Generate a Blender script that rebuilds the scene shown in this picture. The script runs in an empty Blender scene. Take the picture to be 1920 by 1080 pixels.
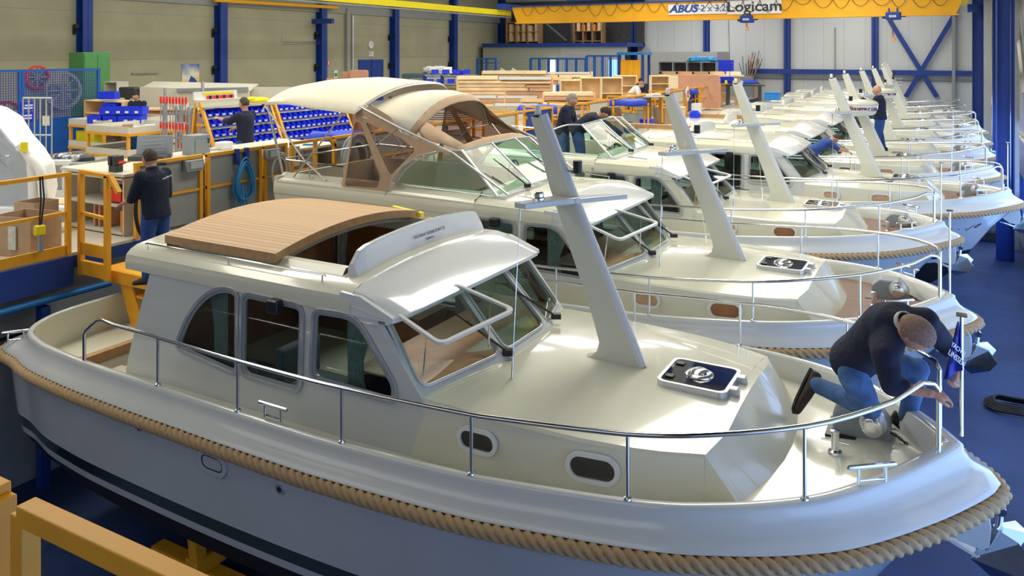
import bpy, math, random
from mathutils import Vector, Matrix
from mathutils.geometry import tessellate_polygon
R = math.radians
rnd = random.Random(7)
SC = bpy.context.scene
COL = SC.collection

# ---------------------------------------------------------------- camera
H = 5.6; F = 1490.0; CX = 960.0; HY = 98.0; YAW = math.atan(830.0 / 1490.0)
cs, sn = math.cos(YAW), math.sin(YAW)
cam = bpy.data.cameras.new('camera'); cam_o = bpy.data.objects.new('camera', cam); COL.objects.link(cam_o)
cam.sensor_width = 36.0; cam.lens = F / 1920 * 36; cam.shift_y = -(540 - HY) / 1920.0
cam.clip_start = 0.05; cam.clip_end = 300
cam_o.location = (0, 0, H); cam_o.rotation_euler = (R(90), 0, YAW)
SC.camera = cam_o
# ---------------------------------------------------------------- view, world, lights
SC.view_settings.view_transform = 'Standard'; SC.view_settings.look = 'None'
SC.view_settings.gamma = 1.0; SC.view_settings.use_curve_mapping = False
SC.view_settings.exposure = 0.3
w = bpy.data.worlds.new('world'); SC.world = w; w.use_nodes = True
w.node_tree.nodes['Background'].inputs[0].default_value = (0.62, 0.78, 1.0, 1)
w.node_tree.nodes['Background'].inputs[1].default_value = 0.35
def area(name, loc, rot, sx, sy, power, col):
    l = bpy.data.lights.new(name, 'AREA'); l.shape = 'RECTANGLE'; l.size = sx; l.size_y = sy
    l.energy = power; l.color = col
    o = bpy.data.objects.new(name, l); COL.objects.link(o); o.location = loc; o.rotation_euler = rot
    return o
# skylight strips in the roof (run along the hall), and daylight through the window strip of the right-hand doors
area('skylight_lamp', (-4.2, 28, 10.4), (0, 0, 0), 2.2, 40, 2150, (1.0, 0.95, 0.78))
area('skylight_lamp', (-12.5, 23, 10.4), (0, 0, 0), 2.0, 50, 2350, (1.0, 0.95, 0.80))
area('skylight_lamp', (-21.0, 23, 10.4), (0, 0, 0), 2.0, 48, 1250, (1.0, 0.96, 0.80))
area('door_daylight', (1.62, 20, 2.6), (0, R(90), 0), 2.0, 34, 480, (0.30, 0.52, 1.0))
area('door_daylight', (1.62, 4.5, 3.2), (0, R(90), 0), 2.0, 6.5, 28, (0.40, 0.58, 1.0))
area('front_fill', (-8, -3.6, 7.2), (R(78), 0, 0), 14, 3.0, 110, (0.92, 0.96, 1.0))  # unseen soft fill added at the front wall to lift the near sides

# ---------------------------------------------------------------- pixel helpers (photo frame 1920x1080)
def ray(px, py):
    m = (px - CX) / F; d = (py - HY) / F
    return Vector((m * cs - sn, m * sn + cs, -d))
def at(px, py, X=None, Y=None, Z=None, D=None):
    r = ray(px, py)
    t = X / r.x if X is not None else Y / r.y if Y is not None else (Z - H) / r.z if Z is not None else D
    return Vector((0, 0, H)) + r * t

# ---------------------------------------------------------------- materials
MATS = {}
def mat(name, col, rough=0.5, metal=0.0, coat=0.0, noise=0.0, nscale=8.0, bump=0.0, bscale=40.0, emit=None, estr=0.0, spec=0.5, sheen=0.0):
    m = bpy.data.materials.new(name); m.use_nodes = True; nt = m.node_tree; b = nt.nodes['Principled BSDF']
    b.inputs['Base Color'].default_value = (*col, 1); b.inputs['Roughness'].default_value = rough
    b.inputs['Metallic'].default_value = metal; b.inputs['Coat Weight'].default_value = coat
    b.inputs['Coat Roughness'].default_value = 0.06; b.inputs['Specular IOR Level'].default_value = spec
    if noise:
        tc = nt.nodes.new('ShaderNodeTexCoord'); n = nt.nodes.new('ShaderNodeTexNoise'); n.inputs['Scale'].default_value = nscale
        n.inputs['Detail'].default_value = 4
        r_ = nt.nodes.new('ShaderNodeValToRGB')
        r_.color_ramp.elements[0].position = 0.3; r_.color_ramp.elements[1].position = 0.7
        r_.color_ramp.elements[0].color = (*[max(0, c * (1 - noise)) for c in col], 1)
        r_.color_ramp.elements[1].color = (*[min(1, c * (1 + noise)) for c in col], 1)
        nt.links.new(tc.outputs['Object'], n.inputs['Vector']); nt.links.new(n.outputs[0], r_.inputs[0])
        nt.links.new(r_.outputs[0], b.inputs['Base Color'])
    if bump:
        tc = nt.nodes.new('ShaderNodeTexCoord'); n = nt.nodes.new('ShaderNodeTexNoise'); n.inputs['Scale'].default_value = bscale
        bm_ = nt.nodes.new('ShaderNodeBump'); bm_.inputs['Strength'].default_value = bump; bm_.inputs['Distance'].default_value = 0.02
        nt.links.new(tc.outputs['Object'], n.inputs['Vector']); nt.links.new(n.outputs[0], bm_.inputs['Height'])
        nt.links.new(bm_.outputs[0], b.inputs['Normal'])
    if emit:
        b.inputs['Emission Color'].default_value = (*emit, 1); b.inputs['Emission Strength'].default_value = estr
    MATS[name] = m; return m
def glassmat(name, tint, refl=1.0):
    m = bpy.data.materials.new(name); m.use_nodes = True; nt = m.node_tree; nt.nodes.clear()
    out = nt.nodes.new('ShaderNodeOutputMaterial'); mx = nt.nodes.new('ShaderNodeMixShader')
    tr = nt.nodes.new('ShaderNodeBsdfTransparent'); gl = nt.nodes.new('ShaderNodeBsdfGlossy'); fr = nt.nodes.new('ShaderNodeFresnel')
    fr.inputs[0].default_value = 1.45 * refl; tr.inputs[0].default_value = (*tint, 1); gl.inputs['Roughness'].default_value = 0.03
    ge = nt.nodes.new('ShaderNodeNewGeometry'); sb = nt.nodes.new('ShaderNodeMath'); sb.operation = 'SUBTRACT'; sb.inputs[0].default_value = 1; ml = nt.nodes.new('ShaderNodeMath'); ml.operation = 'MULTIPLY'
    nt.links.new(ge.outputs['Backfacing'], sb.inputs[1]); nt.links.new(sb.outputs[0], ml.inputs[0]); nt.links.new(fr.outputs[0], ml.inputs[1])
    nt.links.new(ml.outputs[0], mx.inputs[0]); nt.links.new(tr.outputs[0], mx.inputs[1]); nt.links.new(gl.outputs[0], mx.inputs[2])
    nt.links.new(mx.outputs[0], out.inputs[0]); MATS[name] = m; return m
def stripes(name, c1, c2, axis, per, width=0.12, rough=0.5, noise=0.12, coat=0.0):
    """planks: colour c1 with thin seams c2 every `per` metres along axis (object coordinates)"""
    m = mat(name, c1, rough, coat=coat); nt = m.node_tree; b = nt.nodes['Principled BSDF']
    tc = nt.nodes.new('ShaderNodeTexCoord'); sp = nt.nodes.new('ShaderNodeSeparateXYZ')
    dv = nt.nodes.new('ShaderNodeMath'); dv.operation = 'DIVIDE'; dv.inputs[1].default_value = per
    fr = nt.nodes.new('ShaderNodeMath'); fr.operation = 'FRACT'
    lt = nt.nodes.new('ShaderNodeMath'); lt.operation = 'LESS_THAN'; lt.inputs[1].default_value = width
    fl = nt.nodes.new('ShaderNodeMath'); fl.operation = 'FLOOR'
    wn = nt.nodes.new('ShaderNodeTexWhiteNoise'); wn.noise_dimensions = '1D'
    mr = nt.nodes.new('ShaderNodeMapRange'); mr.inputs[3].default_value = 1 - noise; mr.inputs[4].default_value = 1 + noise
    vm = nt.nodes.new('ShaderNodeVectorMath'); vm.operation = 'SCALE'; vm.inputs[0].default_value = c1
    mx = nt.nodes.new('ShaderNodeMixRGB'); mx.inputs[2].default_value = (*c2, 1)
    L = nt.links.new
    L(tc.outputs['Object'], sp.inputs[0]); L(sp.outputs['XYZ'.index(axis)], dv.inputs[0]); L(dv.outputs[0], fr.inputs[0]); L(fr.outputs[0], lt.inputs[0])
    L(dv.outputs[0], fl.inputs[0]); L(fl.outputs[0], wn.inputs['W']); L(wn.outputs[0], mr.inputs[0]); L(mr.outputs[0], vm.inputs['Scale'])
    L(vm.outputs[0], mx.inputs[1]); L(lt.outputs[0], mx.inputs[0]); L(mx.outputs[0], b.inputs['Base Color'])
    return m

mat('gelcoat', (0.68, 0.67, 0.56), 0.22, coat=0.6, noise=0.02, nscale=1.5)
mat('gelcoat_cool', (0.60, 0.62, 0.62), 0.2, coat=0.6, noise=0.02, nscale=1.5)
mat('hull_paint', (0.46, 0.49, 0.53), 0.16, coat=0.5, noise=0.03, nscale=1.0)
mat('visor_white', (0.70, 0.72, 0.74), 0.18, coat=0.7, noise=0.01)
mat('green_paint', (0.004, 0.02, 0.018), 0.15, coat=0.5, noise=0.05)
mat('antifouling', (0.004, 0.004, 0.006), 0.7, noise=0.3)
mat('rope', (0.40, 0.27, 0.145), 0.8, noise=0.08, nscale=30)
mat('steel', (0.75, 0.76, 0.78), 0.12, metal=1.0, noise=0.02)
mat('aluminium', (0.62, 0.64, 0.67), 0.35, metal=0.8, noise=0.03)
mat('black_plastic', (0.012, 0.012, 0.015), 0.35, noise=0.1)
mat('black_glass', (0.004, 0.004, 0.005), 0.04, coat=1.0, noise=0.05)
mat('navy_cloth', (0.006, 0.011, 0.038), 0.85, noise=0.25, nscale=6, bump=0.5, bscale=14)
mat('denim', (0.06, 0.14, 0.33), 0.85, noise=0.3, nscale=9, bump=0.4, bscale=25)
mat('work_blue', (0.02, 0.07, 0.28), 0.85, noise=0.2, nscale=6, bump=0.4, bscale=14)
mat('skin', (0.52, 0.27, 0.19), 0.5, noise=0.12, nscale=12)
mat('brown_hair', (0.07, 0.045, 0.03), 0.8, noise=0.4, nscale=40, bump=0.6, bscale=90)
mat('dark_hair', (0.02, 0.014, 0.012), 0.8, noise=0.4, nscale=40, bump=0.6, bscale=90)
mat('grey_hair', (0.25, 0.24, 0.22), 0.8, noise=0.3, nscale=40, bump=0.6, bscale=90)
mat('stubble_hair', (0.24, 0.15, 0.12), 0.8, noise=0.25, nscale=60)
mat('brown_shoe', (0.05, 0.035, 0.025), 0.8, noise=0.3, nscale=20)
mat('white_cloth', (0.8, 0.8, 0.82), 0.9, noise=0.05, bump=0.4, bscale=12)
stripes('teak_planks', (0.62, 0.385, 0.20), (0.32, 0.19, 0.09), 'Y', 0.062, 0.13, 0.5, 0.06)
stripes('teak_deck', (0.23, 0.14, 0.11), (0.10, 0.06, 0.05), 'Y', 0.06, 0.12, 0.6, 0.08)
mat('teak_trim', (0.42, 0.25, 0.12), 0.5, noise=0.15, nscale=12)
mat('mahogany', (0.28, 0.105, 0.035), 0.3, coat=0.4, noise=0.25, nscale=5)
mat('cabin_dark', (0.06, 0.06, 0.065), 0.8, noise=0.2)
mat('table_wood', (0.55, 0.33, 0.20), 0.4, coat=0.3, noise=0.1)
mat('curtain', (0.55, 0.58, 0.57), 0.9, noise=0.15, nscale=14)
mat('cushion', (0.12, 0.14, 0.17), 0.9, noise=0.1)
mat('canvas_cream', (0.82, 0.76, 0.62), 0.85, noise=0.03, bump=0.3, bscale=3)
mat('canvas_beige', (0.47, 0.33, 0.22), 0.9, noise=0.05, bump=0.2, bscale=6)
glassmat('cabin_glass', (0.68, 0.76, 0.74))
glassmat('clear_glass', (0.84, 0.95, 0.90))
glassmat('canopy_window', (0.70, 0.62, 0.60))
glassmat('plastic_wrap', (0.7, 0.74, 0.8), 1.1)
mat('yellow_steel', (0.80, 0.37, 0.02), 0.42, noise=0.06, nscale=4)
mat('crane_yellow', (0.85, 0.42, 0.01), 0.45, noise=0.05, nscale=2)
mat('bright_yellow', (0.85, 0.72, 0.0), 0.45, noise=0.05)
mat('blue_steel', (0.008, 0.045, 0.28), 0.45, noise=0.08, nscale=3)
mat('bin_blue', (0.006, 0.035, 0.80), 0.4, noise=0.1, nscale=12)
mat('fence_blue', (0.008, 0.10, 0.46), 0.45, noise=0.05)
mat('sky_blue', (0.01, 0.20, 0.60), 0.4, noise=0.08)
mat('tarp_blue', (0.01, 0.05, 0.55), 0.5, noise=0.15, bump=0.8, bscale=8)
mat('concrete', (0.37, 0.355, 0.25), 0.85, noise=0.07, nscale=0.9, bump=0.15, bscale=20)
mat('grey_wall', (0.40, 0.42, 0.44), 0.6, noise=0.04, nscale=1)
mat('platform_floor', (0.62, 0.58, 0.50), 0.35, noise=0.05, nscale=1.2)
mat('grey_panel', (0.30, 0.31, 0.31), 0.5, noise=0.05)
mat('light_board', (0.62, 0.60, 0.52), 0.5, noise=0.03)
mat('grey_metal', (0.27, 0.30, 0.34), 0.4, noise=0.05)
mat('dark_metal', (0.05, 0.055, 0.06), 0.45, noise=0.1)
mat('green_machine', (0.07, 0.26, 0.08), 0.45, noise=0.05)
mat('teal_machine', (0.09, 0.15, 0.18), 0.45, noise=0.05)
mat('red_plastic', (0.75, 0.03, 0.02), 0.4, noise=0.08)
mat('orange_plastic', (0.85, 0.26, 0.04), 0.5, noise=0.05)
mat('light_wood', (0.80, 0.56, 0.32), 0.55, noise=0.14, nscale=3)
mat('pale_wood', (0.86, 0.70, 0.46), 0.55, noise=0.08, nscale=3)
mat('pink_wood', (0.58, 0.30, 0.20), 0.6, noise=0.1, nscale=3)
mat('cardboard', (0.42, 0.29, 0.19), 0.85, noise=0.08)
mat('white_plastic', (0.80, 0.80, 0.80), 0.4, noise=0.03)
mat('hose_blue', (0.03, 0.27, 0.62), 0.45, noise=0.05)
mat('hose_white', (0.65, 0.64, 0.58), 0.5, noise=0.05)
mat('hose_grey', (0.30, 0.33, 0.37), 0.5, noise=0.08)
mat('hose_black', (0.012, 0.012, 0.014), 0.5, noise=0.1)
mat('sign_blue', (0.01, 0.07, 0.36), 0.5, noise=0.03)
mat('sign_dark', (0.03, 0.05, 0.05), 0.5, noise=0.03)
mat('sign_green', (0.01, 0.32, 0.12), 0.5, noise=0.03)
mat('faint_ink', (0.33, 0.35, 0.36), 0.5, noise=0.03)
mat('maroon_ink', (0.16, 0.03, 0.07), 0.5, noise=0.03)
mat('pink_plastic', (0.85, 0.06, 0.25), 0.5, noise=0.03)
mat('wire', (0.02, 0.02, 0.02), 0.5, noise=0.1)
mat('pennant_blue', (0.01, 0.02, 0.30), 0.7, noise=0.25, nscale=12)

# ---------------------------------------------------------------- mesh builder
class MB:
    def __init__(s): s.v = []; s.f = []; s.sm = []
    def add(s, vs, fs, smooth=False):
        n = len(s.v); s.v += [Vector(v) for v in vs]
        s.f += [tuple(n + i for i in f) for f in fs]; s.sm += [smooth] * len(fs); return s
    def box(s, c, d, rz=0.0, ry=0.0):
        c = Vector(c); m = Matrix.Rotation(rz, 3, 'Z') @ Matrix.Rotation(ry, 3, 'Y'); h = [k / 2 for k in d]
        vs = [c + m @ Vector((x * h[0], y * h[1], z * h[2])) for z in (-1, 1) for y in (-1, 1) for x in (-1, 1)]
        return s.add(vs, [(0, 2, 3, 1), (4, 5, 7, 6), (0, 1, 5, 4), (2, 6, 7, 3), (0, 4, 6, 2), (1, 3, 7, 5)])
    def bx(s, x0, x1, y0, y1, z0, z1):
        return s.box(((x0 + x1) / 2, (y0 + y1) / 2, (z0 + z1) / 2), (abs(x1 - x0), abs(y1 - y0), abs(z1 - z0)))
    def tube(s, pts, r, n=8, closed=False, caps=True):
        pts = [Vector(p) for p in pts]; N = len(pts); rows = []
        rr = r if isinstance(r, (list, tuple)) else [r] * N
        up = None
        for i, p in enumerate(pts):
            a = pts[i - 1] if (i > 0 or closed) else pts[i]
            b = pts[(i + 1) % N] if (i < N - 1 or closed) else pts[i]
            t = (b - a); t = t.normalized() if t.length > 1e-9 else Vector((0, 0, 1))
            if up is None:
                up = Vector((0, 0, 1)) if abs(t.z) < 0.9 else Vector((1, 0, 0))
            u = up - t * up.dot(t)
            if u.length < 1e-6: u = t.orthogonal()
            u.normalize(); up = u; w_ = t.cross(u)
            rows.append([p + (u * math.cos(2 * math.pi * k / n) + w_ * math.sin(2 * math.pi * k / n)) * rr[i] for k in range(n)])
        s.grid(rows, close_v=True, close_u=closed, smooth=True)
        if caps and not closed:
            m = len(s.v); s.f.append(tuple(m - n * N + k for k in range(n))[::-1]); s.f.append(tuple(m - n + k for k in range(n))); s.sm += [False, False]
        return s
    def grid(s, rows, close_v=False, close_u=False, smooth=True):
        n = len(rows[0]); N = len(rows); o = len(s.v)
        for r_ in rows: s.v += [Vector(p) for p in r_]
        for i in range(N if close_u else N - 1):
            for j in range(n if close_v else n - 1):
                a = o + i * n + j; b = o + i * n + (j + 1) % n; c = o + ((i + 1) % N) * n + (j + 1) % n; d = o + ((i + 1) % N) * n + j
                s.f.append((a, b, c, d)); s.sm.append(smooth)
        return s
    def cyl(s, a, b, r, n=16, r2=None):
        return s.tube([a, b], [r, r if r2 is None else r2], n)
    def poly(s, pts): return s.add(pts, [tuple(range(len(pts)))])
    def ext(s, pts, d):
        """closed polygon in space swept by d"""
        d = Vector(d); n = len(pts); p = [Vector(q) for q in pts]
        return s.add(p + [q + d for q in p], [tuple(range(n))[::-1], tuple(range(n, 2 * n))] + [(i, (i + 1) % n, n + (i + 1) % n, n + i) for i in range(n)])
    def wall(s, outer, holes, fn, d):
        """2-d outline with holes; fn(u,v)->point; d = thickness vector"""
        loops = [outer] + list(holes); flat = [q for l in loops for q in l]
        tri = tessellate_polygon([[Vector((q[0], q[1], 0)) for q in l] for l in loops])
        d = Vector(d); n = len(flat); P = [Vector(fn(*q)) for q in flat]
        fs = [tuple(t) for t in tri] + [tuple(n + k for k in t)[::-1] for t in tri]
        o = 0
        for l in loops:
            m = len(l)
            for i in range(m): fs.append((o + i, o + (i + 1) % m, n + o + (i + 1) % m, n + o + i))
            o += m
        return s.add(P + [p + d for p in P], fs)
    def lathe(s, prof, c=(0, 0, 0), n=20, axis='Z', ang=2 * math.pi):
        c = Vector(c); rows = []
        for r_, h in prof:
            row = []
            for k in range(n):
                a = ang * k / n; x, y = r_ * math.cos(a), r_ * math.sin(a)
                row.append(c + (Vector((x, y, h)) if axis == 'Z' else Vector((h, x, y)) if axis == 'X' else Vector((x, h, y))))
            rows.append(row)
        return s.grid(rows, close_v=True)
    def ball(s, c, r, n=12, m=8):
        r = r if isinstance(r, (tuple, list)) else (r, r, r); c = Vector(c)
        rows = [[c + Vector((r[0] * math.sin(math.pi * i / m) * math.cos(2 * math.pi * k / n), r[1] * math.sin(math.pi * i / m) * math.sin(2 * math.pi * k / n), r[2] * math.cos(math.pi * i / m))) for k in range(n)] for i in range(m + 1)]
        return s.grid(rows, close_v=True)
    def build(s, name, m, parent=None, bevel=0.0, seg=2, sub=0, solid=0.0, angle=38):
        me = bpy.data.meshes.new(name)
        off = Vector((0, 0, 0)); q = parent
        while q is not None:
            off += q.location; q = q.parent
        if parent is not None and parent.get('_local'): off = Vector((0, 0, 0))
        me.from_pydata([tuple(v - off) for v in s.v], [], s.f)
        me.polygons.foreach_set('use_smooth', s.sm); me.update(); me.validate()
        bm_fix(me)
        if any(s.sm): me.set_sharp_from_angle(angle=R(angle))
        me.materials.append(MATS[m])
        o = bpy.data.objects.new(name, me); COL.objects.link(o)
        if parent is not None: o.parent = parent
        if parent is not None and parent.get('_local'): o['_local'] = 1
        if solid: md = o.modifiers.new('solid', 'SOLIDIFY'); md.thickness = solid; md.offset = 0
        if bevel: md = o.modifiers.new('bevel', 'BEVEL'); md.width = bevel; md.segments = seg; md.limit_method = 'ANGLE'
        if sub: md = o.modifiers.new('sub', 'SUBSURF'); md.levels = sub; md.render_levels = sub
        return o
import bmesh
def bm_fix(me):
    b = bmesh.new(); b.from_mesh(me); bmesh.ops.remove_doubles(b, verts=b.verts, dist=1e-5)
    bmesh.ops.recalc_face_normals(b, faces=b.faces); b.to_mesh(me); b.free()
def thing(name, label, cat, loc=(0, 0, 0), group=None, local=False):
    o = bpy.data.objects.new(name, None); COL.objects.link(o); o.location = loc; o.empty_display_size = 0.1
    o['label'] = label; o['category'] = cat
    if group: o['group'] = group
    if local: o['_local'] = 1
    return o
def tag(o, label, cat, group=None, kind=None):
    if kind: o['kind'] = kind
    if label: o['label'] = label; o['category'] = cat
    if group: o['group'] = group
    return o
def struct(o): o['kind'] = 'structure'; return o
KIDS = {}
def copy_tree(o, parent=None, skip=()):
    c = o.copy(); COL.objects.link(c)
    if parent is not None: c.parent = parent
    for ch in list(o.children):
        if ch.name.split('.')[0] not in skip: copy_tree(ch, c)
    return c
def text_mesh(body, size, M, name, m, parent=None, ext=0.002, shear=0.0, sx=1.0, bold=0.0):
    cu = bpy.data.curves.new(name, 'FONT'); cu.body = body; cu.size = size; cu.extrude = ext; cu.shear = shear
    cu.align_x = 'CENTER'; cu.align_y = 'CENTER'; cu.offset = bold; cu.resolution_u = 4
    o = bpy.data.objects.new(name, cu); COL.objects.link(o)
    dg = bpy.context.evaluated_depsgraph_get(); me = bpy.data.meshes.new_from_object(o.evaluated_get(dg))
    bpy.data.objects.remove(o); b = MB()
    b.add([M @ Vector((v.co.x * sx, v.co.y, v.co.z)) for v in me.vertices], [tuple(p.vertices) for p in me.polygons])
    return b.build(name, m, parent)
def frame_mat(o, xdir, ydir):
    x = Vector(xdir).normalized(); y = Vector(ydir); y = (y - x * y.dot(x)).normalized(); z = x.cross(y)
    m = Matrix((x, y, z)).transposed().to_4x4(); m.translation = Vector(o); return m
def cr(pts, n):
    """Catmull-Rom through pts, n samples per span"""
    P = [Vector(p) for p in pts]; P = [P[0] * 2 - P[1]] + P + [P[-1] * 2 - P[-2]]; out = []
    for i in range(1, len(P) - 2):
        a, b, c, d = P[i - 1:i + 3]
        for k in range(n):
            t = k / n
            out.append(0.5 * ((2 * b) + (c - a) * t + (2 * a - 5 * b + 4 * c - d) * t * t + (3 * b - a - 3 * c + d) * t ** 3))
    out.append(P[-2]); return out
def rrect(x0, x1, z0, z1, r, n=4):
    out = []
    for cx, cz, a0 in ((x1 - r, z1 - r, 0), (x0 + r, z1 - r, 90), (x0 + r, z0 + r, 180), (x1 - r, z0 + r, 270)):
        for k in range(n + 1):
            a = R(a0 + 90 * k / n); out.append((cx + r * math.cos(a), cz + r * math.sin(a)))
    return out
def roundpoly(pts, r, n=4):
    out = []; N = len(pts)
    rs = r if isinstance(r, (list, tuple)) else [r] * N
    for i in range(N):
        p = Vector(pts[i]).to_2d(); a = Vector(pts[i - 1]).to_2d() - p; b = Vector(pts[(i + 1) % N]).to_2d() - p
        d = min(rs[i], a.length * 0.48, b.length * 0.48)
        s_ = p + a.normalized() * d; e = p + b.normalized() * d
        for k in range(n + 1):
            t = k / n; q = s_ * (1 - t) ** 2 + p * 2 * t * (1 - t) + e * t * t; out.append((q.x, q.y))
    return out
def offpoly(pts, d):
    """inset a closed polygon by d (2-d)"""
    N = len(pts); P = [Vector(p).to_2d() for p in pts]
    A = sum(P[i].x * P[(i + 1) % N].y - P[(i + 1) % N].x * P[i].y for i in range(N)); sg = 1 if A > 0 else -1; out = []
    for i in range(N):
        t = (P[(i + 1) % N] - P[i - 1]); t = t.normalized() if t.length > 1e-9 else Vector((1, 0))
        out.append((P[i].x - t.y * d * sg, P[i].y + t.x * d * sg))
    return out
# ================================================================ motor yachts (local frame: x = along, bow at x~0.2, y = across, near side negative, z = height over floor)
GUN = cr([(-9.6, 0, 0), (-9.58, .62, 0), (-9.46, 1.03, 0), (-9.18, 1.36, 0), (-8.7, 1.54, 0), (-8.2, 1.62, 0), (-7.5, 1.68, 0), (-6, 1.73, 0), (-4.5, 1.74, 0), (-3.2, 1.71, 0),
          (-1.9, 1.60, 0), (-1.3, 1.42, 0), (-.85, 1.17, 0), (-.58, .93, 0), (-.285, .55, 0), (-.08, .22, 0), (.03, 0, 0)], 6)
SHEER = [(-9.7, 2.44), (-8, 2.48), (-6, 2.50), (-4.5, 2.50), (-3, 2.545), (-1.9, 2.63), (-.8, 2.71), (0.1, 2.80)]
def sheer(x):
    x = max(-9.69, min(0.09, x))
    for (a, za), (b, zb) in zip(SHEER, SHEER[1:]):
        if x <= b: t = (x - a) / (b - a); return za + (zb - za) * t
    return 2.8
NG = len(GUN); NRM = []
for i in range(NG):
    if i == 0: NRM.append(Vector((-1, 0, 0)))
    elif i == NG - 1: NRM.append(Vector((1, 0, 0)))
    else:
        t = (GUN[i + 1] - GUN[i - 1]).normalized(); NRM.append(Vector((-t.y, t.x, 0)))
def bowf(x): t = max(0, min(1, (x + 2.2) / 2.2)); return t * t
def half_ring(off, dz):                       # list of points stern centre -> bow tip, y >= 0
    out = []
    for i in range(NG):
        g = GUN[i]; k = off * (1 + 1.0 * bowf(g.x)) + (max(0, min(1, (off - .02) / .07)) * .20 * math.exp(-((g.x + 9.36) / .22) ** 2 - ((g.y - 1.2) / .30) ** 2)); p = g + NRM[i] * k
        if i == 0 or i == NG - 1: p.y = 0
        p.y = max(0.0, p.y); out.append(Vector((p.x, p.y, sheer(g.x) + dz)))
    return out
def full(h):                                  # closed ring from the half outline
    return [Vector((p.x, -p.y, p.z)) for p in h] + [Vector(p) for p in h[1:-1]][::-1]
def hull_ring(z, db, ds, ky, a):
    out = []
    for p in half_ring(0.10, -.25):
        t = max(0, min(1, (p.x + 9.7) / 9.92)); x = p.x - db * max(0, (t - .35) / .65) ** 1.6 + ds * (1 - t)
        out.append(Vector((x, p.y * ky * (1 - a * t ** 5), z)))
    return full(out)
LV = [(2.0, .5, .1, .985, .12), (1.5, .85, .14, .955, .32), (1.37, .93, .16, .94, .36), (1.29, .98, .17, .93, .38), (.95, 1.25, .3, .80, .5), (.62, 1.7, .6, .40, .7), (.5, 1.95, .8, .03, .7)]
DECK = -.22
def b_hull(p):
    rope = full(half_ring(.10, -.25)); r = [hull_ring(*l) for l in LV]
    o = MB().grid([rope, [a.lerp(b, .5) for a, b in zip(rope, r[0])], r[0], r[1]], close_v=True).build('hull', 'hull_paint', p, angle=60)
    return o
def b_stripe(p): return MB().grid([hull_ring(*LV[1]), hull_ring(*LV[2])], close_v=True).build('boot_stripe', 'green_paint', p)
def b_band(p): return MB().grid([hull_ring(*LV[2]), hull_ring(*LV[3])], close_v=True).build('white_band', 'hull_paint', p)
def b_anti(p): return MB().grid([hull_ring(*l) for l in LV[3:]], close_v=True).build('antifouling', 'antifouling', p)
def b_bulwark(p):
    prof = [(.10, -.25), (.128, -.235), (.115, -.205), (.075, -.17), (.035, -.11), (.015, -.05), (.012, -.012), (-.006, 0), (-.035, 0), (-.05, -.014), (-.055, DECK - .02)]
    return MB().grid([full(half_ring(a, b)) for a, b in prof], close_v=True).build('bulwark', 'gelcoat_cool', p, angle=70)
def b_rope(p):
    ring = full(half_ring(.135, -.292)); pts = cr([ring[-1]] + ring + [ring[0], ring[1]], 1)
    # resample evenly
    ring2 = ring + [ring[0]]; L = [0]
    for a, b in zip(ring2, ring2[1:]): L.append(L[-1] + (b - a).length)
    n = 2400; out = []; j = 0
    for k in range(n):
        s_ = L[-1] * k / n
        while L[j + 1] < s_: j += 1
        t = (s_ - L[j]) / (L[j + 1] - L[j]); out.append(ring2[j].lerp(ring2[j + 1], t))
    rows = []; m = 18; turns = round(L[-1] / .235)
    for k, q in enumerate(out):
        t = (out[(k + 1) % n] - out[k - 1]).normalized(); u = Vector((0, 0, 1)); u = (u - t * u.dot(t)).normalized(); v = t.cross(u)
        ph = 2 * math.pi * turns * k / n; row = []
        for i in range(m):
            a = 2 * math.pi * i / m; lob = abs(math.cos(1.5 * (a - ph))); rr = .030 + .029 * lob ** .6
            row.append(q + (u * math.cos(a) + v * math.sin(a)) * rr)
        rows.append(row)
    return MB().grid(rows, close_v=True, close_u=True).build('rope_fender', 'rope', p, angle=180)
def deck_rows(x0, x1, dz, inset, n=6, crown=.04):
    rows = []
    for i in range(NG):
        g = GUN[i]
        if g.x < x0 or g.x > x1: continue
        q = g - NRM[i] * inset; y = max(0.0, q.y); z = sheer(g.x) + dz
        rows.append([Vector((q.x, -y + 2 * y * k / n, z + crown * (1 - (2 * k / n - 1) ** 2))) for k in range(n + 1)])
    return rows
def b_deck(p): return MB().grid(deck_rows(-7.7, .1, DECK, .05)).build('deck', 'gelcoat', p)
def b_foreplank(p): return MB().grid(deck_rows(-1.5, -.12, DECK + .012, .11)).build('foredeck_planking', 'teak_deck', p)
def b_cockpit(p):
    h = [q for q in half_ring(-.055, 0) if q.x < -7.6]; m = MB()
    top = [Vector((q.x, -q.y, sheer(q.x) - .02)) for q in h][::-1] + [Vector((q.x, q.y, sheer(q.x) - .02)) for q in h[1:]]
    low = [Vector((q.x + (.04 if q.x < -9 else 0), q.y * .97, 1.6)) for q in top]
    m.grid([top, low]); m.poly([Vector((q.x, q.y, 1.6)) for q in low])
    m.bx(-7.75, -7.45, -1.6, -1.2, 1.6, 2.27); m.bx(-7.75, -7.45, 1.2, 1.6, 1.6, 2.27)
    o = m.build('cockpit', 'gelcoat', p)
    b = MB(); st = [q for q in h if q.x < -8.75]
    pts = [Vector((q.x, -q.y * .97, 2.05)) for q in st][::-1] + [Vector((q.x, q.y * .97, 2.05)) for q in st[1:]]
    b.ext(pts, (0, 0, -.05)); b.bx(-8.82, -8.78, -1.45, 1.45, 1.62, 2.0); b.build('bench', 'gelcoat', o)
    MB().bx(-8.86, -8.76, -1.47, 1.47, 1.97, 2.07).build('bench_trim', 'teak_trim', o)
    MB().bx(-8.75, -7.5, -1.4, 1.4, 1.61, 1.63).build('cockpit_sole', 'teak_deck', o)
    return o
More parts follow.
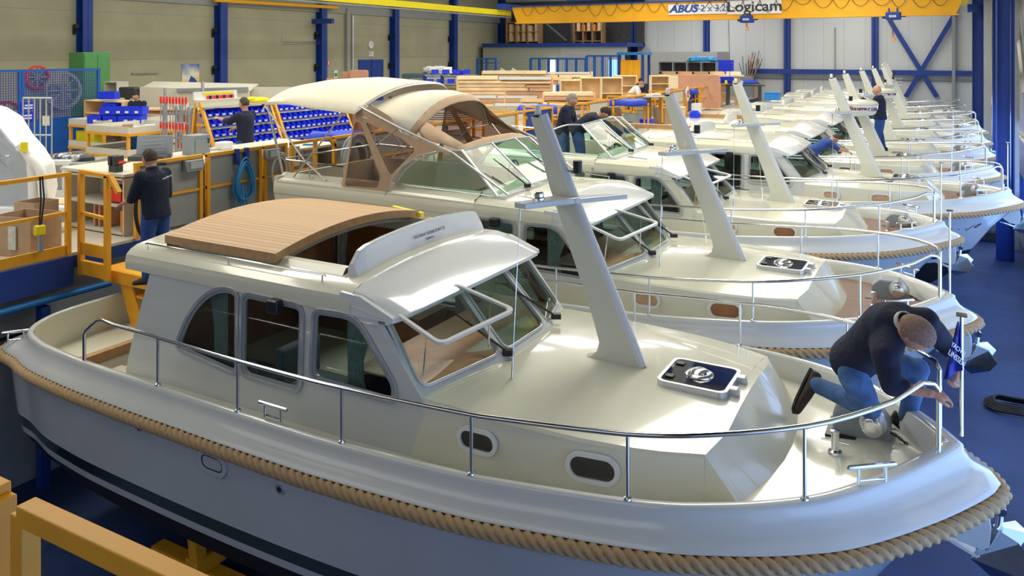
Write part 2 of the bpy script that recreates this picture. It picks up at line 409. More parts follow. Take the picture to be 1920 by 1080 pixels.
# ---- coachroof on the foredeck
def trw(x):
    T = [(-4.3, 1.29), (-3.88, 1.30), (-3.7, 1.315), (-3.2, 1.32), (-2.4, 1.28), (-1.9, 1.20), (-1.53, 1.05)]
    for (a, wa), (b, wb) in zip(T, T[1:]):
        if x <= b: return wa + (wb - wa) * (x - a) / (b - a)
    return 1.05
def trz(x, y, w_): return 2.775 - .012 * (x + 1.5) + .09 * (1 - min(1, (y / w_)) ** 2)
def b_trunk(p):
    m = MB(); xs = [-3.88, -3.8, -3.7] + [-3.6 + .2 * i for i in range(10)] + [-1.66, -1.53]; rows = []
    for x in xs:
        w_ = trw(x); base = max(2.2, sheer(x) + DECK - .01)
        r_ = [(x, -w_ - .02, base), (x, -w_ - .005, trz(x, w_, w_) - .02), (x, -w_ + .015, trz(x, w_, w_))] + [(x, w_ * (-1 + 2 * k / 12), trz(x, abs(w_ * (-1 + 2 * k / 12)), w_)) for k in range(1, 12)]
        r_ += [(x, w_ - .015, trz(x, w_, w_)), (x, w_ + .005, trz(x, w_, w_) - .02), (x, w_ + .02, base)]; rows.append(r_)
    m.grid(rows)
    zt = lambda y: trz(-1.53, abs(y), 1.05); zb = sheer(-1.2) + DECK
    # front: straight middle face and two bevelled corner faces
    tp = [(-1.53, -1.05, zt(1.05))] + [(-1.45 , y, zt(y)) for y in [-.72, -.36, 0, .36, .72]] + [(-1.53, 1.05, zt(1.05))]
    bt = [(-1.30, -1.0, zb)] + [(-1.13 + .06 * (1 - (y / .5) ** 2), y, zb) for y in [-.5, -.25, 0, .25, .5]] + [(-1.30, 1.0, zb)]
    for i in range(6): m.add([tp[i], tp[i + 1], bt[i + 1], bt[i]], [(0, 1, 2, 3)], smooth=0 < i < 5)
    m.add([(-1.53, -1.07, zb), tp[0], bt[0]], [(0, 1, 2)]); m.add([(-1.53, 1.07, zb), tp[-1], bt[-1]], [(0, 1, 2)])
    m.add([(-1.53, y, zt(y)) for y in (-1.05, -.7, -.35, 0, .35, .7, 1.05)] + tp[1:6], [(0, 7, 1), (1, 7, 8, 2), (2, 8, 9, 3), (3, 9, 10, 4), (4, 10, 11, 5), (5, 11, 6)])
    return m.build('coachroof', 'gelcoat', p, angle=25)
def hatch_part(p, key='black_glass'):
    c = Vector((-1.86, -.02, 2.885)); m = MB()
    out = rrect(-.29, .29, -.28, .28, .07); inn = rrect(-.262, .262, -.252, .252, .055)
    m.wall(out, [inn], lambda u, v: (c.x + u, c.y + v, c.z - .045), (0, 0, .075)); o = m.build('deck_hatch', 'aluminium', p, bevel=.006)
    MB().ext([(c.x + u, c.y + v, c.z - .03) for u, v in inn], (0, 0, .057)).build('hatch_pane', key, o)
    MB().lathe([(.0, .050), (.05, .048), (.072, .036), (.078, .022), (.10, .020), (.115, .010), (.118, 0)], c + Vector((0, 0, .028)), 28).build('ventilator', 'steel', o)
    for s_ in (-1, 1):
        MB().bx(c.x + .28, c.x + .36, c.y + s_ * .13 - .035, c.y + s_ * .13 + .035, c.z - .04, c.z + .035).build('hinge', 'aluminium', o, bevel=.012)
        MB().bx(c.x - .24, c.x - .17, c.y + s_ * .15 - .03, c.y + s_ * .15 + .03, c.z + .025, c.z + .04).build('latch', 'black_plastic', o, bevel=.004)
    return o
def oval(cx, cz, w_, h_, n=10):
    r = h_ / 2; out = []
    for s_, a0 in ((1, -90), (-1, 90)):
        for k in range(n + 1): a = R(a0 + 180 * k / n); out.append((cx + s_ * (w_ / 2 - r) + r * math.cos(a), cz + r * math.sin(a)))
    return out
def porthole(p, x, z, side, w_=.38, h_=.20, pane='black_glass'):
    y = side * (trw(x) + .01); wd = (trw(x + .15) - trw(x - .15)) / .3 * side
    f = lambda u, v: (u, y + (u - x) * wd, v); m = MB()
    m.wall(oval(x, z, w_, h_), [oval(x, z, w_ - .07, h_ - .07)], f, (0, side * .03, 0)); o = m.build('porthole', 'visor_white', p, bevel=.008)
    MB().ext([f(*q) for q in oval(x, z, w_ - .07, h_ - .07)], (0, side * .012, 0)).build('porthole_pane', pane, o)
    return o
def b_rail(p):
    """stainless side rail with stanchions; near side then far side"""
    root = None
    for s_ in (-1, 1):
        xs = [-7.55, -6.50, -5.42, -4.25, -3.06, -1.90, -.85, -.10]; hs = [.0, .44, .43, .43, .43, .43, .47, .50]
        P = []
        def gy(x):
            for i in range(NG - 1):
                if GUN[i].x <= x <= GUN[i + 1].x and GUN[i].x > -9.3: t = (x - GUN[i].x) / (GUN[i + 1].x - GUN[i].x + 1e-9); return GUN[i].lerp(GUN[i + 1], t).y - .02
            return .1
        base = [Vector((x, s_ * gy(x), sheer(x))) for x in xs]; top = [b + Vector((0, 0, h)) for b, h in zip(base, hs)]
        b0 = Vector((-7.7, s_ * gy(-7.7), sheer(-7.7))); path = [b0 + Vector((0, 0, 0)), b0 + Vector((0, 0, .26)), b0 + Vector((.03, 0, .30)), b0 + Vector((.22, 0, .44)), b0 + Vector((.30, 0, .455))]
        xx = -7.2
        while xx < -.3:
            i = max(k for k in range(len(xs) - 1) if xs[k] <= xx or k == 0); t = (xx - xs[i]) / (xs[i + 1] - xs[i]); hh = .445 if xx < -6.5 else hs[i] + (hs[i + 1] - hs[i]) * t
            path.append(Vector((xx, s_ * gy(xx), sheer(xx) + hh))); xx += .12
        e = base[-1]; e.y = s_ * .20; path += [e + Vector((-.10, s_ * .10, .50)), e + Vector((-.03, s_ * .03, .485)), e + Vector((0, 0, .44)), e + Vector((0, 0, .0))]
        o = MB().tube(path, .0175, 10).build('guard_rail', 'steel', p)
        for k in range(1, 7):
            MB().cyl(base[k], top[k], .0125, 10).lathe([(.0, .0), (.03, 0), (.028, .012), (.013, .02)], base[k], 12).build('stanchion', 'steel', o)
        root = root or o
    return root
def cleat(p, x, y, z, dx=.17, slant=0.0):
    m = MB(); d = Vector((dx, slant, 0)); c = Vector((x, y, z))
    m.tube([c - d + Vector((0, 0, .105)), c - d * .92 + Vector((0, 0, .11)), c + d * .92 + Vector((0, 0, .11)), c + d + Vector((0, 0, .105))], [.008, .016, .016, .008], 8)
    for s_ in (-.55, .55): m.cyl(c + d * s_, c + d * s_ + Vector((0, 0, .11)), .011, 8)
    m.tube([c - d * .55 + Vector((0, 0, .02)), c + d * .55 + Vector((0, 0, .02))], .006, 6)
    return m.build('mooring_cleat', 'steel', p)
def b_mast(p):
    m = MB()
    prof = [(-2.37, 2.855), (-2.66, 3.51), (-3.0, 4.25), (-3.33, 5.0), (-3.44, 5.0), (-3.24, 4.35), (-3.05, 3.85), (-2.87, 3.39), (-2.80, 3.18), (-2.755, 3.03), (-2.775, 2.95), (-2.83, 2.90), (-2.91, 2.875), (-2.91, 2.855)]
    m.ext([(x, -.045, z) for x, z in prof], (0, .09, 0)); o = m.build('mast', 'gelcoat', p, bevel=.012)
    MB().tube([(-2.37, 0, 2.87), (-2.66, 0, 3.51), (-3.0, 0, 4.25), (-3.33, 0, 5.02)], .046, 12).build('leading_edge', 'visor_white', o)
    a = Vector((-3.07, -.02, 4.24)); n_, f_ = Vector((-3.30, -.50, 4.24)), Vector((-2.66, .40, 4.24))
    m = MB(); d = (n_ - a); m.ext([a + Vector((.13, 0, 0)), a + Vector((-.10, .02, 0)), n_ + Vector((-.06, 0, 0)), n_ + Vector((.06, -.02, 0))], (0, 0, .055))
    m.ext([a + Vector((-.06, .06, .0)), a + Vector((.10, -.06, .0)), f_ + Vector((.012, -.01, 0.0)), f_ + Vector((-.012, .01, 0))], (0, 0, .045)); m.build('crosstree', 'gelcoat_cool', o, bevel=.008)
    c = n_ * .62 + a * .38 + Vector((0, 0, .055))
    MB().lathe([(0, 0), (.055, 0), (.055, .02), (.045, .03), (.045, .06), (.03, .075), (0, .078)], c, 16).build('horn_light', 'steel', o)
    MB().lathe([(0, 0), (.025, 0), (.03, .01), (.03, .09), (.022, .1), (0, .1)], (-3.385, 0, 5.01), 12).build('anchor_light', 'white_plastic', o)
    MB().lathe([(0, 0), (.045, 0), (.045, .018), (0, .018)], (-3.385, 0, 5.0), 12).build('light_base', 'black_plastic', o)
    MB().bx(-3.06, -2.98, -.035, .035, 4.52, 4.53).lathe([(0, 0), (.042, 0), (.042, .11), (0, .11)], (-2.98, 0, 4.51), 14).build('steaming_light', 'black_plastic', o)
    for e, q in ((n_, (-3.26, -.72)), (a + Vector((.02, .10, 0)), (-3.05, .74))):
        ft = Vector((q[0], q[1], trz(q[0], abs(q[1]), 1.3))); st = MB().tube([e, ft], .0035, 5)
        st.tube([ft, ft + (e - ft).normalized() * .13], .009, 6).tube([e, e + (ft - e).normalized() * .10], .009, 6); st.build('mast_stay', 'steel', o)
    return o
def b_anchor(p):
    """bow roller cheeks and the polished anchor stowed under the stem"""
    o = None
    for s_ in (-1, 1):
        q = MB().ext([(-.10, s_ * .055, 2.20), (.16, s_ * .055, 2.47), (.205, s_ * .055, 2.40), (.225, s_ * .055, 2.26), (.215, s_ * .055, 2.12), (.17, s_ * .055, 2.09), (.03, s_ * .055, 2.11)], (0, s_ * .012, 0)).build('bow_roller_cheek', 'gelcoat_cool', p, bevel=.006); o = o or q
    MB().cyl((.17, -.055, 2.14), (.17, .055, 2.14), .03).build('bow_roller', 'black_plastic', o)
    a = MB().tube([(.02, 0, 2.10), (.20, 0, 2.17), (.27, 0, 2.24), (.285, 0, 2.36)], [.022, .024, .026, .02], 10).lathe([(0, -.02), (.035, -.02), (.035, .02), (0, .02)], (.285, 0, 2.37), 14, axis='Y').build('anchor', 'steel', o)
    for s_ in (-1, 1):
        MB().ext([(.24, s_ * .02, 2.25), (.38, s_ * .15, 2.25), (.47, s_ * .21, 2.15), (.40, s_ * .18, 2.04), (.22, s_ * .05, 1.93), (.10, s_ * .02, 2.00)], (-.004, 0, -.012)).build('anchor_wing', 'steel', a)
    MB().ext([(.14, -.06, 2.02), (.14, .06, 2.02), (-.02, .04, 2.07), (-.14, 0, 2.10), (-.02, -.04, 2.07)], (0, 0, .015)).build('fluke_tip', 'visor_white', a)
    return a.parent
def b_windlass(p):
    z = sheer(-.7) + DECK + .03; m = MB(); c = Vector((-.64, .40, z)); bo = Vector((-.80, -.05, z))
    m.ext([(c.x - .22, c.y - .13, z), (c.x + .20, c.y - .13, z), (c.x + .20, c.y - .13, z + .12), (c.x + .10, c.y - .13, z + .25), (c.x - .13, c.y - .13, z + .25), (c.x - .22, c.y - .13, z + .17)], (0, .26, 0))
    o = m.build('windlass', 'grey_metal', p, bevel=.02)
    MB().lathe([(.0, -.11), (.075, -.11), (.075, -.03), (.10, -.02), (.10, 0), (.06, .02), (.06, .05), (.085, .07), (.085, .08)], (c.x + .08, c.y - .13, z + .16), 24, axis='Y').build('capstan', 'aluminium', o)
    MB().lathe([(.0, -.005), (.03, -.004), (.062, -.0), (.072, .005), (.075, .05), (0, .051)], (c.x + .08, c.y - .25, z + .16), 28, axis='Y').build('capstan_cap', 'steel', o)
    MB().bx(c.x - .27, c.x + .34, c.y - .18, c.y + .19, z - .01, z + .012).build('base_plate', 'black_plastic', o)
    ch = [(c.x + .10, c.y - .10, z + .10), (c.x + .22, c.y - .10, z + .09), (c.x + .34, c.y - .12, z + .03), (c.x + .44, c.y - .14, z + .01)]
    pts = cr(ch, 6); m = MB()
    for i in range(len(pts) - 1):
        d = (pts[i + 1] - pts[i]).normalized(); q = (pts[i] + pts[i + 1]) / 2; sd = (d.cross(Vector((0, 0, 1))) if i % 2 else d.cross(Vector((0, 1, 0)))).normalized()
        m.tube([q + d * .02 * math.cos(a) + sd * .010 * math.sin(a) for a in [k * math.pi / 4 for k in range(8)]], .004, 5, closed=True)
    m.build('anchor_chain', 'dark_metal', o)
    MB().lathe([(0, 0), (.055, 0), (.05, .02), (.03, .03), (.03, .15), (.034, .155), (.034, .175), (0, .18)], bo, 16).cyl((bo.x - .10, bo.y, z + .09), (bo.x + .10, bo.y, z + .09), .008, 8).build('bollard', 'steel', o)
    return o
# ---- wheelhouse
W1 = [(-7.02, 2.60), (-6.93, 2.82), (-6.76, 3.05), (-6.55, 3.20), (-6.32, 3.28), (-6.10, 3.29), (-5.98, 3.27), (-5.94, 3.15), (-5.94, 2.53), (-6.02, 2.50)]
WALLY = -1.32
def wpoly(px):
    out = []
    for x, y in px: q = at(x, y, Y=6.57 + WALLY); out.append((q.x, q.z))
    return out
WIN = [roundpoly(wpoly([(333, 650), (347, 612), (362, 583), (383, 558), (405, 544), (428, 542), (445, 550), (445, 700)]), [.08, .2, .2, .2, .2, .08, .05, .08]),
       roundpoly(wpoly([(457, 551), (567, 575), (563, 732), (454, 700)]), .09),
       roundpoly(wpoly([(591, 582), (668, 594), (740, 722), (740, 752), (586, 708)]), [.08, .16, .06, .07, .08])]
def b_house(p):
    aft = [(q.x, min(q.z, 3.44)) for q in (at(x, y, Y=6.57 + WALLY) for x, y in ((236, 692), (240, 672), (246, 645), (255, 608), (264, 574), (272, 545), (279, 520), (283, 500), (280, 488), (270, 476), (258, 466)))]
    outer = [(aft[0][0], 2.22)] + aft + [(-7.42, 3.47), (-4.62, 3.50), (-4.25, 3.40), (-3.74, 2.78), (-3.70, 2.26)]
    m = MB()
    for s_ in (-1, 1): m.wall(outer, [offpoly(w_, .0) for w_ in WIN], lambda u, v: (u, s_ * 1.32, v), (0, -s_ * .05, 0))
    m.ext([(-7.2, -1.3, 2.0), (-7.2, -.9, 2.0), (-7.0, -.9, 3.5), (-7.0, -1.3, 3.5)], (.05, 0, 0)); m.ext([(-7.2, 1.3, 2.0), (-7.2, -.25, 2.0), (-7.0, -.25, 3.5), (-7.0, 1.3, 3.5)], (.05, 0, 0))
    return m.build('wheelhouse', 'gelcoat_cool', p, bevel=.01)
def zroof(y, e=3.57, c=.11): return e + c * (1 - min(1.0, abs(y) / 1.3) ** 2)
def roof_rows(x0, x1, n=2, y0=None, y1=None, dz=0.0):
    """roof skin cross-sections between x0 and x1"""
    rows = []
    for i in range(n + 1):
        x = x0 + (x1 - x0) * i / n
        yy = [-1.1 + 2.2 * k / 14 for k in range(15)]
        top = [(x, -1.33, 3.36 + dz), (x, -1.335, 3.44 + dz), (x, -1.32, 3.51 + dz), (x, -1.27, 3.555 + dz), (x, -1.2, zroof(1.2) + dz)] + [(x, y, zroof(y) + dz) for y in yy] + [(x, 1.2, zroof(1.2) + dz), (x, 1.27, 3.555 + dz), (x, 1.32, 3.51 + dz), (x, 1.335, 3.44 + dz), (x, 1.33, 3.36 + dz)]
        rows.append(top)
    return rows
def shell_rows(m, rows, th=.05):
    """closed skin: top rows and the same rows lowered by th"""
    low = [[Vector(q) + Vector((0, 0, -th)) if abs(q[1]) < 1.3 else Vector((q[0], q[1] * .962, q[2] - .01)) for q in r_] for r_ in rows]
    m.grid(rows); m.grid([r_[::-1] for r_ in low])
    for a, b in ((rows[0], low[0]), (rows[-1], low[-1])): m.grid([a, b], smooth=False)
def b_roof_open(p):
    m = MB(); rr0 = roof_rows(-7.50, -6.95); shell_rows(m, rr0); m.poly([Vector(q) + Vector((.01, 0, 0)) for q in rr0[0]]); shell_rows(m, roof_rows(-4.78, -4.5))
    for s_ in (-1, 1):
        def strip(x): return [(x, s_ * 1.33, 3.36), (x, s_ * 1.335, 3.44), (x, s_ * 1.32, 3.51), (x, s_ * 1.27, 3.555), (x, s_ * 1.2, zroof(1.2)), (x, s_ * 1.1, zroof(1.1) + .0), (x, s_ * 1.06, zroof(1.06) + .05), (x, s_ * 1.0, zroof(1.0) + .05), (x, s_ * 1.0, 3.5), (x, s_ * 1.28, 3.45), (x, s_ * 1.28, 3.36)]
        m.grid([strip(-6.95), strip(-4.78)], close_v=True); 
    return m.build('roof', 'gelcoat', p, angle=35)
def b_roof_closed(p, x0=-7.55):
    m = MB(); shell_rows(m, roof_rows(x0, -4.5, 6)); return m.build('roof', 'gelcoat', p, angle=35)
def b_brow(p):
    """sloping visor at the front of the roof"""
    ys = [-1.335, -1.32, -1.27, -1.15] + [-1.0 + 2.0 * k / 12 for k in range(13)] + [1.15, 1.27, 1.32, 1.335]; rows = []
    for y in ys:
        e = abs(y); zf = zroof(e) if e < 1.25 else (3.555 if e < 1.3 else 3.44); k = max(0, (e - 1.15) / .19)
        xf = -3.90 - .10 * (e / 1.3) ** 2 - .12 * k ** 2; zl = 3.455 - .05 * (e / 1.3) ** 2 - .03 * k
        zf2 = zf - .01
        rows.append([(-4.5, y, zf), (-4.42, y, zf2), ((-4.40 + xf) / 2, y, (zf2 * .98 + zl * .98) / 1.96 + .005), (xf - .02, y, zl + .012), (xf, y, zl), (xf + .0, y, zl - .035), (xf - .04, y, zl - .045), (-4.3, y, zl - .05), (-4.5, y * .985, zl - .05)])
    o = MB().grid(rows).build('visor', 'visor_white', p, angle=30)
    for s_ in (-1, 1): m = MB().ext([(-4.62, s_ * 1.28, 3.54), (-4.4, s_ * 1.28, 3.53), (-4.05, s_ * 1.28, 3.40), (-4.05, s_ * 1.28, 3.36), (-4.62, s_ * 1.28, 3.36)], (0, s_ * .045, 0)); m.build('visor_cheek', 'visor_white', o)
    return o
def panel(P, rects, name, m_, p, th=.04, pane=None, frame=True, open_flap=False):
    """P = [bottom-left, bottom-right, top-right, top-left] in space; window rectangle with margins rects=(l,r,b,t) fractions"""
    P = [Vector(q) for q in P]; f = lambda u, v: (P[0] * (1 - u) + P[1] * u) * (1 - v) + (P[3] * (1 - u) + P[2] * u) * v
    n = (P[1] - P[0]).cross(P[3] - P[0]).normalized(); W = (P[1] - P[0]).length; Hh = (P[3] - P[0]).length
    l, r_, b, t = rects; rr = .10
    hole = [(u / W, v / Hh) for u, v in rrect(l * W, (1 - r_) * W, b * Hh, (1 - t) * Hh, rr * .8)]
    o = MB().wall([(0, 0), (1, 0), (1, 1), (0, 1)], [hole], f, n * -th).build(name, m_, p)
    big = [(u / W, v / Hh) for u, v in rrect(l * W - .022, (1 - r_) * W + .022, b * Hh - .022, (1 - t) * Hh + .022, rr)]
    MB().wall(big, [hole], f, n * .014).build('window_frame', 'aluminium', o, bevel=.005)
    if open_flap:
        # hinged at the top, swung outwards
        ho = [(u / W, v / Hh) for u, v in rrect(l * W - .01, (1 - r_) * W + .01, b * Hh, (1 - t) * Hh, rr * .8)]; hi = [(u / W, v / Hh) for u, v in rrect(l * W + .025, (1 - r_) * W - .025, b * Hh + .035, (1 - t) * Hh - .035, rr * .6)]
        piv = f(0, 1 - t); ax = (f(1, 1 - t) - piv).normalized(); rot = Matrix.Rotation(R(open_flap), 3, ax)
        g = lambda u, v: rot @ (f(u, v) - piv) + piv + n * .02
        fl = MB().wall(ho, [hi], g, (rot @ n) * .03).build('opening_window', 'visor_white', o, bevel=.006)
        MB().ext([g(*q) for q in hi], (rot @ n) * .008).build('window_pane', 'cabin_glass', fl)
        for u in (l + .06, 1 - r_ - .06):
            a, c = f(u, b + .10) , g(u, .42); MB().tube([a, a.lerp(c, .6)], .009, 8).tube([a.lerp(c, .55), c], .005, 6).build('gas_strut', 'steel', fl)
    else:
        MB().ext([f(*q) - n * .02 for q in hole], n * .006).build('window_pane', 'cabin_glass', o)
    return o
def wiper(p, a, b):
    a = Vector(a); b = Vector(b); m = MB().tube([a, a.lerp(b, .5), b], .010, 6); m.box(a, (.10, .06, .05), rz=.5)
    d = (b - a).normalized(); side = Vector((0, 0, 1)).cross(d).normalized() * .02
    m.tube([b - d * .30 + side, b + d * .12 + side], .007, 5); return m.build('wiper', 'black_plastic', p)
def b_screen(p, opened=True):
    B = [(-3.75, -1.32, 2.78), (-3.44, -.43, 2.865), (-3.44, .43, 2.865), (-3.75, 1.32, 2.78)]; T = [(-4.25, -1.24, 3.42), (-4.02, -.40, 3.46), (-4.02, .40, 3.46), (-4.25, 1.24, 3.42)]
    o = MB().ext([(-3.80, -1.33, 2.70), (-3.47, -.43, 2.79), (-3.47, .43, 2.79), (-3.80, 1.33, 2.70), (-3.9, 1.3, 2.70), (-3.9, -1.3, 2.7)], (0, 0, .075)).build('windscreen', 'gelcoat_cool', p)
    panel([B[0], B[1], T[1], T[0]], (.06, .05, .13, .02), 'screen_panel', 'gelcoat_cool', o, open_flap=-38 if opened else False)
    panel([B[1], B[2], T[2], T[1]], (.06, .06, .13, .03), 'screen_panel', 'gelcoat_cool', o)
    panel([B[2], B[3], T[3], T[2]], (.05, .06, .13, .02), 'screen_panel', 'gelcoat_cool', o)
    wiper(o, (-3.47, .02 - .43, 2.93), (-3.78, -.62, 3.22)); wiper(o, (-3.50, .62, 2.95), (-3.80, .30, 3.25))
    return o
def b_windows(p):
    root = None
    for s_ in (-1, 1):
        for w_ in WIN:
            f = lambda u, v: (u, s_ * 1.325, v); o = MB().wall(offpoly(w_, -.032), [offpoly(w_, .0)], f, (0, s_ * .018, 0)).build('side_window', 'aluminium', p, bevel=.005)
            MB().wall(offpoly(w_, -.002), [offpoly(w_, .03)], lambda u, v: (u, s_ * 1.32, v), (0, s_ * .008, 0)).build('window_seal', 'grey_metal', o)
            MB().ext([(u, s_ * 1.30, v) for u, v in offpoly(w_, -.01)], (0, s_ * .006, 0)).build('window_pane', 'cabin_glass', o)
            root = root or o
    return root
def cur(m, x0, x1, zt, zb, y, tie=0.0):
    n = 14; rows = []
    for k in range(5):
        t = k / 4; row = []
        for i in range(n + 1):
            u = i / n; x = x0 + (x1 - x0) * (u * (1 - tie * math.sin(t * math.pi * .8) if tie >= 0 else 1)); 
            if tie < 0: x = x1 - (x1 - x0) * ((1 - u) * (1 + tie * math.sin(t * math.pi * .8)))
            row.append((x, y + .018 * math.sin(u * 30), zt + (zb - zt) * t))
        rows.append(row)
    m.grid(rows)
def b_interior(p):
    m = MB(); m.bx(-6.98, -3.9, -1.24, 1.24, 1.9, 1.94); o = m.build('saloon', 'cabin_dark', p)
    outer = [(-6.95, 1.94), (-6.93, 3.50), (-4.6, 3.44), (-4.28, 3.36), (-3.95, 2.90), (-3.95, 1.94)]
    for s_ in (-1, 1): MB().wall(outer, [offpoly(w_, -.035) for w_ in WIN], lambda u, v: (u, s_ * 1.255, v), (0, -s_ * .02, 0)).build('wall_lining', 'mahogany', o)
    MB().bx(-6.98, -6.94, -1.2, 1.2, 1.94, 3.3).build('bulkhead', 'mahogany', o)
    MB().ext([(-3.80, -1.22, 2.845), (-3.52, -.40, 2.875), (-3.52, .40, 2.875), (-3.80, 1.22, 2.845), (-4.55, 1.22, 2.84), (-4.55, -1.22, 2.84)], (0, 0, .02)).build('dashboard', 'table_wood', o, bevel=.01)
    MB().bx(-4.58, -4.4, -1.2, 1.2, 1.94, 2.79).build('console', 'mahogany', o)
    MB().bx(-6.9, -5.8, -1.22, -.65, 1.95, 2.42).bx(-6.9, -5.8, -1.24, -1.12, 2.42, 2.66).bx(-5.5, -4.9, -1.22, -.7, 1.95, 2.52).bx(-5.5, -5.4, -1.22, -.7, 2.5, 2.86).build('seating', 'cushion', o, bevel=.03)
    MB().bx(-6.9, -5.2, .65, 1.22, 1.95, 2.62).build('galley_unit', 'mahogany', o)
    for a_ in ((-6.40, -6.10, 3.33, 2.50, -1.22, -.35), (-6.0, -5.88, 3.33, 2.5, -1.22, .3), (-5.12, -4.98, 3.30, 2.5, -1.22, .3), (-4.62, -4.25, 3.30, 2.62, -1.22, .5), (-4.16, -3.98, 2.90, 2.45, -1.22, -.3), (-6.9, -6.7, 3.33, 2.5, 1.22, .3), (-6.1, -5.6, 3.33, 2.5, 1.22, .2), (-5.1, -4.8, 3.33, 2.5, 1.22, .3)):
        m = MB(); cur(m, *a_); m.build('curtain', 'curtain', o)
    return o
def b_roofhatch(p):
    xs = (-7.12, -5.55); rows = []; ys = [-1.15 + 2.3 * k / 16 for k in range(17)]; zz = lambda y: 3.715 + .13 * (1 - (y / 1.15) ** 2)
    m = MB(); top = [[(x, y, zz(y)) for y in ys] for x in (xs[0], xs[0] + .5, xs[1] - .5, xs[1])]; low = [[(x, y, zz(y) - .085) for y in ys] for x in (xs[0], xs[0] + .5, xs[1] - .5, xs[1])]
    m.grid(top, smooth=True); o = m.build('sliding_roof', 'teak_planks', p)
    m = MB(); m.grid([r_[::-1] for r_ in low])
    for k in (0, -1): m.grid([top[k], low[k]], smooth=False); m.grid([[r_[k] for r_ in top], [r_[k] for r_ in low]], smooth=False)
    m.grid([[(xs[0] + .03, y, zz(y) - .085) for y in ys], [(xs[0] + .03, y, zz(y) - .13) for y in ys]]); m.build('roof_edge', 'teak_trim', o)
    m = MB(); m.grid([[(xs[1] - .05, y * .97, zz(y) - .085) for y in ys], [(xs[1] - .03, y * .97, zz(y) - .13) for y in ys], [(xs[1] - .1, y * .97, zz(y) - .13) for y in ys]]); m.build('seal_strip', 'grey_panel', o)
    return o
def b_bar(p, x0=-4.66, text=True):
    ys = [-1.08 + 2.16 * k / 24 for k in range(25)]; rows = []
    for y in ys:
        e = abs(y) / 1.08; z0 = zroof(y) - .02; h = .235 * (1 - max(0, (e - .86) / .14) ** 2 * .45); rows.append([(x0 + .05, y, z0), (x0 + .0, y, z0 + h - .02), (x0 - .015, y, z0 + h), (x0 - .055, y, z0 + h), (x0 - .07, y, z0 + h - .02), (x0 - .08, y, z0)])
    m = MB(); m.grid(rows, close_v=False); m.poly(rows[0]); m.poly(rows[-1]); o = m.build('roof_spoiler', 'visor_white', p, angle=30)
    if text:
        for body, size, c, zc in (('SEDAN VARIODECK', .048, 0, .125), ('by linssen', .026, .0, .075)):
            M = frame_mat((x0 + .0265 + (.018 if size < .05 else 0), .02, zroof(0) - .02 + zc), (0, 1, 0), (-.25, 0, 1)); text_mesh(body, size, M, 'lettering', 'faint_ink', o, ext=.004, sx=1.25)
    return o
def b_roofrail(p, x0=-7.3, x1=-4.85):
    r_ = None
    for s_ in (-1, 1):
        m = MB(); y = s_ * 1.24; z = 3.565
        m.tube([(x0, y, z + .055), (x0 + .02, y, z + .065), (x1 - .02, y, z + .065), (x1, y, z + .055)], .009, 8)
        for k in (0, .5, 1): m.cyl((x0 + .04 + (x1 - x0 - .08) * k, y, z - .01), (x0 + .04 + (x1 - x0 - .08) * k, y, z + .065), .008, 8)
        o = m.build('roof_rail', 'steel', p); r_ = r_ or o
    return r_
def b_navlight(p):
    return MB().bx(-5.40, -5.27, -1.42, -1.32, 3.26, 3.38).build('navigation_light', 'black_plastic', p, bevel=.015)
def hull_y(x, z):
    a = full(half_ring(.10, -.25)); r1 = hull_ring(*LV[0]); r2 = hull_ring(*LV[1])
    def yy(ring):
        pts = ring[:NG]
        for i in range(NG - 1):
            if pts[i].x <= x <= pts[i + 1].x and pts[i + 1].x > -9.3: t = (x - pts[i].x) / (pts[i + 1].x - pts[i].x + 1e-9); return pts[i].lerp(pts[i + 1], t)
        return pts[-1]
    p0, p1, p2 = yy(a), yy(r1), yy(r2)
    if z >= p1.z: t = (z - p1.z) / (p0.z - p1.z); return p1.y + (p0.y - p1.y) * t
    t = (z - p2.z) / (p1.z - p2.z); return p2.y + (p1.y - p2.y) * t
def hull_pt(x, z, off=0.0):
    P0 = Vector((x, hull_y(x, z), z)); dx = (Vector((x + .03, hull_y(x + .03, z), z)) - P0).normalized(); dz = (Vector((x, hull_y(x, z + .03), z + .03)) - P0).normalized(); n = dx.cross(dz).normalized()
    if n.y > 0: n = -n
    return P0 + n * off, dx, dz, n
def hull_fittings(b):
    P0, dx, dz, n = hull_pt(-5.62, 2.04); f = lambda u, v: P0 + dx * u + dz * v
    o = MB().wall(oval(0, 0, .36, .22), [oval(0, 0, .27, .13)], f, n * .02).build('hull_porthole', 'hull_paint', b, bevel=.006); MB().wall(oval(0, 0, .29, .15), [oval(0, 0, .25, .11)], lambda u, v: f(u, v) + n * .004, n * .012).build('seal', 'black_plastic', o); MB().ext([f(*q) for q in oval(0, 0, .25, .11)], n * .012).build('porthole_pane', 'hull_paint', o)
    for x, z, r_ in ((-4.82, 2.03, .045), (-6.62, 2.10, .022)):
        P0, dx, dz, n = hull_pt(x, z); o = MB().tube([P0 - n * .01, P0 + n * .015], r_, 20).build('through_hull_fitting', 'aluminium', b); MB().tube([P0, P0 + n * .017], r_ * .55, 16).build('bore', 'black_plastic', o)
def hull_word(b, word, x0, z, size, step, m_, shear):
    for i, chr_ in enumerate(word):
        P0, dx, dz, n = hull_pt(x0 + step[i], z, .004); M = frame_mat(P0, dx, dz); text_mesh(chr_, size, M, 'name_lettering', m_, b, .004, shear, 1.1, .004)
CACHE = {}
def part(p, key, fn):
    if key in CACHE:
        c = copy_tree(CACHE[key]); c.parent = p; 
        return c
    before = set(o.name for o in COL.objects)
    o = fn(p); CACHE[key] = o; CACHE[key + '/all'] = [q for q in COL.objects if q.name not in before and q.parent == p]
    return o
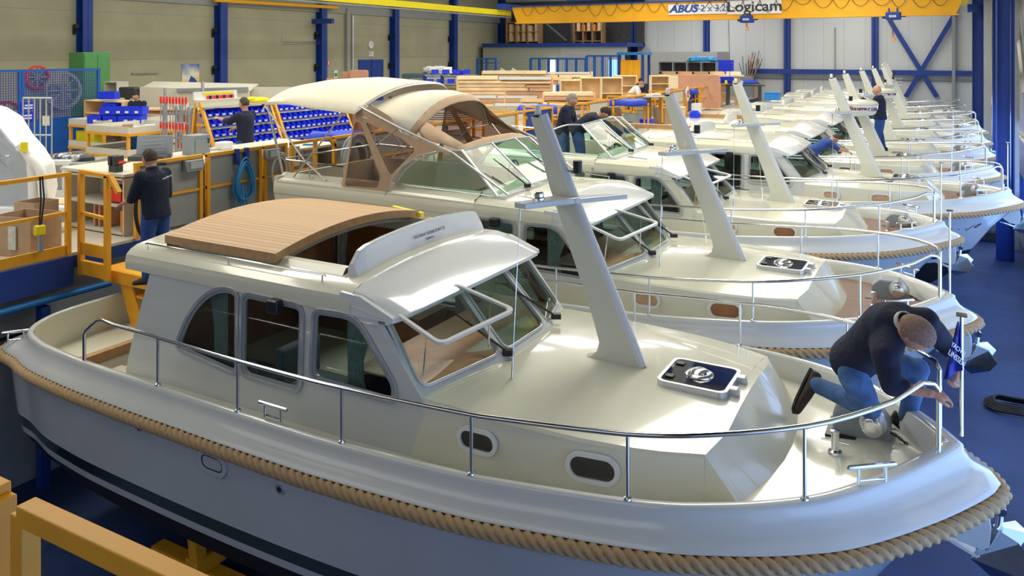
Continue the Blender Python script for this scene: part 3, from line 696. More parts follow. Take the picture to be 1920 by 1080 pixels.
def parts(p, key, fn):
    """as part() for builders that make several sibling parts"""
    if key + '/all' in CACHE:
        for q in CACHE[key + '/all']: c = copy_tree(q); c.parent = p
        return
    part(p, key, fn)
def boat(label, loc, kind='sedan', cockpit=True, planked=True, detail=True, open_roof=False, opened=True, panes=('black_glass', 'black_glass')):
    b = thing('motor_yacht', label, 'motor yacht', loc, group='motor yachts in the row', local=True)
    for k, f in (('hull', b_hull), ('stripe', b_stripe), ('band', b_band), ('anti', b_anti), ('bul', b_bulwark), ('rope', b_rope), ('deck', b_deck), ('trunk', b_trunk), ('mast', b_mast), ('brow', b_brow)): parts(b, k, f)
    parts(b, 'rail', b_rail)
    parts(b, 'hatch', hatch_part); parts(b, 'wind', b_windlass)
    if planked: parts(b, 'plank', b_foreplank)
    if detail: parts(b, 'anchor', b_anchor)
    if kind == 'sedan': parts(b, 'house', b_house); parts(b, 'cock', b_cockpit)
    else: parts(b, 'achouse', b_ac_house)
    parts(b, 'win', b_windows); parts(b, 'inter', b_interior); parts(b, 'screen' + str(opened), lambda q: b_screen(q, opened)); parts(b, 'nav', b_navlight)
    if open_roof: parts(b, 'roofo', b_roof_open); parts(b, 'slide', b_roofhatch); parts(b, 'bar', b_bar); parts(b, 'rrail', b_roofrail)
    elif kind == 'sedan': parts(b, 'roofc', b_roof_closed); parts(b, 'bar2', lambda q: b_bar(q, -6.3, False)); parts(b, 'rrail', b_roofrail)
    for (x, z, w_, h_), pk in zip(((-3.22, 2.60, .36, .20), (-2.28, 2.60, .40, .22)), panes): parts(b, 'port%s%s' % (x, pk), lambda q: porthole(q, x, z, -1, w_, h_, pk))
    parts(b, 'cleats', lambda q: [cleat(q, -5.0, -1.72, 2.52), cleat(q, -.48, -.80, 2.745, .14, .11), cleat(q, -5.0, 1.72, 2.52), cleat(q, -.48, .80, 2.745, .14, -.11), cleat(q, -9.37, -1.40, 2.30, .09, .11)][0])
    return b
# ---- raised aft-deck type: wheelhouse walls run to the stern, windscreen on the roof
def b_ac_house(p):
    outer = [(-9.35, 2.2), (-9.45, 3.45), (-9.40, 3.56), (-7.42, 3.56), (-4.62, 3.52), (-4.25, 3.40), (-3.74, 2.78), (-3.70, 2.26)]
    m = MB()
    for s_ in (-1, 1): m.wall(outer, WIN, lambda u, v: (u, s_ * 1.32, v), (0, -s_ * .05, 0))
    m.ext([(-9.38, -1.3, 2.2), (-9.38, 1.3, 2.2), (-9.45, 1.3, 3.5), (-9.45, -1.3, 3.5)], (.05, 0, 0))
    o = m.build('wheelhouse', 'gelcoat', p, bevel=.01)
    m = MB(); shell_rows(m, roof_rows(-5.75, -4.5, 3)); m.build('roof', 'gelcoat', o, angle=35)
    m = MB()
    for s_ in (-1, 1):
        st = lambda x: [(x, s_ * 1.33, 3.36), (x, s_ * 1.335, 3.44), (x, s_ * 1.32, 3.52), (x, s_ * 1.28, 3.58), (x, s_ * 1.18, 3.60), (x, s_ * 1.12, 3.66), (x, s_ * 1.08, 3.66), (x, s_ * 1.07, 3.0), (x, s_ * 1.28, 3.0), (x, s_ * 1.28, 3.36)]
        m.grid([st(-9.45), st(-5.7)], close_v=True)
    m.bx(-9.47, -9.39, -1.3, 1.3, 3.3, 3.62); m.build('coaming', 'gelcoat', o, angle=35)
    MB().bx(-9.4, -5.75, -1.1, 1.1, 2.98, 3.02).build('aft_deck', 'teak_deck', o)
    MB().bx(-5.85, -5.6, -1.1, 1.1, 3.0, 3.62).build('helm_bulkhead', 'gelcoat', o)
    m = MB(); m.lathe([(.17, -.012), (.185, 0), (.17, .012), (.155, 0), (.17, -.012)], (-6.05, .45, 3.72), 24, axis='X'); m.cyl((-6.05, .45, 3.72), (-5.85, .45, 3.65), .02)
    for k in range(3): a = R(90 + 120 * k); m.cyl((-6.05, .45, 3.72), (-6.05, .45 + .17 * math.cos(a), 3.72 + .17 * math.sin(a)), .01, 6)
    m.build('steering_wheel', 'black_plastic', o)
    for s_ in (-1, 1):
        m = MB(); m.tube([(-8.1, s_ * 1.2, 3.62), (-8.1, s_ * 1.2, 3.85), (-9.3, s_ * 1.2, 3.88), (-9.42, s_ * 1.1, 3.88), (-9.42, 0, 3.88)], .014, 8); m.cyl((-8.8, s_ * 1.2, 3.62), (-8.8, s_ * 1.2, 3.87), .011)
        m.build('aft_rail', 'steel', o); m = MB(); m.tube([(-5.1, s_ * 1.15, 3.63), (-5.1, s_ * 1.15, 3.66), (-4.72, s_ * 1.15, 3.64), (-4.72, s_ * 1.15, 3.6)], .009, 8); m.build('grab_rail', 'steel', o)
    return o
def b_ac_screen(p, panes=True):
    """framed glass windscreen standing on the roof, with curved side wings"""
    bz, tz = 3.62, 4.20
    B = [Vector((-5.42, -1.14, bz)), Vector((-5.28, -.40, bz + .08)), Vector((-5.28, .40, bz + .08)), Vector((-5.42, 1.14, bz))]
    T = [Vector((-6.08, -1.02, tz)), Vector((-5.98, -.36, tz + .05)), Vector((-5.98, .36, tz + .05)), Vector((-6.08, 1.02, tz))]
    o = MB().ext([B[0] + Vector((.10, -.04, -.06)), B[1] + Vector((.12, 0, -.06)), B[2] + Vector((.12, 0, -.06)), B[3] + Vector((.10, .04, -.06)), B[3] + Vector((-.1, .0, -.06)), B[0] + Vector((-.1, 0, -.06))], (0, 0, .07)).build('deck_windscreen', 'visor_white', p)
    fr = MB()
    for i in range(4): fr.tube([B[i], T[i]], .022 if i in (0, 3) else .016, 8)
    fr.tube(T, .017, 8); fr.tube(B, .015, 8)
    for s_ in (-1, 1):
        b0, t0 = (B[0], T[0]) if s_ < 0 else (B[3], T[3]); q = [t0, Vector((-6.4, s_ * 1.07, tz - .02)), Vector((-6.75, s_ * 1.12, tz - .16)), Vector((-7.0, s_ * 1.15, tz - .34)), Vector((-7.15, s_ * 1.16, bz + .04))]
        c = cr(q, 5); fr.tube(c, .016, 8); fr.tube([b0, Vector((-7.15, s_ * 1.16, bz + .04))], .012, 8)
        MB().ext([b0] + c, (0, s_ * .006, 0)).build('side_pane', 'clear_glass', o)
    fr.build('screen_frame', 'aluminium', o)
    for i in range(3): MB().ext([B[i], B[i + 1], T[i + 1], T[i]], (-.004, 0, -.005)).build('front_pane', 'clear_glass', o)
    wiper(o, B[1] + Vector((.06, -.25, .02)), B[1] + Vector((-.30, -.40, .32))); wiper(o, B[2] + Vector((.06, .1, .02)), B[2] + Vector((-.30, -.2, .32)))
    return o
def arch(x, y0, z0, zc, xc=None, n=16, s=1.35):
    out = []
    for k in range(n + 1):
        u = -1 + 2 * k / n; out.append(Vector(((x if xc is None else x + (xc - x) * (1 - abs(u) ** 2)), y0 * u, z0 + (zc - z0) * (1 - abs(u) ** (2 * s)))))
    return out
def b_canopy(p):
    A = [arch(-9.75, 1.28, 4.68, 4.97), arch(-9.68, 1.26, 4.80, 5.06), arch(-9.2, 1.27, 4.82, 5.14), arch(-8.5, 1.28, 4.76, 5.18), arch(-7.80, 1.30, 4.72, 5.12, -7.45)]
    low = [[q - Vector((0, 0, .02)) for q in r_] for r_ in A]
    m = MB(); m.grid(A); m.grid([r_[::-1] for r_ in low]); m.grid([A[-1], low[-1]]); m.grid([A[0], low[0]])
    for k in (0, -1): m.grid([[r_[k] for r_ in A], [r_[k] + Vector((0, 0, -.05)) for r_ in A]])
    o = m.build('canopy', 'canvas_cream', p, angle=60)
    # middle piece between the two arches, front piece down to the windscreen
    B1 = arch(-7.72, 1.24, 4.62, 4.98, -7.45); B2 = arch(-6.95, 1.12, 4.42, 4.93, -6.75)
    MB().grid([B1, [a.lerp(b, .5) + Vector((0, 0, .03)) for a, b in zip(B1, B2)], B2]).build('middle_panel', 'canvas_cream', o, solid=.012, angle=60)
    T = [Vector((-6.08, -1.02, 4.20)), Vector((-5.98, -.36, 4.25)), Vector((-5.98, .36, 4.25)), Vector((-6.08, 1.02, 4.20))]
    def topline(u): 
        u = max(0, min(1, u)) * 3; i = min(2, int(u)); return T[i].lerp(T[i + 1], u - i)
    def b2(u):
        u = max(0, min(1, u)) * (len(B2) - 1); i = min(len(B2) - 2, int(u)); return B2[i].lerp(B2[i + 1], u - i)
    f = lambda u, v: topline(u).lerp(b2(u), v)
    def curvewall(m, f, u0, u1, v0, v1, nu=10, nv=3): m.grid([[f(u0 + (u1 - u0) * i / nu, v0 + (v1 - v0) * j / nv) for j in range(nv + 1)] for i in range(nu + 1)])
    m = MB(); curvewall(m, f, 0, 1, 0, .12); curvewall(m, f, 0, 1, .86, 1); curvewall(m, f, 0, .09, .12, .86, 2); curvewall(m, f, .91, 1, .12, .86, 2); m.build('front_panel', 'canvas_beige', o, solid=.012)
    m = MB(); curvewall(m, f, .09, .91, .12, .86); m.build('front_window', 'canopy_window', o)
    for s_ in (-1, 1):
        # side panel from the aft arch foot forward: outline in (x,z)
        top = [(-7.85, 4.72), (-7.55, 4.80), (-7.2, 4.65), (-6.95, 4.42), (-6.10, 4.20)]
        arc = [(-6.32, 4.19), (-6.62, 4.12), (-6.9, 3.96), (-7.08, 3.78), (-7.18, 3.60), (-7.30, 3.36), (-7.36, 3.22)]
        outer = top + arc + [(-8.18, 3.16)]
        w1 = roundpoly([(-7.86, 4.55), (-7.76, 4.55), (-7.32, 3.78), (-7.38, 3.60), (-8.0, 3.58)], .05); w2 = roundpoly([(-7.66, 4.56), (-7.0, 4.36), (-6.70, 4.20), (-7.14, 3.80)], .06)
        MB().wall(outer, [w1, w2], lambda u, v: (u, s_ * (1.30 if v < 4 else 1.30 - .12 * (v - 4)), v), (0, -s_ * .012, 0)).build('side_panel', 'canvas_beige', o)
        for w_ in (w1, w2): MB().ext([(u, s_ * (1.295 if v < 4 else 1.295 - .12 * (v - 4)), v) for u, v in w_], (0, -s_ * .004, 0)).build('side_window_film', 'canopy_window', o)
        fr = MB(); fr.tube([(-5.25, s_ * 1.15, 3.66), (-6.1, s_ * 1.22, 4.18), (-7.05, s_ * 1.26, 4.52), (-7.75, s_ * 1.28, 4.80)], .018, 8)
        fr.tube([(-9.7, s_ * 1.26, 4.72), (-8.85, s_ * 1.24, 3.88), (-8.45, s_ * 1.22, 3.62)], .014, 8); fr.tube([(-8.0, s_ * 1.28, 4.72), (-9.1, s_ * 1.24, 3.62)], .014, 8)
        fr.tube([(-9.65, s_ * 1.26, 4.74), (-9.38, s_ * 1.2, 3.66)], .020, 8); fr.tube([(-7.05, s_ * 1.25, 4.5), (-7.6, s_ * 1.25, 4.1)], .010, 6); fr.tube([(-7.05, s_ * 1.25, 4.5), (-6.75, s_ * 1.22, 4.2)], .010, 6)
        fr.tube([(-6.32, s_ * 1.315, 4.20), (-6.62, s_ * 1.315, 4.13), (-6.9, s_ * 1.315, 3.97), (-7.08, s_ * 1.315, 3.79), (-7.18, s_ * 1.315, 3.60), (-7.36, s_ * 1.315, 3.22)], .010, 6)
        fr.build('canopy_frame', 'aluminium', o)
    for A_ in (A[-1], B2, A[1]): MB().tube([q + Vector((.01, 0, -.03)) for q in A_], .013, 8).build('canopy_bow', 'aluminium', o)
    return o
PZ = 2.93; PX = -10.27; LX = -28.0; BYW = 48.6; RX = 1.72
# painted blue workshop floor: worn, with patches
def floor_mat():
    m = mat('blue_floor', (0.055, 0.12, 0.36), 0.4); nt = m.node_tree; b = nt.nodes['Principled BSDF']
    tc = nt.nodes.new('ShaderNodeTexCoord'); n1 = nt.nodes.new('ShaderNodeTexNoise'); n1.inputs['Scale'].default_value = .5; n1.inputs['Detail'].default_value = 8
    n2 = nt.nodes.new('ShaderNodeTexNoise'); n2.inputs['Scale'].default_value = 7; n2.inputs['Detail'].default_value = 6
    r1 = nt.nodes.new('ShaderNodeValToRGB'); r1.color_ramp.elements[0].color = (.010, .030, .115, 1); r1.color_ramp.elements[1].color = (.035, .080, .25, 1)
    r1.color_ramp.elements[0].position = .35; r1.color_ramp.elements[1].position = .65
    mx = nt.nodes.new('ShaderNodeMixRGB'); mx.blend_type = 'MULTIPLY'; mx.inputs[0].default_value = .5
    nt.links.new(tc.outputs['Object'], n1.inputs[0]); nt.links.new(tc.outputs['Object'], n2.inputs[0]); nt.links.new(n1.outputs[0], r1.inputs[0])
    nt.links.new(r1.outputs[0], mx.inputs[1]); nt.links.new(n2.outputs[0], mx.inputs[2]); nt.links.new(mx.outputs[0], b.inputs['Base Color'])
    rr = nt.nodes.new('ShaderNodeMapRange'); rr.inputs[3].default_value = .35; rr.inputs[4].default_value = .7
    nt.links.new(n2.outputs[0], rr.inputs[0]); nt.links.new(rr.outputs[0], b.inputs['Roughness'])
floor_mat()
struct(MB().bx(PX - .3, RX + .3, -4, BYW, -.1, 0).build('floor', 'blue_floor'))
pf = struct(MB().bx(LX, PX, -4, BYW, PZ - .12, PZ).build('floor_platform', 'platform_floor'))
MB().bx(PX - .02, PX + .03, -4, 6.4, PZ - .42, PZ - .04).build('edge_beam', 'blue_steel', pf); MB().bx(PX - .02, PX + .02, 6.4, BYW, PZ - .2, PZ - .04).build('edge_beam', 'blue_steel', pf)
MB().bx(PX - .35, PX - .3, -4, BYW, 0, PZ - .12).build('front_wall', 'grey_metal', pf)
MB().tube([(PX + .06, -4, PZ - .52), (PX + .06, 6.9, PZ - .52)], .045, 10).build('supply_pipe', 'sky_blue', pf)
MB().tube([(PX - .22, -4, PZ - .95), (PX - .22, BYW, PZ - .95)], .02, 6).build('supply_pipe', 'hose_black', pf)
MB().tube([(PX - .2, -4, PZ - 1.12), (PX - .2, BYW, PZ - 1.12)], .03, 6).build('supply_pipe', 'hose_black', pf)
m = MB()
for y in range(-3, 48, 3): m.box((PX + .02, y, (PZ - .6) / 2), (.12, .12, PZ - .6))
m.build('support_columns', 'blue_steel', pf)
MB().bx(PX + .03, PX + 1.05, 17.4, 44, PZ - .14, PZ - .06).build('gangway_deck', 'platform_floor', pf); MB().bx(PX + 1.05, PX + 1.1, 17.4, 44, PZ - .34, PZ - .05).build('gangway_edge', 'yellow_steel', pf)
# yellow walkway lines on the platform
for i, (a, b) in enumerate((((-11.6, 6.6), (-11.6, 47)), ((-14.2, 4), (-14.2, 47)), ((-11.6, 9.9), (-28, 9.9)))):
    struct(MB().bx(min(a[0], b[0]) - .04, max(a[0], b[0]) + .04, min(a[1], b[1]) - .04, max(a[1], b[1]) + .04, PZ + .001, PZ + .004).build('trim_%d' % (i + 1), 'yellow_steel'))
# left concrete wall with two joints and blue columns
wl = struct(MB().bx(LX - .3, LX, -4, BYW + .3, 0, 11).build('wall_left', 'concrete'))
for z in (5.34, 7.12): MB().bx(LX, LX + .012, -4, BYW, z - .018, z + .018).build('panel_joint', 'grey_panel', wl)
MB().bx(LX, LX + .10, -4, BYW, 7.62, 8.02).build('rail_shadow_strip', 'grey_panel', wl)  # dark strip standing in for the crane rail's shadow on the wall
lcols = [at(px, 100, X=LX).y for px in (152, 408, 597, 734, 845, 936)]; pitch = (lcols[4] - lcols[0]) / 4
def blue_column(x, y, dx, dy, z0, z1, face='X', n_=0):
    t = .03; m = MB()
    if face == 'X': m.bx(x, x + t, y - dy / 2, y + dy / 2, z0, z1).bx(x + dx - t, x + dx, y - dy / 2, y + dy / 2, z0, z1).bx(x, x + dx, y - t / 2, y + t / 2, z0, z1)
    else: m.bx(x - dx / 2, x + dx / 2, y, y - t, z0, z1).bx(x - dx / 2, x + dx / 2, y - dy + t, y - dy, z0, z1).bx(x - t / 2, x + t / 2, y - dy, y, z0, z1)
    o = m.build('trim_column', 'blue_steel'); return struct(o)
for y in lcols:
    blue_column(LX, y, .42, .38, PZ, 11); 
    if y < 46:
        for z in (4.95, 6.55): tag(MB().box((LX + .18, y - .30, z), (.2, .12, .14)).bx(LX + .02, LX + .1, y - .34, y - .26, z - .3, z).build('junction_box', 'black_plastic', wl), None, None)
# back wall of light sheet panels
stripes('back_wall_mat', (0.60, 0.64, 0.68), (0.47, 0.50, 0.54), 'X', 1.1, 0.03, 0.55, 0.03)
wb = struct(MB().bx(LX, RX + .5, BYW, BYW + .3, 0, 11).build('wall_back', 'back_wall_mat'))
for px in (1191, 1326, 1477, 1641): q = at(px, 100, Y=BYW); blue_column(q.x, BYW, .34, .30, PZ if q.x < PX else 0, 11, 'Y')
q = at(1788, 100, Y=BYW - .2); struct(MB().bx(q.x - .08, q.x + .08, BYW - .35, BYW, 0, 11).build('trim_post', 'grey_metal'))
x0 = at(1405, 135, Y=BYW).x
struct(MB().bx(x0, 1.0, BYW - .34, BYW - .14, 4.34, 4.62).build('trim_beam', 'blue_steel'))
struct(MB().tube([(x0, BYW - .1, 4.1), (.9, BYW - .1, 4.1)], .05, 6).build('trim_pipe', 'grey_metal'))
for a, b in (((1667, 36), (1757, 182)), ((1792, 24), (1698, 182))):
    p, q = at(*a, Y=BYW - .3), at(*b, Y=BYW - .3); d = (q - p).normalized().cross(Vector((0, 1, 0))) * .12
    struct(MB().ext([p - d, p + d, q + d, q - d], (0, .1, 0)).build('trim_brace', 'blue_steel'))
q = at(1566, 85, Y=BYW - .05); struct(MB().tube([(q.x, BYW - .06, 3.9), (q.x, BYW - .06, 7.0)], .035, 6).build('trim_conduit', 'grey_panel'))
# right side: sliding door panels with a strip of daylight panes, blue columns
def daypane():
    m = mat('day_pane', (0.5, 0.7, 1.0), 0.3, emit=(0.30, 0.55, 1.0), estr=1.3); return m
daypane()
wr = struct(MB().bx(RX, RX + .2, -4, BYW, 1.98, 11).bx(RX, RX + .2, -4, BYW, 0, .5).build('wall_right', 'gelcoat_cool'))
struct(MB().bx(LX, RX + .2, -4.2, -4, 0, 11).build('wall_front', 'grey_metal'))
n = 0
yy = -3.0
while yy < BYW - 2.3:
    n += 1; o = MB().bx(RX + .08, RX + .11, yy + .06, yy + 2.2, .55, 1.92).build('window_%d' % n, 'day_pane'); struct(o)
    m = MB(); m.bx(RX - .02, RX + .14, yy - .04, yy + .06, .5, 1.98)
    for k in (1, 2, 3): m.bx(RX + .02, RX + .12, yy + .55 * k - .012, yy + .55 * k + .012, .5, 1.98)
    m.bx(RX - .02, RX + .14, yy, yy + 2.2, 1.92, 2.0).bx(RX - .02, RX + .14, yy, yy + 2.2, .48, .56); m.build('window_frame', 'blue_steel', o); yy += 2.2
def rcol(y, xa, xb, z1=11):
    t = .03; m = MB().bx(xa, xb, y - t, y + t, 0, z1).bx(xa, xa + .03, y - .2, y + .2, 0, z1).bx(xb - .03, xb, y - .2, y + .2, 0, z1); return struct(m.build('trim_column', 'blue_steel'))
c1 = rcol(25.2, .98, 1.40); rcol(42.1, .70, 1.15); rcol(33.6, 1.20, 1.5); rcol(17.2, 1.45, 1.68)
struct(MB().bx(1.44, 1.6, 26.6, 26.8, 0, 11).build('trim_post', 'grey_panel'))
for x, y in ((1.30, 25.1), (1.18, 33.5)):
    struct(MB().cyl((x, y - .12, 1.5), (x, y - .12, 9), .018, 6).build('trim_conduit', 'steel'))
p, q = at(1903, 0, X=1.60), at(1922, 175, X=1.60); struct(MB().tube([p, q], .07, 4).build('trim_brace', 'grey_panel'))
p, q = at(1897, 240, X=1.66), at(1930, 275, X=1.66); struct(MB().tube([p, q], .05, 4).build('trim_rail', 'light_board'))
# roof: dark deck between the skylights, and girders
m = MB(); xs = [LX, -22.2, -19.8, -13.7, -11.3, -5.5, -2.9, RX + .3]
for a, b in zip(xs[::2], xs[1::2]): m.bx(a, b, -4, BYW, 11.0, 11.1)
m.bx(LX, RX + .3, -4, 6, 11.0, 11.1)
struct(m.build('ceiling', 'grey_panel'))
m = MB()
for y in lcols[1:]: m.bx(LX, RX, y - .12, y + .12, 9.7, 10.3)
struct(m.build('trim_girders', 'blue_steel'))
g = at(1000, 2, Y=47.0).z; struct(MB().bx(-22, 1.2, 46.8, 47.2, g - .1, g + .8).build('trim_girder', 'blue_steel'))
# mezzanine on the left of the back wall
q0, q1 = at(940, 84, Y=45.4), at(1176, 84, Y=45.4); z = 6.06
mz = struct(MB().bx(LX + .4, q1.x, 45.4, BYW, z - .12, z + .12).build('floor_mezzanine', 'blue_steel'))
stripes('block_wall', (0.36, 0.39, 0.33), (0.28, 0.30, 0.26), 'Z', 0.2, 0.08, 0.8, 0.03)
a = at(1052, 100, Y=45.6).x
MB().bx(LX + .4, a, 45.55, 45.7, PZ, z - .12).build('wall_section', 'block_wall', mz); MB().bx(a, q1.x - .1, 45.55, 45.7, PZ, z - .12).build('wall_section', 'grey_wall', mz)
MB().bx(LX + .4, q1.x, 48.3, 48.5, z, z + 3).build('storage_back', 'cabin_dark', mz)
# ================================================================ the row of yachts
BY = [6.57, 10.56, 15.07, 19.2, 23.15, 27.3, 31.5, 35.7, 40.0, 44.3]
B1 = boat('cream motor yacht with teak sliding roof slid open, first of the row', (0, BY[0], 0), open_roof=True, planked=False)
B2 = boat('cream motor yacht carrying a beige canvas canopy over its aft deck', (-.05, BY[1], 0), kind='ac', panes=('table_wood', 'mahogany'))
parts(B2, 'acs', b_ac_screen); b_canopy(B2)
B3 = boat('cream motor yacht with uncovered framed glass windscreen above its cabin roof', (-.20, BY[2], 0), kind='ac', panes=('table_wood', 'mahogany'))
parts(B3, 'acs', b_ac_screen)

hull_fittings(B1)
# ================================================================ overhead crane
CY = 38.0
rail = thing('crane_runway', 'bright yellow crane runway beam hung along the concrete side wall', 'crane rail', (-21.5, 20, 7.6))
MB().bx(-21.62, -21.38, 2, 38.3, 7.60, 7.88).build('runway_beam', 'bright_yellow', rail); MB().bx(-21.66, -21.34, 2, 38.3, 7.50, 7.55).build('conductor_bar', 'grey_metal', rail)
m = MB()
for y in range(3, 38, 5): m.bx(-21.53, -21.47, y, y + .1, 7.88, 11)
m.build('hanger', 'blue_steel', rail)
r2 = thing('crane_runway', 'short visible end of yellow crane runway by the far right corner', 'crane rail', (.35, 30, 7.9))
MB().bx(.25, .50, 16, 42, 7.75, 8.1).build('runway_beam', 'bright_yellow', r2); MB().bx(.5, .9, 30, 30.3, 7.4, 7.75).build('bracket', 'blue_steel', r2); MB().bx(.5, .9, 41, 41.3, 7.4, 7.75).build('bracket', 'blue_steel', r2)
cr_ = thing('overhead_crane', 'orange-yellow overhead crane girder spanning the hall with two white signs', 'crane', (-10, CY, 7.2))
m = MB(); zl, zh = 7.18, 8.06; x0, x1 = -20.75, .05
m.ext([(x0, CY - .2, zl), (x1, CY - .2, zl), (x1 + .35, CY - .2, zh), (x0 - .35, CY - .2, zh)], (0, .4, 0)); m.bx(x0 - .1, x1 + .1, CY - .26, CY + .26, zl - .03, zl + .02); m.build('girder', 'crane_yellow', cr_, bevel=.01)
MB().bx(x0 - .35, x1 + .35, CY - .3, CY - .24, zh - .02, zh + .05).build('cable_rail', 'blue_steel', cr_)
for x in (x0 - .55, x1 + .3): MB().bx(x - .15, x + .25, CY - 1.2, CY + 1.2, 7.88, 8.2).build('end_carriage', 'blue_steel', cr_)
def signboard(a, b, zz0, zz1, txts, name='sign_board'):
    xa, xb = at(a, 0, Y=CY - .27).x, at(b, 0, Y=CY - .27).x; o = MB().bx(xa, xb, CY - .262, CY - .235, zz0, zz1).build(name, 'white_plastic', cr_)
    for body, px, size, mt, sh, sx, zc, bo in txts: text_mesh(body, size, frame_mat((at(px, 0, Y=CY - .27).x, CY - .268, zc), (1, 0, 0), (0, 0, 1)), 'lettering', mt, o, .004, sh, sx, bo)
def zat(px, py): return at(px, py, Y=CY - .27).z
signboard(1253, 1362, zat(1310, 26.5), zat(1310, 7), [('ABUS', 1281, .50, 'sign_blue', .25, 1.15, zat(1281, 17), .02), ('2 x 3,2t', 1340, .46, 'sign_blue', 0, .95, zat(1340, 15.5), .0)])
signboard(1363.5, 1465, zat(1414, 26), zat(1414, -2), [('Logicam', 1414, .68, 'sign_dark', 0, 1.12, zat(1414, 12.5), .012)])
for k in range(26):
    xa = -20.4 + k * .78 + rnd.uniform(-.05, .05); xb = xa + rnd.uniform(.7, .95); dp = rnd.uniform(.3, .62)
    MB().tube([(xa + (xb - xa) * t / 10, CY - .28, zh - dp * (1 - (t / 5 - 1) ** 2)) for t in range(11)], .012, 5).build('festoon_cable', 'wire', cr_)
def hoist(px, py, label, hook):
    c = at(px, py, Y=CY - .1); h = thing('chain_hoist', label, 'hoist', c, group='blue hoists under the crane')
    MB().bx(c.x - .30, c.x + .30, c.y - .22, c.y + .22, c.z - .17, c.z + .17).build('motor_housing', 'blue_steel', h, bevel=.05)
    MB().cyl((c.x + .30, c.y, c.z + .03), (c.x + .48, c.y, c.z + .03), .09).cyl((c.x - .30, c.y, c.z - .05), (c.x - .44, c.y, c.z - .05), .06).build('motor', 'blue_steel', h)
    o = MB().bx(c.x - .15, c.x + .12, c.y - .235, c.y - .215, c.z - .06, c.z + .03).build('name_plate', 'white_plastic', h); text_mesh('ABUS', .085, frame_mat((c.x - .015, c.y - .238, c.z - .015), (1, 0, 0), (0, 0, 1)), 'lettering', 'sign_blue', o, .002)
    zc = c.z - hook; MB().cyl((c.x - .02, c.y, c.z - .1), (c.x - .02, c.y, zc + .1), .018, 6).build('load_chain', 'dark_metal', h)
    MB().tube([(c.x - .02, c.y, zc + .12), (c.x - .02, c.y, zc), (c.x + .07, c.y, zc - .06), (c.x + .04, c.y, zc - .16), (c.x - .05, c.y, zc - .15), (c.x - .09, c.y, zc - .08)], [.05, .04, .028, .03, .025, .012], 8).build('hook', 'orange_plastic', h)
    for s_ in (-1, 1): MB().bx(c.x + s_ * .16 - .03, c.x + s_ * .16 + .03, c.y - .12, c.y + .32, c.z + .15, c.z + .34).build('trolley_hanger', 'blue_steel', h)
hoist(1401, 36, 'blue chain hoist hanging below the white signs with its hook raised', .36)
hoist(1675, 30, 'blue chain hoist at right whose hook hangs lower over the bows', .92)
m = MB().tube([(at(1366, 30, Y=CY).x, CY, 7.2), (at(1369, 120, Y=CY).x, CY, 4.0)], .014, 5); o = m.build('pendant_cable', 'wire'); tag(o, 'thin dark control cable hanging from the crane girder', 'cable')
def ac(b): parts(b, 'acs', b_ac_screen)
B4 = boat('cream sedan yacht with name lettering, brown interior, anchor over blue floor', (.95, BY[3], 0), opened=False, panes=('table_wood', 'table_wood'))
XB = [.78, .80, .80, .80, .55, .35]
desc = ['sedan yacht carrying the larger white radar dome on its mast', 'cream sedan yacht between the two boats with radar domes', 'cream sedan yacht carrying the farther radar dome on its mast',
        'cream sedan yacht just beyond the farther radar dome', 'cream sedan yacht second from the back wall', 'farthest cream yacht standing before the back wall']
FB = [boat(d, (XB[i], BY[4 + i], 0), opened=False, detail=i < 3, panes=('mahogany', 'table_wood')) for i, d in enumerate(desc)]
def lettering(b, body, x, z, size, m_, shear, sx=1.0):
    # on the near bow side of the hull
    text_mesh(body, size, frame_mat((b.location.x + x[0], b.location.y + x[1], z), (x[2], x[3], .06), (-.02, .30, 1)), 'name_lettering', m_, b, .004, shear, sx)
def radome(b, k, z=4.16, x=-3.0):
    prof = [(0, -.16), (.26, -.16), (.31, -.12), (.35, -.02), (.36, .06), (.345, .10), (.28, .13), (0, .15)]; y0 = -.34
    o = MB().lathe([(r_ * k, h * k) for r_, h in prof], (x, y0, z), 32).build('radar_dome', 'gelcoat', b, angle=50)
    MB().lathe([(.362 * k, 0), (.362 * k, .006)], (x, y0, z + .05 * k), 28).build('dome_seam', 'grey_metal', o)
    MB().bx(x - .45, x - .0, -.10, .10, z - .18 * k - .04, z - .16 * k).build('dome_bracket', 'gelcoat', o)
    for i, chr_ in enumerate('Raymarine'):
        a = R(-63 + (i - 4) * 10.5); p = Vector((x + .352 * k * math.cos(a), y0 + .352 * k * math.sin(a), z - .02 * k)); tx = Vector((-math.sin(a), math.cos(a), 0))
        text_mesh(chr_, .135 * k, frame_mat(p, tx, (0, 0, 1)), 'lettering', 'maroon_ink', o, .003, 0, 1.0, .005)
    return o
radome(FB[0], 1.35); radome(FB[2], 1.15)
hull_word(B4, 'Jantje', -1.22, 2.13, .27, [0, .18, .33, .47, .56, .66], 'green_paint', .5)
hull_word(B2, 'KIMBER', -1.62, 2.14, .26, [0, .17, .33, .52, .70, .86], 'green_paint', .15)
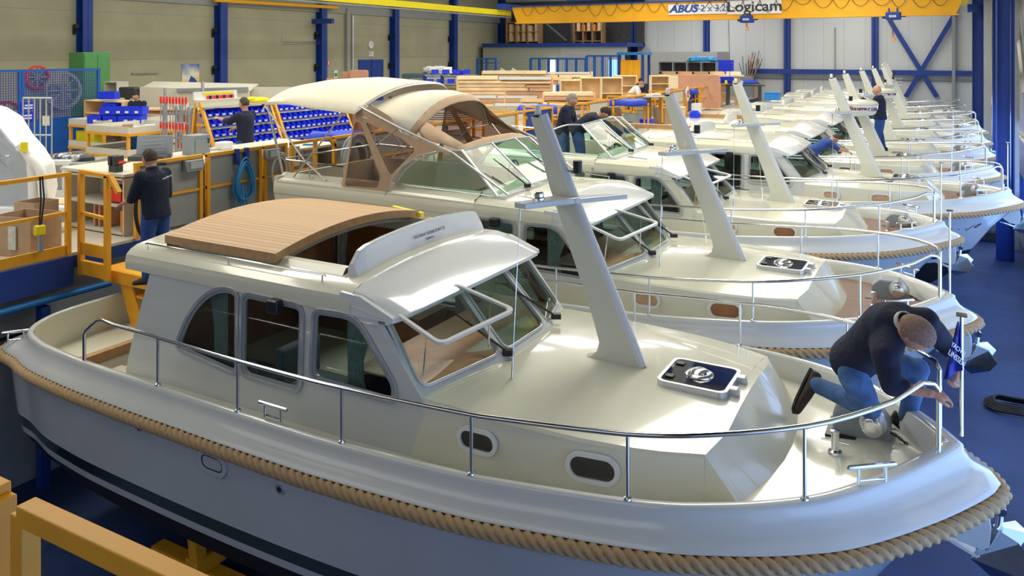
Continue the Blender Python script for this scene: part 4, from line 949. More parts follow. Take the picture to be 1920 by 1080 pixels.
# steel cradles under the hulls
def cradle(b, label):
    c = b.location; t = thing('boat_cradle', label, 'boat cradle', (c.x - 4.5, c.y, 0), group='yellow steel cradles under the yachts')
    x0 = c.x - 4.5
    for s_ in (-1, 1): MB().bx(x0 - 3.2, x0 + 2.2, c.y + s_ * .8 - .08, c.y + s_ * .8 + .08, 0.0, .18).build('long_beam', 'yellow_steel', t)
    for x in (x0 - 2.4, x0 - .6, x0 + 1.3):
        MB().bx(x - .09, x + .09, c.y - 1.0, c.y + 1.0, .18, .34).build('cross_beam', 'yellow_steel', t)
        MB().bx(x - .12, x + .12, c.y - .25, c.y + .25, .34, .505).build('keel_block', 'light_wood', t)
        for s_ in (-1, 1): MB().ext([(x - .06, c.y + s_ * .98, .34), (x + .06, c.y + s_ * .98, .34), (x + .06, c.y + s_ * 1.02, .72), (x - .06, c.y + s_ * 1.02, .72)], (0, -s_ * .12, 0)).build('side_support', 'yellow_steel', t)
    return t
names = ['below the yacht with the open teak roof', 'below the yacht with the canvas canopy', 'below the yacht with the uncovered windscreen']
for b, nme in zip((B1, B2, B3), names): cradle(b, 'yellow steel cradle with side supports ' + nme)
for b, tn in zip([B4] + FB, ('the name-lettered yacht', 'the yacht with the larger radar dome', 'the yacht between the domes', 'the yacht with the farther dome', 'the yacht beyond the farther dome', 'the second last yacht', 'the last yacht')):
    c = b.location; t = thing('keel_trestle', 'low steel trestle hidden under the hull of ' + tn, 'trestle', (c.x - 4.5, c.y, 0))
    for x in (-2, 1.5): MB().bx(c.x - 4.5 + x - .1, c.x - 4.5 + x + .1, c.y - .6, c.y + .6, 0, .5).build('trestle_beam', 'yellow_steel', t)
# jackstaff with pennant on the first bow, other staffs
def staff(bx_, y, z0, z1, label, grp=None):
    t = thing('flag_staff', label, 'flag staff', (bx_, y, z0), group=grp); MB().cyl((bx_, y, z0), (bx_, y, z1), .012, 8).build('pole', 'steel', t)
    MB().bx(bx_ - .035, bx_ + .035, y - .035, y + .035, z1, z1 + .012).build('finial', 'steel', t); return t
p = at(1803, 812, Y=6.55); s1 = staff(p.x, p.y, p.z - .02, at(1803, 592, Y=6.55).z, 'stainless flag staff at the bow beside the kneeling man')
q = [at(1791, 606, Y=6.52), at(1770, 712, Y=6.48), at(1806, 695, Y=6.56), at(1802, 625, Y=6.55)]
m = MB(); a, b_, c_, d_ = at(1795, 604, Y=6.53), at(1770, 712, Y=6.45), at(1805, 692, Y=6.55), at(1790, 668, Y=6.60)
rows = []
for i in range(9):
    t = i / 8; l = a.lerp(b_, t); r_ = (a + Vector((.01, 0, 0))).lerp(c_, t); rows.append([l.lerp(r_, k / 5) + Vector((.0, .03 * math.sin(k * 1.6 + t * 3), 0)) for k in range(6)])
m.grid(rows); pen = m.build('pennant', 'pennant_blue', None, solid=.004); tag(pen, 'dark blue pennant with pale lettering hanging from the bow flag staff', 'flag')
M = frame_mat(at(1794, 672, Y=6.44), (at(1806, 685, Y=6.50) - at(1778, 662, Y=6.38)), (0, 0, 1))
text_mesh('LINSSEN', .055, M, 'lettering', 'visor_white', pen, .001); M = frame_mat(at(1797, 655, Y=6.44), (at(1806, 685, Y=6.50) - at(1778, 662, Y=6.38)), (0, 0, 1)); text_mesh('YACHTS', .045, M, 'lettering', 'visor_white', pen, .001)
for bo, lab in ((B2, 'bare stainless flag staff on the bow behind the kneeling man'), (B3, 'bare flag staff on the bow in front of the name-lettered hull'), (B4, 'bare flag staff on the bow nearest the blue door panes')):
    x, y = bo.location.x + .0, bo.location.y; staff(x, y, 2.79, 3.75, lab, 'bare bow flag staffs')
# ================================================================ people
def fuse(name, m_, mt, parent, vox, it=3):
    """melt overlapping closed shapes into one continuous skin"""
    off = Vector((0, 0, 0)); q = parent
    while q is not None: off += q.location; q = q.parent
    me = bpy.data.meshes.new(name); me.from_pydata([tuple(v - off) for v in m_.v], [], m_.f)
    o = bpy.data.objects.new(name, me); COL.objects.link(o); o.parent = parent
    r_ = o.modifiers.new('r', 'REMESH'); r_.mode = 'VOXEL'; r_.voxel_size = vox
    if it: k = o.modifiers.new('s', 'SMOOTH'); k.factor = .5; k.iterations = it
    dg = bpy.context.evaluated_depsgraph_get(); nm = bpy.data.meshes.new_from_object(o.evaluated_get(dg)); o.modifiers.clear(); o.data = nm; nm.name = name
    nm.polygons.foreach_set('use_smooth', [True] * len(nm.polygons)); nm.materials.clear(); nm.materials.append(MATS[mt]); return o
def limb(m, pts, rs, n=12):
    pts = [Vector(p) for p in pts]; m.tube(pts, rs, n)
    for p, r_ in zip(pts, rs): m.ball(p, r_ * .985, 10, 8)
def torso(m, secs, lat, n=20):
    """secs: (centre, half width, half depth); closed ends"""
    rows = []
    for i, (c, rx, ry) in enumerate(secs):
        c = Vector(c); a = Vector(secs[max(0, i - 1)][0]); b = Vector(secs[min(len(secs) - 1, i + 1)][0]); t = (b - a).normalized()
        l = (lat - t * lat.dot(t)).normalized(); f = t.cross(l); rows.append([c + l * rx * math.cos(2 * math.pi * k / n) + f * ry * math.sin(2 * math.pi * k / n) for k in range(n)])
    m.grid(rows, close_v=True); k0 = len(m.v) - len(rows) * n; m.f.append(tuple(range(k0, k0 + n))); m.f.append(tuple(range(len(m.v) - n, len(m.v)))); m.sm += [True, True]
def head_mesh(c, fwd, up, s, name='x'):
    """head as deformed ellipsoid with nose, brow, chin, lips and ears; returns builder for skin and a hair builder"""
    f = Vector(fwd).normalized(); u = Vector(up); u = (u - f * u.dot(f)).normalized(); r = f.cross(u); c = Vector(c)
    T = lambda x, y, z: c + (r * x + f * y + u * z) * s
    m = MB(); n, mm = 22, 18; rows = []
    for i in range(mm + 1):
        ph = math.pi * i / mm; row = []
        for k in range(n):
            a = 2 * math.pi * k / n; x = math.sin(ph) * math.sin(a); y = math.sin(ph) * math.cos(a); z = math.cos(ph)
            X, Y, Z = x * .077, y * .098, z * .118
            if z < 0: X *= 1 - .30 * (-z) ** 1.3; Y *= (1 - .10 * (-z)) if y > 0 else (1 - .42 * (-z))
            if y > .3: Y *= .93 + .07 * abs(x)
            # features
            if y > .5:
                g = math.exp(-(x / .16) ** 2)
                Y += g * .022 * math.exp(-((z + .18) / .18) ** 2) + g * .010 * math.exp(-((z + .02) / .2) ** 2)
                Y -= .010 * math.exp(-((abs(x) - .36) / .14) ** 2) * math.exp(-((z - .06) / .12) ** 2)
                Y += .006 * math.exp(-(x / .45) ** 2) * math.exp(-((z - .22) / .10) ** 2)
                Y += .006 * math.exp(-(x / .28) ** 2) * math.exp(-((z + .50) / .09) ** 2) + .008 * g * math.exp(-((z + .80) / .15) ** 2)
            row.append(T(X, Y, Z))
        rows.append(row)
    m.grid(rows, close_v=True)
    for s_ in (-1, 1):
        e = T(s_ * .078, -.005, -.01); m.grid([[e + (r * s_ * .012 * math.sin(math.pi * i / 5) + f * (.018 * math.sin(math.pi * i / 5) * math.cos(a)) * 1 + u * (.034 * math.cos(math.pi * i / 5))) * s * (1 if i else 1) + r * s_ * .006 * math.cos(a) * s for a in [2 * math.pi * k / 8 for k in range(8)]] for i in range(6)], close_v=True)
    return m, T
def hair_mesh(T, low=-.25, front=.42, thick=.012, bald=None, n=24, mm=12):
    m = MB(); rows = []
    for i in range(mm + 1):
        row = []
        for k in range(n):
            a = 2 * math.pi * k / n; y0 = math.cos(a)
            lim = math.acos(max(-1, min(1, front if y0 > .35 else (front + (low - front) * min(1, (.35 - y0) / .6)))))
            ph = lim * i / mm; x = math.sin(ph) * math.sin(a); y = math.sin(ph) * math.cos(a); z = math.cos(ph)
            t = thick * (1 - .55 * (i / mm) ** 3) * (1 + .25 * math.sin(5 * a + i))
            if i == mm: t = -.004
            if bald: t = thick * (.25 + .75 * i / mm) if i < mm else -.004
            X, Y, Z = x * (.077 + t), y * (.098 + t), z * (.118 + t)
            if z < 0: Y *= (1 - .42 * (-z)) if y < 0 else 1; X *= 1 - .30 * (-z) ** 1.3
            row.append(T(X, Y, Z))
        rows.append(row)
    return m.grid(rows, close_v=True)
def hand(m, wrist, d, n, curl=.6, side=1, s=1.0):
    """palm, four fingers of unequal length and a thumb; d = direction, n = palm normal (fingers curl towards it)"""
    d = Vector(d).normalized(); n = Vector(n); n = (n - d * n.dot(d)).normalized(); b = d.cross(n) * side; w = Vector(wrist); palm = w + d * .085 * s
    torso(m, [(w - d * .02 * s, .026 * s, .020 * s), (w + d * .02 * s, .030 * s, .018 * s), (w + d * .055 * s, .040 * s, .017 * s), (palm, .041 * s, .015 * s), (palm + d * .008 * s, .036 * s, .011 * s)], b, 12)
    for i, (o, l) in enumerate(((-.031, .074), (-.0105, .084), (.0105, .078), (.031, .061))):
        p = [palm - d * .012 * s + b * o * s]; a = curl * (1 + .08 * i)
        for j, q in enumerate((l * .5, l * .32, l * .26)):
            ang = a * (j + .5); p.append(p[-1] + (d * math.cos(ang) + n * math.sin(ang) + b * o * 1.2) * q * s)
        limb(m, p, [.0098 * s, .0094 * s, .0086 * s, .0074 * s], 8)
    t0 = w + d * .022 * s; limb(m, [t0 - b * .018 * s, t0 - b * .040 * s + d * .022 * s + n * .010 * s, t0 - b * .054 * s + d * .048 * s + n * .020 * s, t0 - b * .052 * s + d * .072 * s + n * .032 * s], [.015 * s, .0135 * s, .0115 * s, .0095 * s], 8)
def person(label, J, top='navy_cloth', legs='work_blue', hair='brown_hair', shoe='brown_shoe', s=1.0, hairkw={}, sleeves=1.0, curl=(.5, .5), palm=((0, 0, -1), (0, 0, -1)), loc=None, collar=None, logo=None, fine=1.0, bulk=1.0, hem=.10, hs=1.0):
    """J: joints in world space"""
    P = {k: Vector(v) for k, v in J.items()}; t = thing('person', label, 'person', loc or (P['pelvis'].x, P['pelvis'].y, min(P['la'].z, P['ra'].z) - .08 * s))
    pv, ch, nk, hd = P['pelvis'], P['chest'], P['neck'], P['head']; up, fw = P['up'], P['face']; lat = (P['ls'] - P['rs']).normalized(); hl = (P['lh'] - P['rh']).normalized()
    dn = (pv - ch).normalized(); k = s * bulk; hm, T = head_mesh(hd, fw, up, s * hs)
    B = MB(); torso(B, [(pv, .12 * s, .085 * s), (pv.lerp(ch, .5), .12 * s, .085 * s), (ch, .13 * s, .09 * s), (nk, .06 * s, .055 * s)], lat)
    limb(B, [nk + dn * .03 * s, nk.lerp(hd, .5), hd - up * .03 * s], [.060 * s, .056 * s, .055 * s])
    C = MB(); torso(C, [(pv + dn * hem * k, .180 * k, .136 * k), (pv + dn * (hem - .06) * k, .178 * k, .136 * k), (pv.lerp(ch, .30), .170 * k, .128 * k), (pv.lerp(ch, .65), .178 * k, .134 * k), (ch, .190 * k, .138 * k), (ch.lerp(nk, .55), .165 * k, .115 * k), (ch.lerp(nk, .85), .095 * k, .085 * k), (nk + up * .01 * s, .068 * s, .068 * s)], lat, 26)
    L = MB(); torso(L, [(pv - dn * .10 * s, .150 * s, .110 * s), (pv, .160 * s, .122 * s), (pv + dn * .09 * s, .150 * s, .120 * s)], hl, 22)
    for sd in ('l', 'r'):
        i = 0 if sd == 'l' else 1; sh, el, wr = P[sd + 's'], P[sd + 'e'], P[sd + 'w']; hp, kn, an, to = P[sd + 'h'], P[sd + 'k'], P[sd + 'a'], P[sd + 't']
        d = (wr - el).normalized(); hdv = P.get(sd + 'd', d)
        limb(B, [sh, sh.lerp(el, .5), el, el.lerp(wr, .35), wr], [.045 * s, .044 * s, .038 * s, .038 * s, .026 * s]); hand(B, wr, hdv, palm[i], curl[i], 1 if i else -1, s)
        limb(B, [hp, hp.lerp(kn, .5), kn, kn.lerp(an, .4), an], [.070 * s, .062 * s, .05 * s, .05 * s, .036 * s])
        if sleeves > .5: e = el.lerp(wr, sleeves * 2 - 1); limb(C, [ch.lerp(sh, .5), sh, sh.lerp(el, .5), el, el.lerp(e, .6), e], [.10 * k, .082 * k, .070 * k, .062 * k, .055 * k, .048 * k], 14)
        else: e = sh.lerp(el, sleeves * 2); limb(C, [ch.lerp(sh, .5), sh, e], [.10 * k, .080 * k, .064 * k], 14)
        limb(L, [hp + dn * .0 * s, hp.lerp(kn, .35), hp.lerp(kn, .75), kn, kn.lerp(an, .35), kn.lerp(an, .8), an], [.098 * s, .094 * s, .082 * s, .074 * s, .070 * s, .060 * s, .058 * s], 16)
    B.grid([[B.v[0]] * 3]) if False else None
    o_ = len(B.v); B.v += hm.v; B.f += [tuple(o_ + q for q in f) for f in hm.f]; B.sm += hm.sm
    fuse('body', B, 'skin', t, .0075 * s / fine, 1)
    if hair: hair_mesh(T, **hairkw).build('hair', hair, t)
    m = MB()
    for s_ in (-1, 1): m.ball(T(s_ * .030, .082, .008), .010 * s, 8, 6)
    m.build('eyes', 'white_plastic', t)
    m = MB()
    for s_ in (-1, 1): m.ball(T(s_ * .030, .0890, .008), .0055 * s, 8, 6)
    m.build('pupils', 'dark_hair', t)
    fuse('jacket' if top != 'white_cloth' else 'shirt', C, top, t, .014 * s / fine, 4)
    if collar: MB().tube([nk - up * .01 * s, nk + up * .035 * s], [.072 * s, .064 * s], 18, caps=False).build('collar', collar, t, solid=.008)
    if logo: a, b_ = Vector(logo[0]), Vector(logo[1]); MB().tube([a, b_], .006, 6).ball(a.lerp(b_, .5), .014, 8, 5).build('jacket_logo', 'curtain', t)
    fuse('trousers', L, legs, t, .014 * s / fine, 4)
    for sd in ('l', 'r'):
        an, to = P[sd + 'a'], P[sd + 't']; d2 = (to - an).normalized(); u2 = P.get(sd + 'n', Vector((0, 0, 1))); u2 = (u2 - d2 * u2.dot(d2)).normalized(); ln = (to - an).length; sole = an - u2 * .085 * s; sl = d2.cross(u2)
        q = MB(); limb(q, [an + u2 * .03 * s, an - u2 * .01 * s], [.050 * s, .048 * s])
        torso(q, [(sole - d2 * .085 * s + u2 * .045 * s, .025 * s, .03 * s), (sole - d2 * .07 * s + u2 * .045 * s, .038 * s, .045 * s), (sole + u2 * .048 * s, .040 * s, .050 * s), (sole + d2 * ln * .5 + u2 * .042 * s, .044 * s, .042 * s), (sole + d2 * ln * .9 + u2 * .032 * s, .048 * s, .032 * s), (sole + d2 * (ln + .05 * s) + u2 * .026 * s, .038 * s, .024 * s), (sole + d2 * (ln + .075 * s) + u2 * .024 * s, .018 * s, .014 * s)], sl, 14)
        o = fuse('shoe', q, shoe, t, .009 * s / fine, 2)
        q = MB(); q.ext([sole + d2 * (x * s if x < .1 else ln + (x - .15) * s) + sl * y * s for x, y in ((-.09, -.03), (-.09, .03), (.0, .042), (.15, .05), (.21, .036), (.232, 0), (.21, -.036), (.15, -.05), (.0, -.042))], u2 * .018 * s); q.build('sole', 'black_plastic', o)
    return t
def stand(x, y, z, h, az, lean=0.0, hipbend=0.0, arms=None, s=None):
    """standing joints; az = facing direction (degrees, world), arms = ((left elbow, left wrist), (right ...)) in body frame (forward, left, up from shoulder)"""
    s = h / 1.8; a = R(az); f = Vector((math.cos(a), math.sin(a), 0)); l = Vector((-f.y, f.x, 0)); u = Vector((0, 0, 1)); o = Vector((x, y, z))
    Fv = lambda p: o + (f * p[0] + l * p[1] + u * p[2]) * s
    lb = R(lean); tu = u * math.cos(lb) + f * math.sin(lb); tf = f * math.cos(lb) - u * math.sin(lb)
    pv = Fv((-.05 * math.sin(lb), 0, .95)); ch = pv + tu * .36 * s; nk = pv + tu * .53 * s; hd = nk + (tu * .115 + tf * .03) * s
    J = dict(pelvis=pv, chest=ch, neck=nk, head=hd + tu * .02 * s, face=tf, up=tu)
    for sd, sg in (('l', 1), ('r', -1)):
        sh = ch + (l * sg * .19 + tu * .09) * s; J[sd + 's'] = sh
        e, w_ = arms[0 if sd == 'l' else 1] if arms else ((.02, .05, -.29), (.16, .04, -.50))
        J[sd + 'e'] = sh + (f * e[0] + l * sg * e[1] + u * e[2]) * s; J[sd + 'w'] = sh + (f * w_[0] + l * sg * w_[1] + u * w_[2]) * s
        J[sd + 'h'] = pv + (l * sg * .09 - u * .04) * s; J[sd + 'k'] = Fv((.03, sg * .11, .50)); J[sd + 'a'] = Fv((-.02 + .04 * sg, sg * .12, .09)); J[sd + 't'] = Fv((.13 + .04 * sg, sg * .14, .07))
    return J, s
# man kneeling on the foredeck of the first yacht
kz = 2.55
k1 = dict(pelvis=at(1592, 668, Y=6.95), chest=at(1668, 622, Y=6.68), neck=at(1690, 617, Y=6.50), head=at(1714, 628, Y=6.40))
S_ = 1.16
K = dict(pelvis=at(1602, 672, D=6.35), chest=at(1664, 612, D=6.02), neck=at(1694, 606, D=5.86), head=at(1714, 624, D=5.78))
hd = K['head']; K['up'] = (at(1722, 622, D=5.6) - at(1695, 612, D=5.95)).normalized() ; K['face'] = Vector((.30, -.20, -.93))
K['up'] = Vector((.55, -.55, .50)).normalized(); K['face'] = Vector((.50, .10, -.80))
K.update(ls=at(1735, 603, D=5.98), le=at(1768, 640, D=6.05), lw=at(1800, 690, D=5.95), rs=at(1662, 668, D=5.74), re=at(1672, 722, D=5.72), rw=at(1745, 738, D=5.60))
K.update(rh=at(1597, 700, D=6.20), rk=at(1632, 765, D=6.18), ra=at(1532, 722, D=6.62), rt=at(1514, 764, D=6.55), rn=Vector((.9, -.2, .15)).normalized())
K.update(lh=at(1625, 672, D=6.42), lk=at(1722, 692, D=6.20), la=at(1700, 783, D=6.40), lt=at(1728, 803, D=6.32))
K['rd'] = (at(1790, 745, D=5.6) - at(1745, 738, D=5.60)); K['ld'] = (at(1795, 735, D=5.9) - at(1800, 690, D=5.95))
person('man in dark jacket and jeans kneeling on the foredeck, head bent over the bow rail', K, 'navy_cloth', 'denim', 'stubble_hair', 'brown_shoe', S_, dict(thick=.005, front=.45, low=-.2, bald=True), sleeves=.66, curl=(.7, .6), palm=((-.3, -.3, -1), (0, .3, -1)), collar='curtain', fine=1.25, bulk=1.12, hem=.03, hs=1.16)
# men on the platform and the yachts
p = at(292, 400, D=9.9)
J, s_ = stand(p.x, p.y, 2.745, 1.70, 182, 8, arms=(((.10, .04, -.28), (.30, .02, -.36)), ((.02, .05, -.29), (.16, .02, -.44))))
person('man in navy jacket and blue work trousers standing behind the teak-roofed cabin', J, hair='brown_hair', s=s_ * 1.10, sleeves=.62, loc=(p.x, p.y, 2.73), logo=((at(305, 336, D=9.42)), (at(323, 328, D=9.5))), collar='navy_cloth')
def man(px, D, z, h, az, label, **kw):
    p = at(px, 200, D=D); kw2 = {k: kw.pop(k) for k in ('lean', 'arms') if k in kw}; J, s_ = stand(p.x, p.y, z, h, az, **kw2); return person(label, J, s=s_ * kw.pop('fat', 1.05), loc=(p.x, p.y, z), **kw)
reach = (((.22, .02, -.12), (.46, .0, -.06)), ((.18, .02, -.20), (.42, .0, -.28)))
man(460, 15.6, PZ, 1.84, 188, 'man in navy jacket picking from the blue bin rack', arms=reach, sleeves=.7)
man(262, 21.0, PZ, 1.72, -70, 'dark-haired man in black shirt looking down behind the stacked blue bins', lean=14, arms=(((.12, .03, -.26), (.30, -.05, -.30)), ((.12, .03, -.26), (.30, -.05, -.30))), hair='dark_hair')
man(1056, 17.0, 3.03, 1.76, 8, fat=1.22, label= 'grey-haired man in dark sweater standing on the aft deck', lean=16, hair='grey_hair', legs='denim', arms=(((.08, .03, -.28), (.26, 0, -.38)), ((.08, .03, -.28), (.26, 0, -.38))))
man(1086, 16.7, 3.03, 1.80, 14, fat=1.22, label= 'dark-haired man in navy jacket leaning over behind the framed glass windscreen', lean=56, hair='dark_hair', legs='work_blue', arms=(((.2, .02, -.20), (.42, 0, -.38)), ((.28, .02, -.12), (.56, 0, -.30))))
man(1181, 31.2, PZ, 1.80, 12, 'man in white shirt bending over papers on the workshop table', top='white_cloth', lean=45, hair='stubble_hair', hairkw=dict(thick=.004), arms=(((.10, .03, -.28), (.30, 0, -.36)), ((.10, .03, -.28), (.30, 0, -.36))), legs='dark_metal')
man(1208, 32.2, PZ, 1.80, -95, 'man in black shirt beside the one in white, looking down', top='navy_cloth', lean=30, hair='dark_hair', arms=(((.12, .03, -.26), (.30, 0, -.30)), ((.12, .03, -.26), (.30, 0, -.30))), legs='dark_metal')
man(1650, 21.9, 2.88, 1.86, 172, fat=1.18, label= 'bald man in black jacket and blue trousers working at a mast', hair=None, lean=4, arms=(((.16, .02, -.2), (.36, 0, -.02)), ((.10, .03, -.24), (.34, 0, -.10))))
man(1528, 19.7, 2.32, 1.62, 22, 'worker in bright blue shirt leaning forward beside a cabin windscreen', top='work_blue', legs='work_blue', lean=58, hair='brown_hair', sleeves=.5, arms=(((.2, .02, -.16), (.46, 0, -.20)), ((.2, .02, -.16), (.46, 0, -.24))))
# ================================================================ platform edge: yellow rails and grey panels
def G(px, D, z=PZ): q = at(px, 200, D=D); return Vector((q.x, q.y, z))
def beam(m, a, b, w_=.05, h_=None):
    a = Vector(a); b = Vector(b); d = (b - a).normalized(); u = Vector((0, 0, 1)) if abs(d.z) < .9 else Vector((0, 1, 0)); s_ = d.cross(u).normalized() * w_ / 2; u = s_.cross(d).normalized() * (h_ or w_) / 2
    m.add([a - s_ - u, a + s_ - u, a + s_ + u, a - s_ + u, b - s_ - u, b + s_ - u, b + s_ + u, b - s_ + u], [(0, 1, 2, 3), (7, 6, 5, 4), (0, 4, 5, 1), (1, 5, 6, 2), (2, 6, 7, 3), (3, 7, 4, 0)]); return m
def railunit(y0, y1, label, x=PX + .03, z=PZ, h=1.06, panel=None, grp=None, toe=True, mid=True, ret0=0, drop=False):
    t = thing('guard_railing', label, 'railing', (x, (y0 + y1) / 2, z), group=grp)
    for y in (y0 + .03, y1 - .03): beam(MB(), (x, y, z), (x, y, z + h), .06).build('post', 'yellow_steel', t)
    beam(MB(), (x, y0, z + h), (x, y1, z + h), .07, .05).build('top_rail', 'yellow_steel', t)
    if mid: beam(MB(), (x, y0, z + h * .52), (x, y1, z + h * .52), .04).build('middle_rail', 'yellow_steel', t)
    if toe: beam(MB(), (x, y0, z + .06), (x, y1, z + .06), .03, .13).build('toe_board', 'yellow_steel', t)
    if ret0: m = MB(); beam(m, (x, y1 - .03, z + h), (x - ret0, y1 - .03, z + h), .06, .05); beam(m, (x, y1 - .03, z + h * .52), (x - ret0, y1 - .03, z + h * .52), .04); beam(m, (x - ret0, y1 - .03, z), (x - ret0, y1 - .03, z + h), .06); m.build('return_rail', 'yellow_steel', t)
    if panel: MB().bx(x - .03, x - .015, y0 + .05, y1 - .05, z + .05, z + h - .03).build('infill_panel', panel, t)
    if drop: beam(beam(MB(), (x, y1, z + h), (x, y1 + .35, z + h), .06, .05), (x, y1 + .35, z + h), (x, y1 + .55, z + h - .22), .06, .05).build('rail_end', 'yellow_steel', t)
    return t
railunit(3.3, 6.35, 'yellow railing along the platform edge at far left with hanging black cable')
# gate section turned towards the yacht
xg, yg = PX + .08, 6.47
t = thing('gate_railing', 'yellow railing gate section turned towards the yacht stern', 'railing', (xg, yg, PZ))
for x in (xg, xg + .56): beam(MB(), (x, yg, PZ - .30), (x, yg, PZ + 1.06), .065).build('post', 'yellow_steel', t)
m = MB(); beam(m, (xg, yg, PZ + 1.08), (xg + .62, yg, PZ + 1.06), .065, .05); beam(m, (xg + .62, yg, PZ + 1.06), (xg + .80, yg, PZ + .86), .065, .05); m.build('top_rail', 'yellow_steel', t)
beam(MB(), (xg, yg, PZ + .53), (xg + .56, yg, PZ + .50), .04).build('middle_rail', 'yellow_steel', t)
m = MB(); m.bx(xg, xg + .58, yg - .02, yg + .01, PZ - .02, PZ + .14).bx(xg, xg + .58, yg - .03, yg + .03, PZ - .28, PZ - .10).build('kick_plate', 'yellow_steel', t)
# stairs down to the cockpit
m = mat('tread_plate', (0.85, 0.42, 0.02), 0.45); nt = m.node_tree; ck = nt.nodes.new('ShaderNodeTexChecker'); ck.inputs['Scale'].default_value = 38; bp = nt.nodes.new('ShaderNodeBump'); bp.inputs['Strength'].default_value = .6; bp.inputs['Distance'].default_value = .01
tc = nt.nodes.new('ShaderNodeTexCoord'); nt.links.new(tc.outputs['Object'], ck.inputs[0]); nt.links.new(ck.outputs[1], bp.inputs['Height']); nt.links.new(bp.outputs[0], nt.nodes['Principled BSDF'].inputs['Normal'])
A = at(188, 482, Z=2.74); Bq = at(220, 500, Z=2.74); Cq = at(283, 483, Z=2.74)
t = thing('boarding_steps', 'yellow steel steps with chequered treads leading into the first yacht', 'steps', (Bq.x, Bq.y, 2.6))
MB().bx(PX + .35, -8.75, 6.58, 7.2, 2.70, 2.735).build('landing', 'tread_plate', t)
m = MB(); m.bx(PX + .35, -8.75, 6.56, 6.60, 2.58, 2.735).build('landing_edge', 'yellow_steel', t)
for s_, y in ((0, 6.60), (1, 7.17)): MB().ext([(-9.62, y, 2.72), (-9.40, y, 2.72), (-8.98, y, 1.9), (-8.96, y, 1.64), (-9.16, y, 1.64)], (0, .03, 0)).build('stringer', 'yellow_steel', t)
for k in range(1, 4): MB().bx(-9.50 + .15 * k, -9.24 + .15 * k, 6.62, 7.18, 2.72 - .27 * k - .03, 2.72 - .27 * k).build('tread', 'tread_plate', t)
t = MB().tube([(PX + .5, 6.9, 2.50), (-9.3, 7.3, 2.46)], .05, 10).tube([(-9.6, 7.1, 2.47), (-9.4, 6.85, 2.40)], .05, 10).build('exhaust_hose', 'hose_grey'); tag(t, 'grey hose and pipe running under the yellow boarding steps', 'hose')
# panelled railings behind the standing man
PR = [(7.30, 8.46, 'grey_panel', 'yellow-framed grey panel railing behind the standing man'), (8.54, 9.66, 'grey_panel', 'yellow-framed grey panel railing with a coiled blue hose'), (9.72, 10.25, 'grey_panel', 'narrow yellow-framed panel railing with a white hose')]
for y0, y1, pm, lb in PR: railunit(y0, y1, lb, panel=pm, toe=False)
railunit(10.35, 11.0, 'short open yellow railing with a bent end before the signboards', toe=False, drop=True)
t = railunit(11.45, 12.35, 'yellow frame holding the thick grey hose coil', toe=False, panel='grey_panel')
for k in range(13):
    y0 = 12.6 + k * 2.15; pm = ['grey_panel', None, 'light_board', 'blue_steel', None, 'light_board', None][k % 7]
    railunit(y0, y0 + 1.75, 'yellow platform railing %s beside the yacht sterns' % ['just past the hose coil', 'behind the canopied yacht', 'behind the grey-haired man', 'behind the two men on the aft deck', 'by the blue covered table', 'before the light wood carcasses', 'left of the bending man in white', 'right of the bending man in white', 'carrying the small white notice', 'by the grey drum of pipes', 'under the drum of pipes', 'with the open frame ends', 'farthest along the platform edge'][k], panel=pm, toe=False, drop=k % 2 == 0, ret0=.9 + .3 * (k % 3), grp='yellow railings along the sterns')
# hoses
def coil(c, rx, rz, n, r, m_, label, cat='hose', tails=2, plane='Y', hang=None, parent=None):
    mm = MB(); c = Vector(c)
    for i in range(n):
        ox, oz, sc = rnd.uniform(-.04, .04), rnd.uniform(-.05, .02), rnd.uniform(.82, 1.08); pts = []
        for k in range(22):
            a = 2 * math.pi * k / 22; w_ = math.sin(a) * rx * sc; h = math.cos(a) * rz * sc; w_ *= .45 + .55 * (.5 - .5 * math.cos(a)) if hang else 1
            pts.append(c + (Vector((.02 * i * .6, w_ + ox, h + oz)) if plane == 'Y' else Vector((w_ + ox, h + oz, .02 * i))))
        mm.tube(pts, r, 7, closed=True)
    for i in range(tails):
        y = rnd.uniform(-.15, .15); mm.tube(cr([c + Vector((.03, y, -.1)), c + Vector((.05, y * 1.3, -rz)), c + Vector((.03, y * 1.8 + .05, -rz - .35))], 4), r, 7)
    o = mm.build('hose_coil', m_); tag(o, label, cat); return o
coil((PX + .10, 9.22, PZ + .60), .24, .32, 9, .013, 'hose_blue', 'blue air hose coiled over the second grey railing panel', hang=1, tails=5)
for y in (9.1, 9.3): tag(MB().bx(PX + .05, PX + .12, y - .03, y + .03, PZ + .85, PZ + 1.1).build('hose_strap', 'blue_steel'), 'blue hanger strap holding the %s side of the blue hose coil' % ('inner' if y < 9.2 else 'outer'), 'strap')
coil((PX + .12, 9.98, PZ + .62), .20, .30, 3, .016, 'hose_white', 'white hose looped over the narrow railing panel', tails=3)
coil((PX + .16, 11.85, PZ + .58), .34, .48, 13, .032, 'hose_grey', 'thick grey hose coil hanging in its yellow frame', tails=0)
o = MB().tube(cr([(PX + .10, 7.75, PZ + 1.03), (PX + .2, 7.50, PZ + 1.05), (PX + .22, 7.25, PZ + .85), (PX + .22, 7.18, PZ + .4), (PX + .22, 7.3, PZ + .05), (PX + .25, 7.6, PZ - .1)], 6), .028, 8).build('black_hose', 'hose_black'); tag(o, 'thick black hose looping down from the rail behind the standing man', 'hose')
MB().tube([(PX + .14, 7.4, PZ + .95), (PX + .16, 7.35, PZ + .6), (PX + .16, 7.45, PZ + .5), (PX + .16, 7.52, PZ + .6), (PX + .14, 7.46, PZ + .95)], .01, 6).build('thin_cable', 'hose_black', o)
p = Vector((PX + .07, 5.93, PZ)); t = thing('extension_cable', 'black cable with a yellow connector hanging over the left railing', 'cable', p)
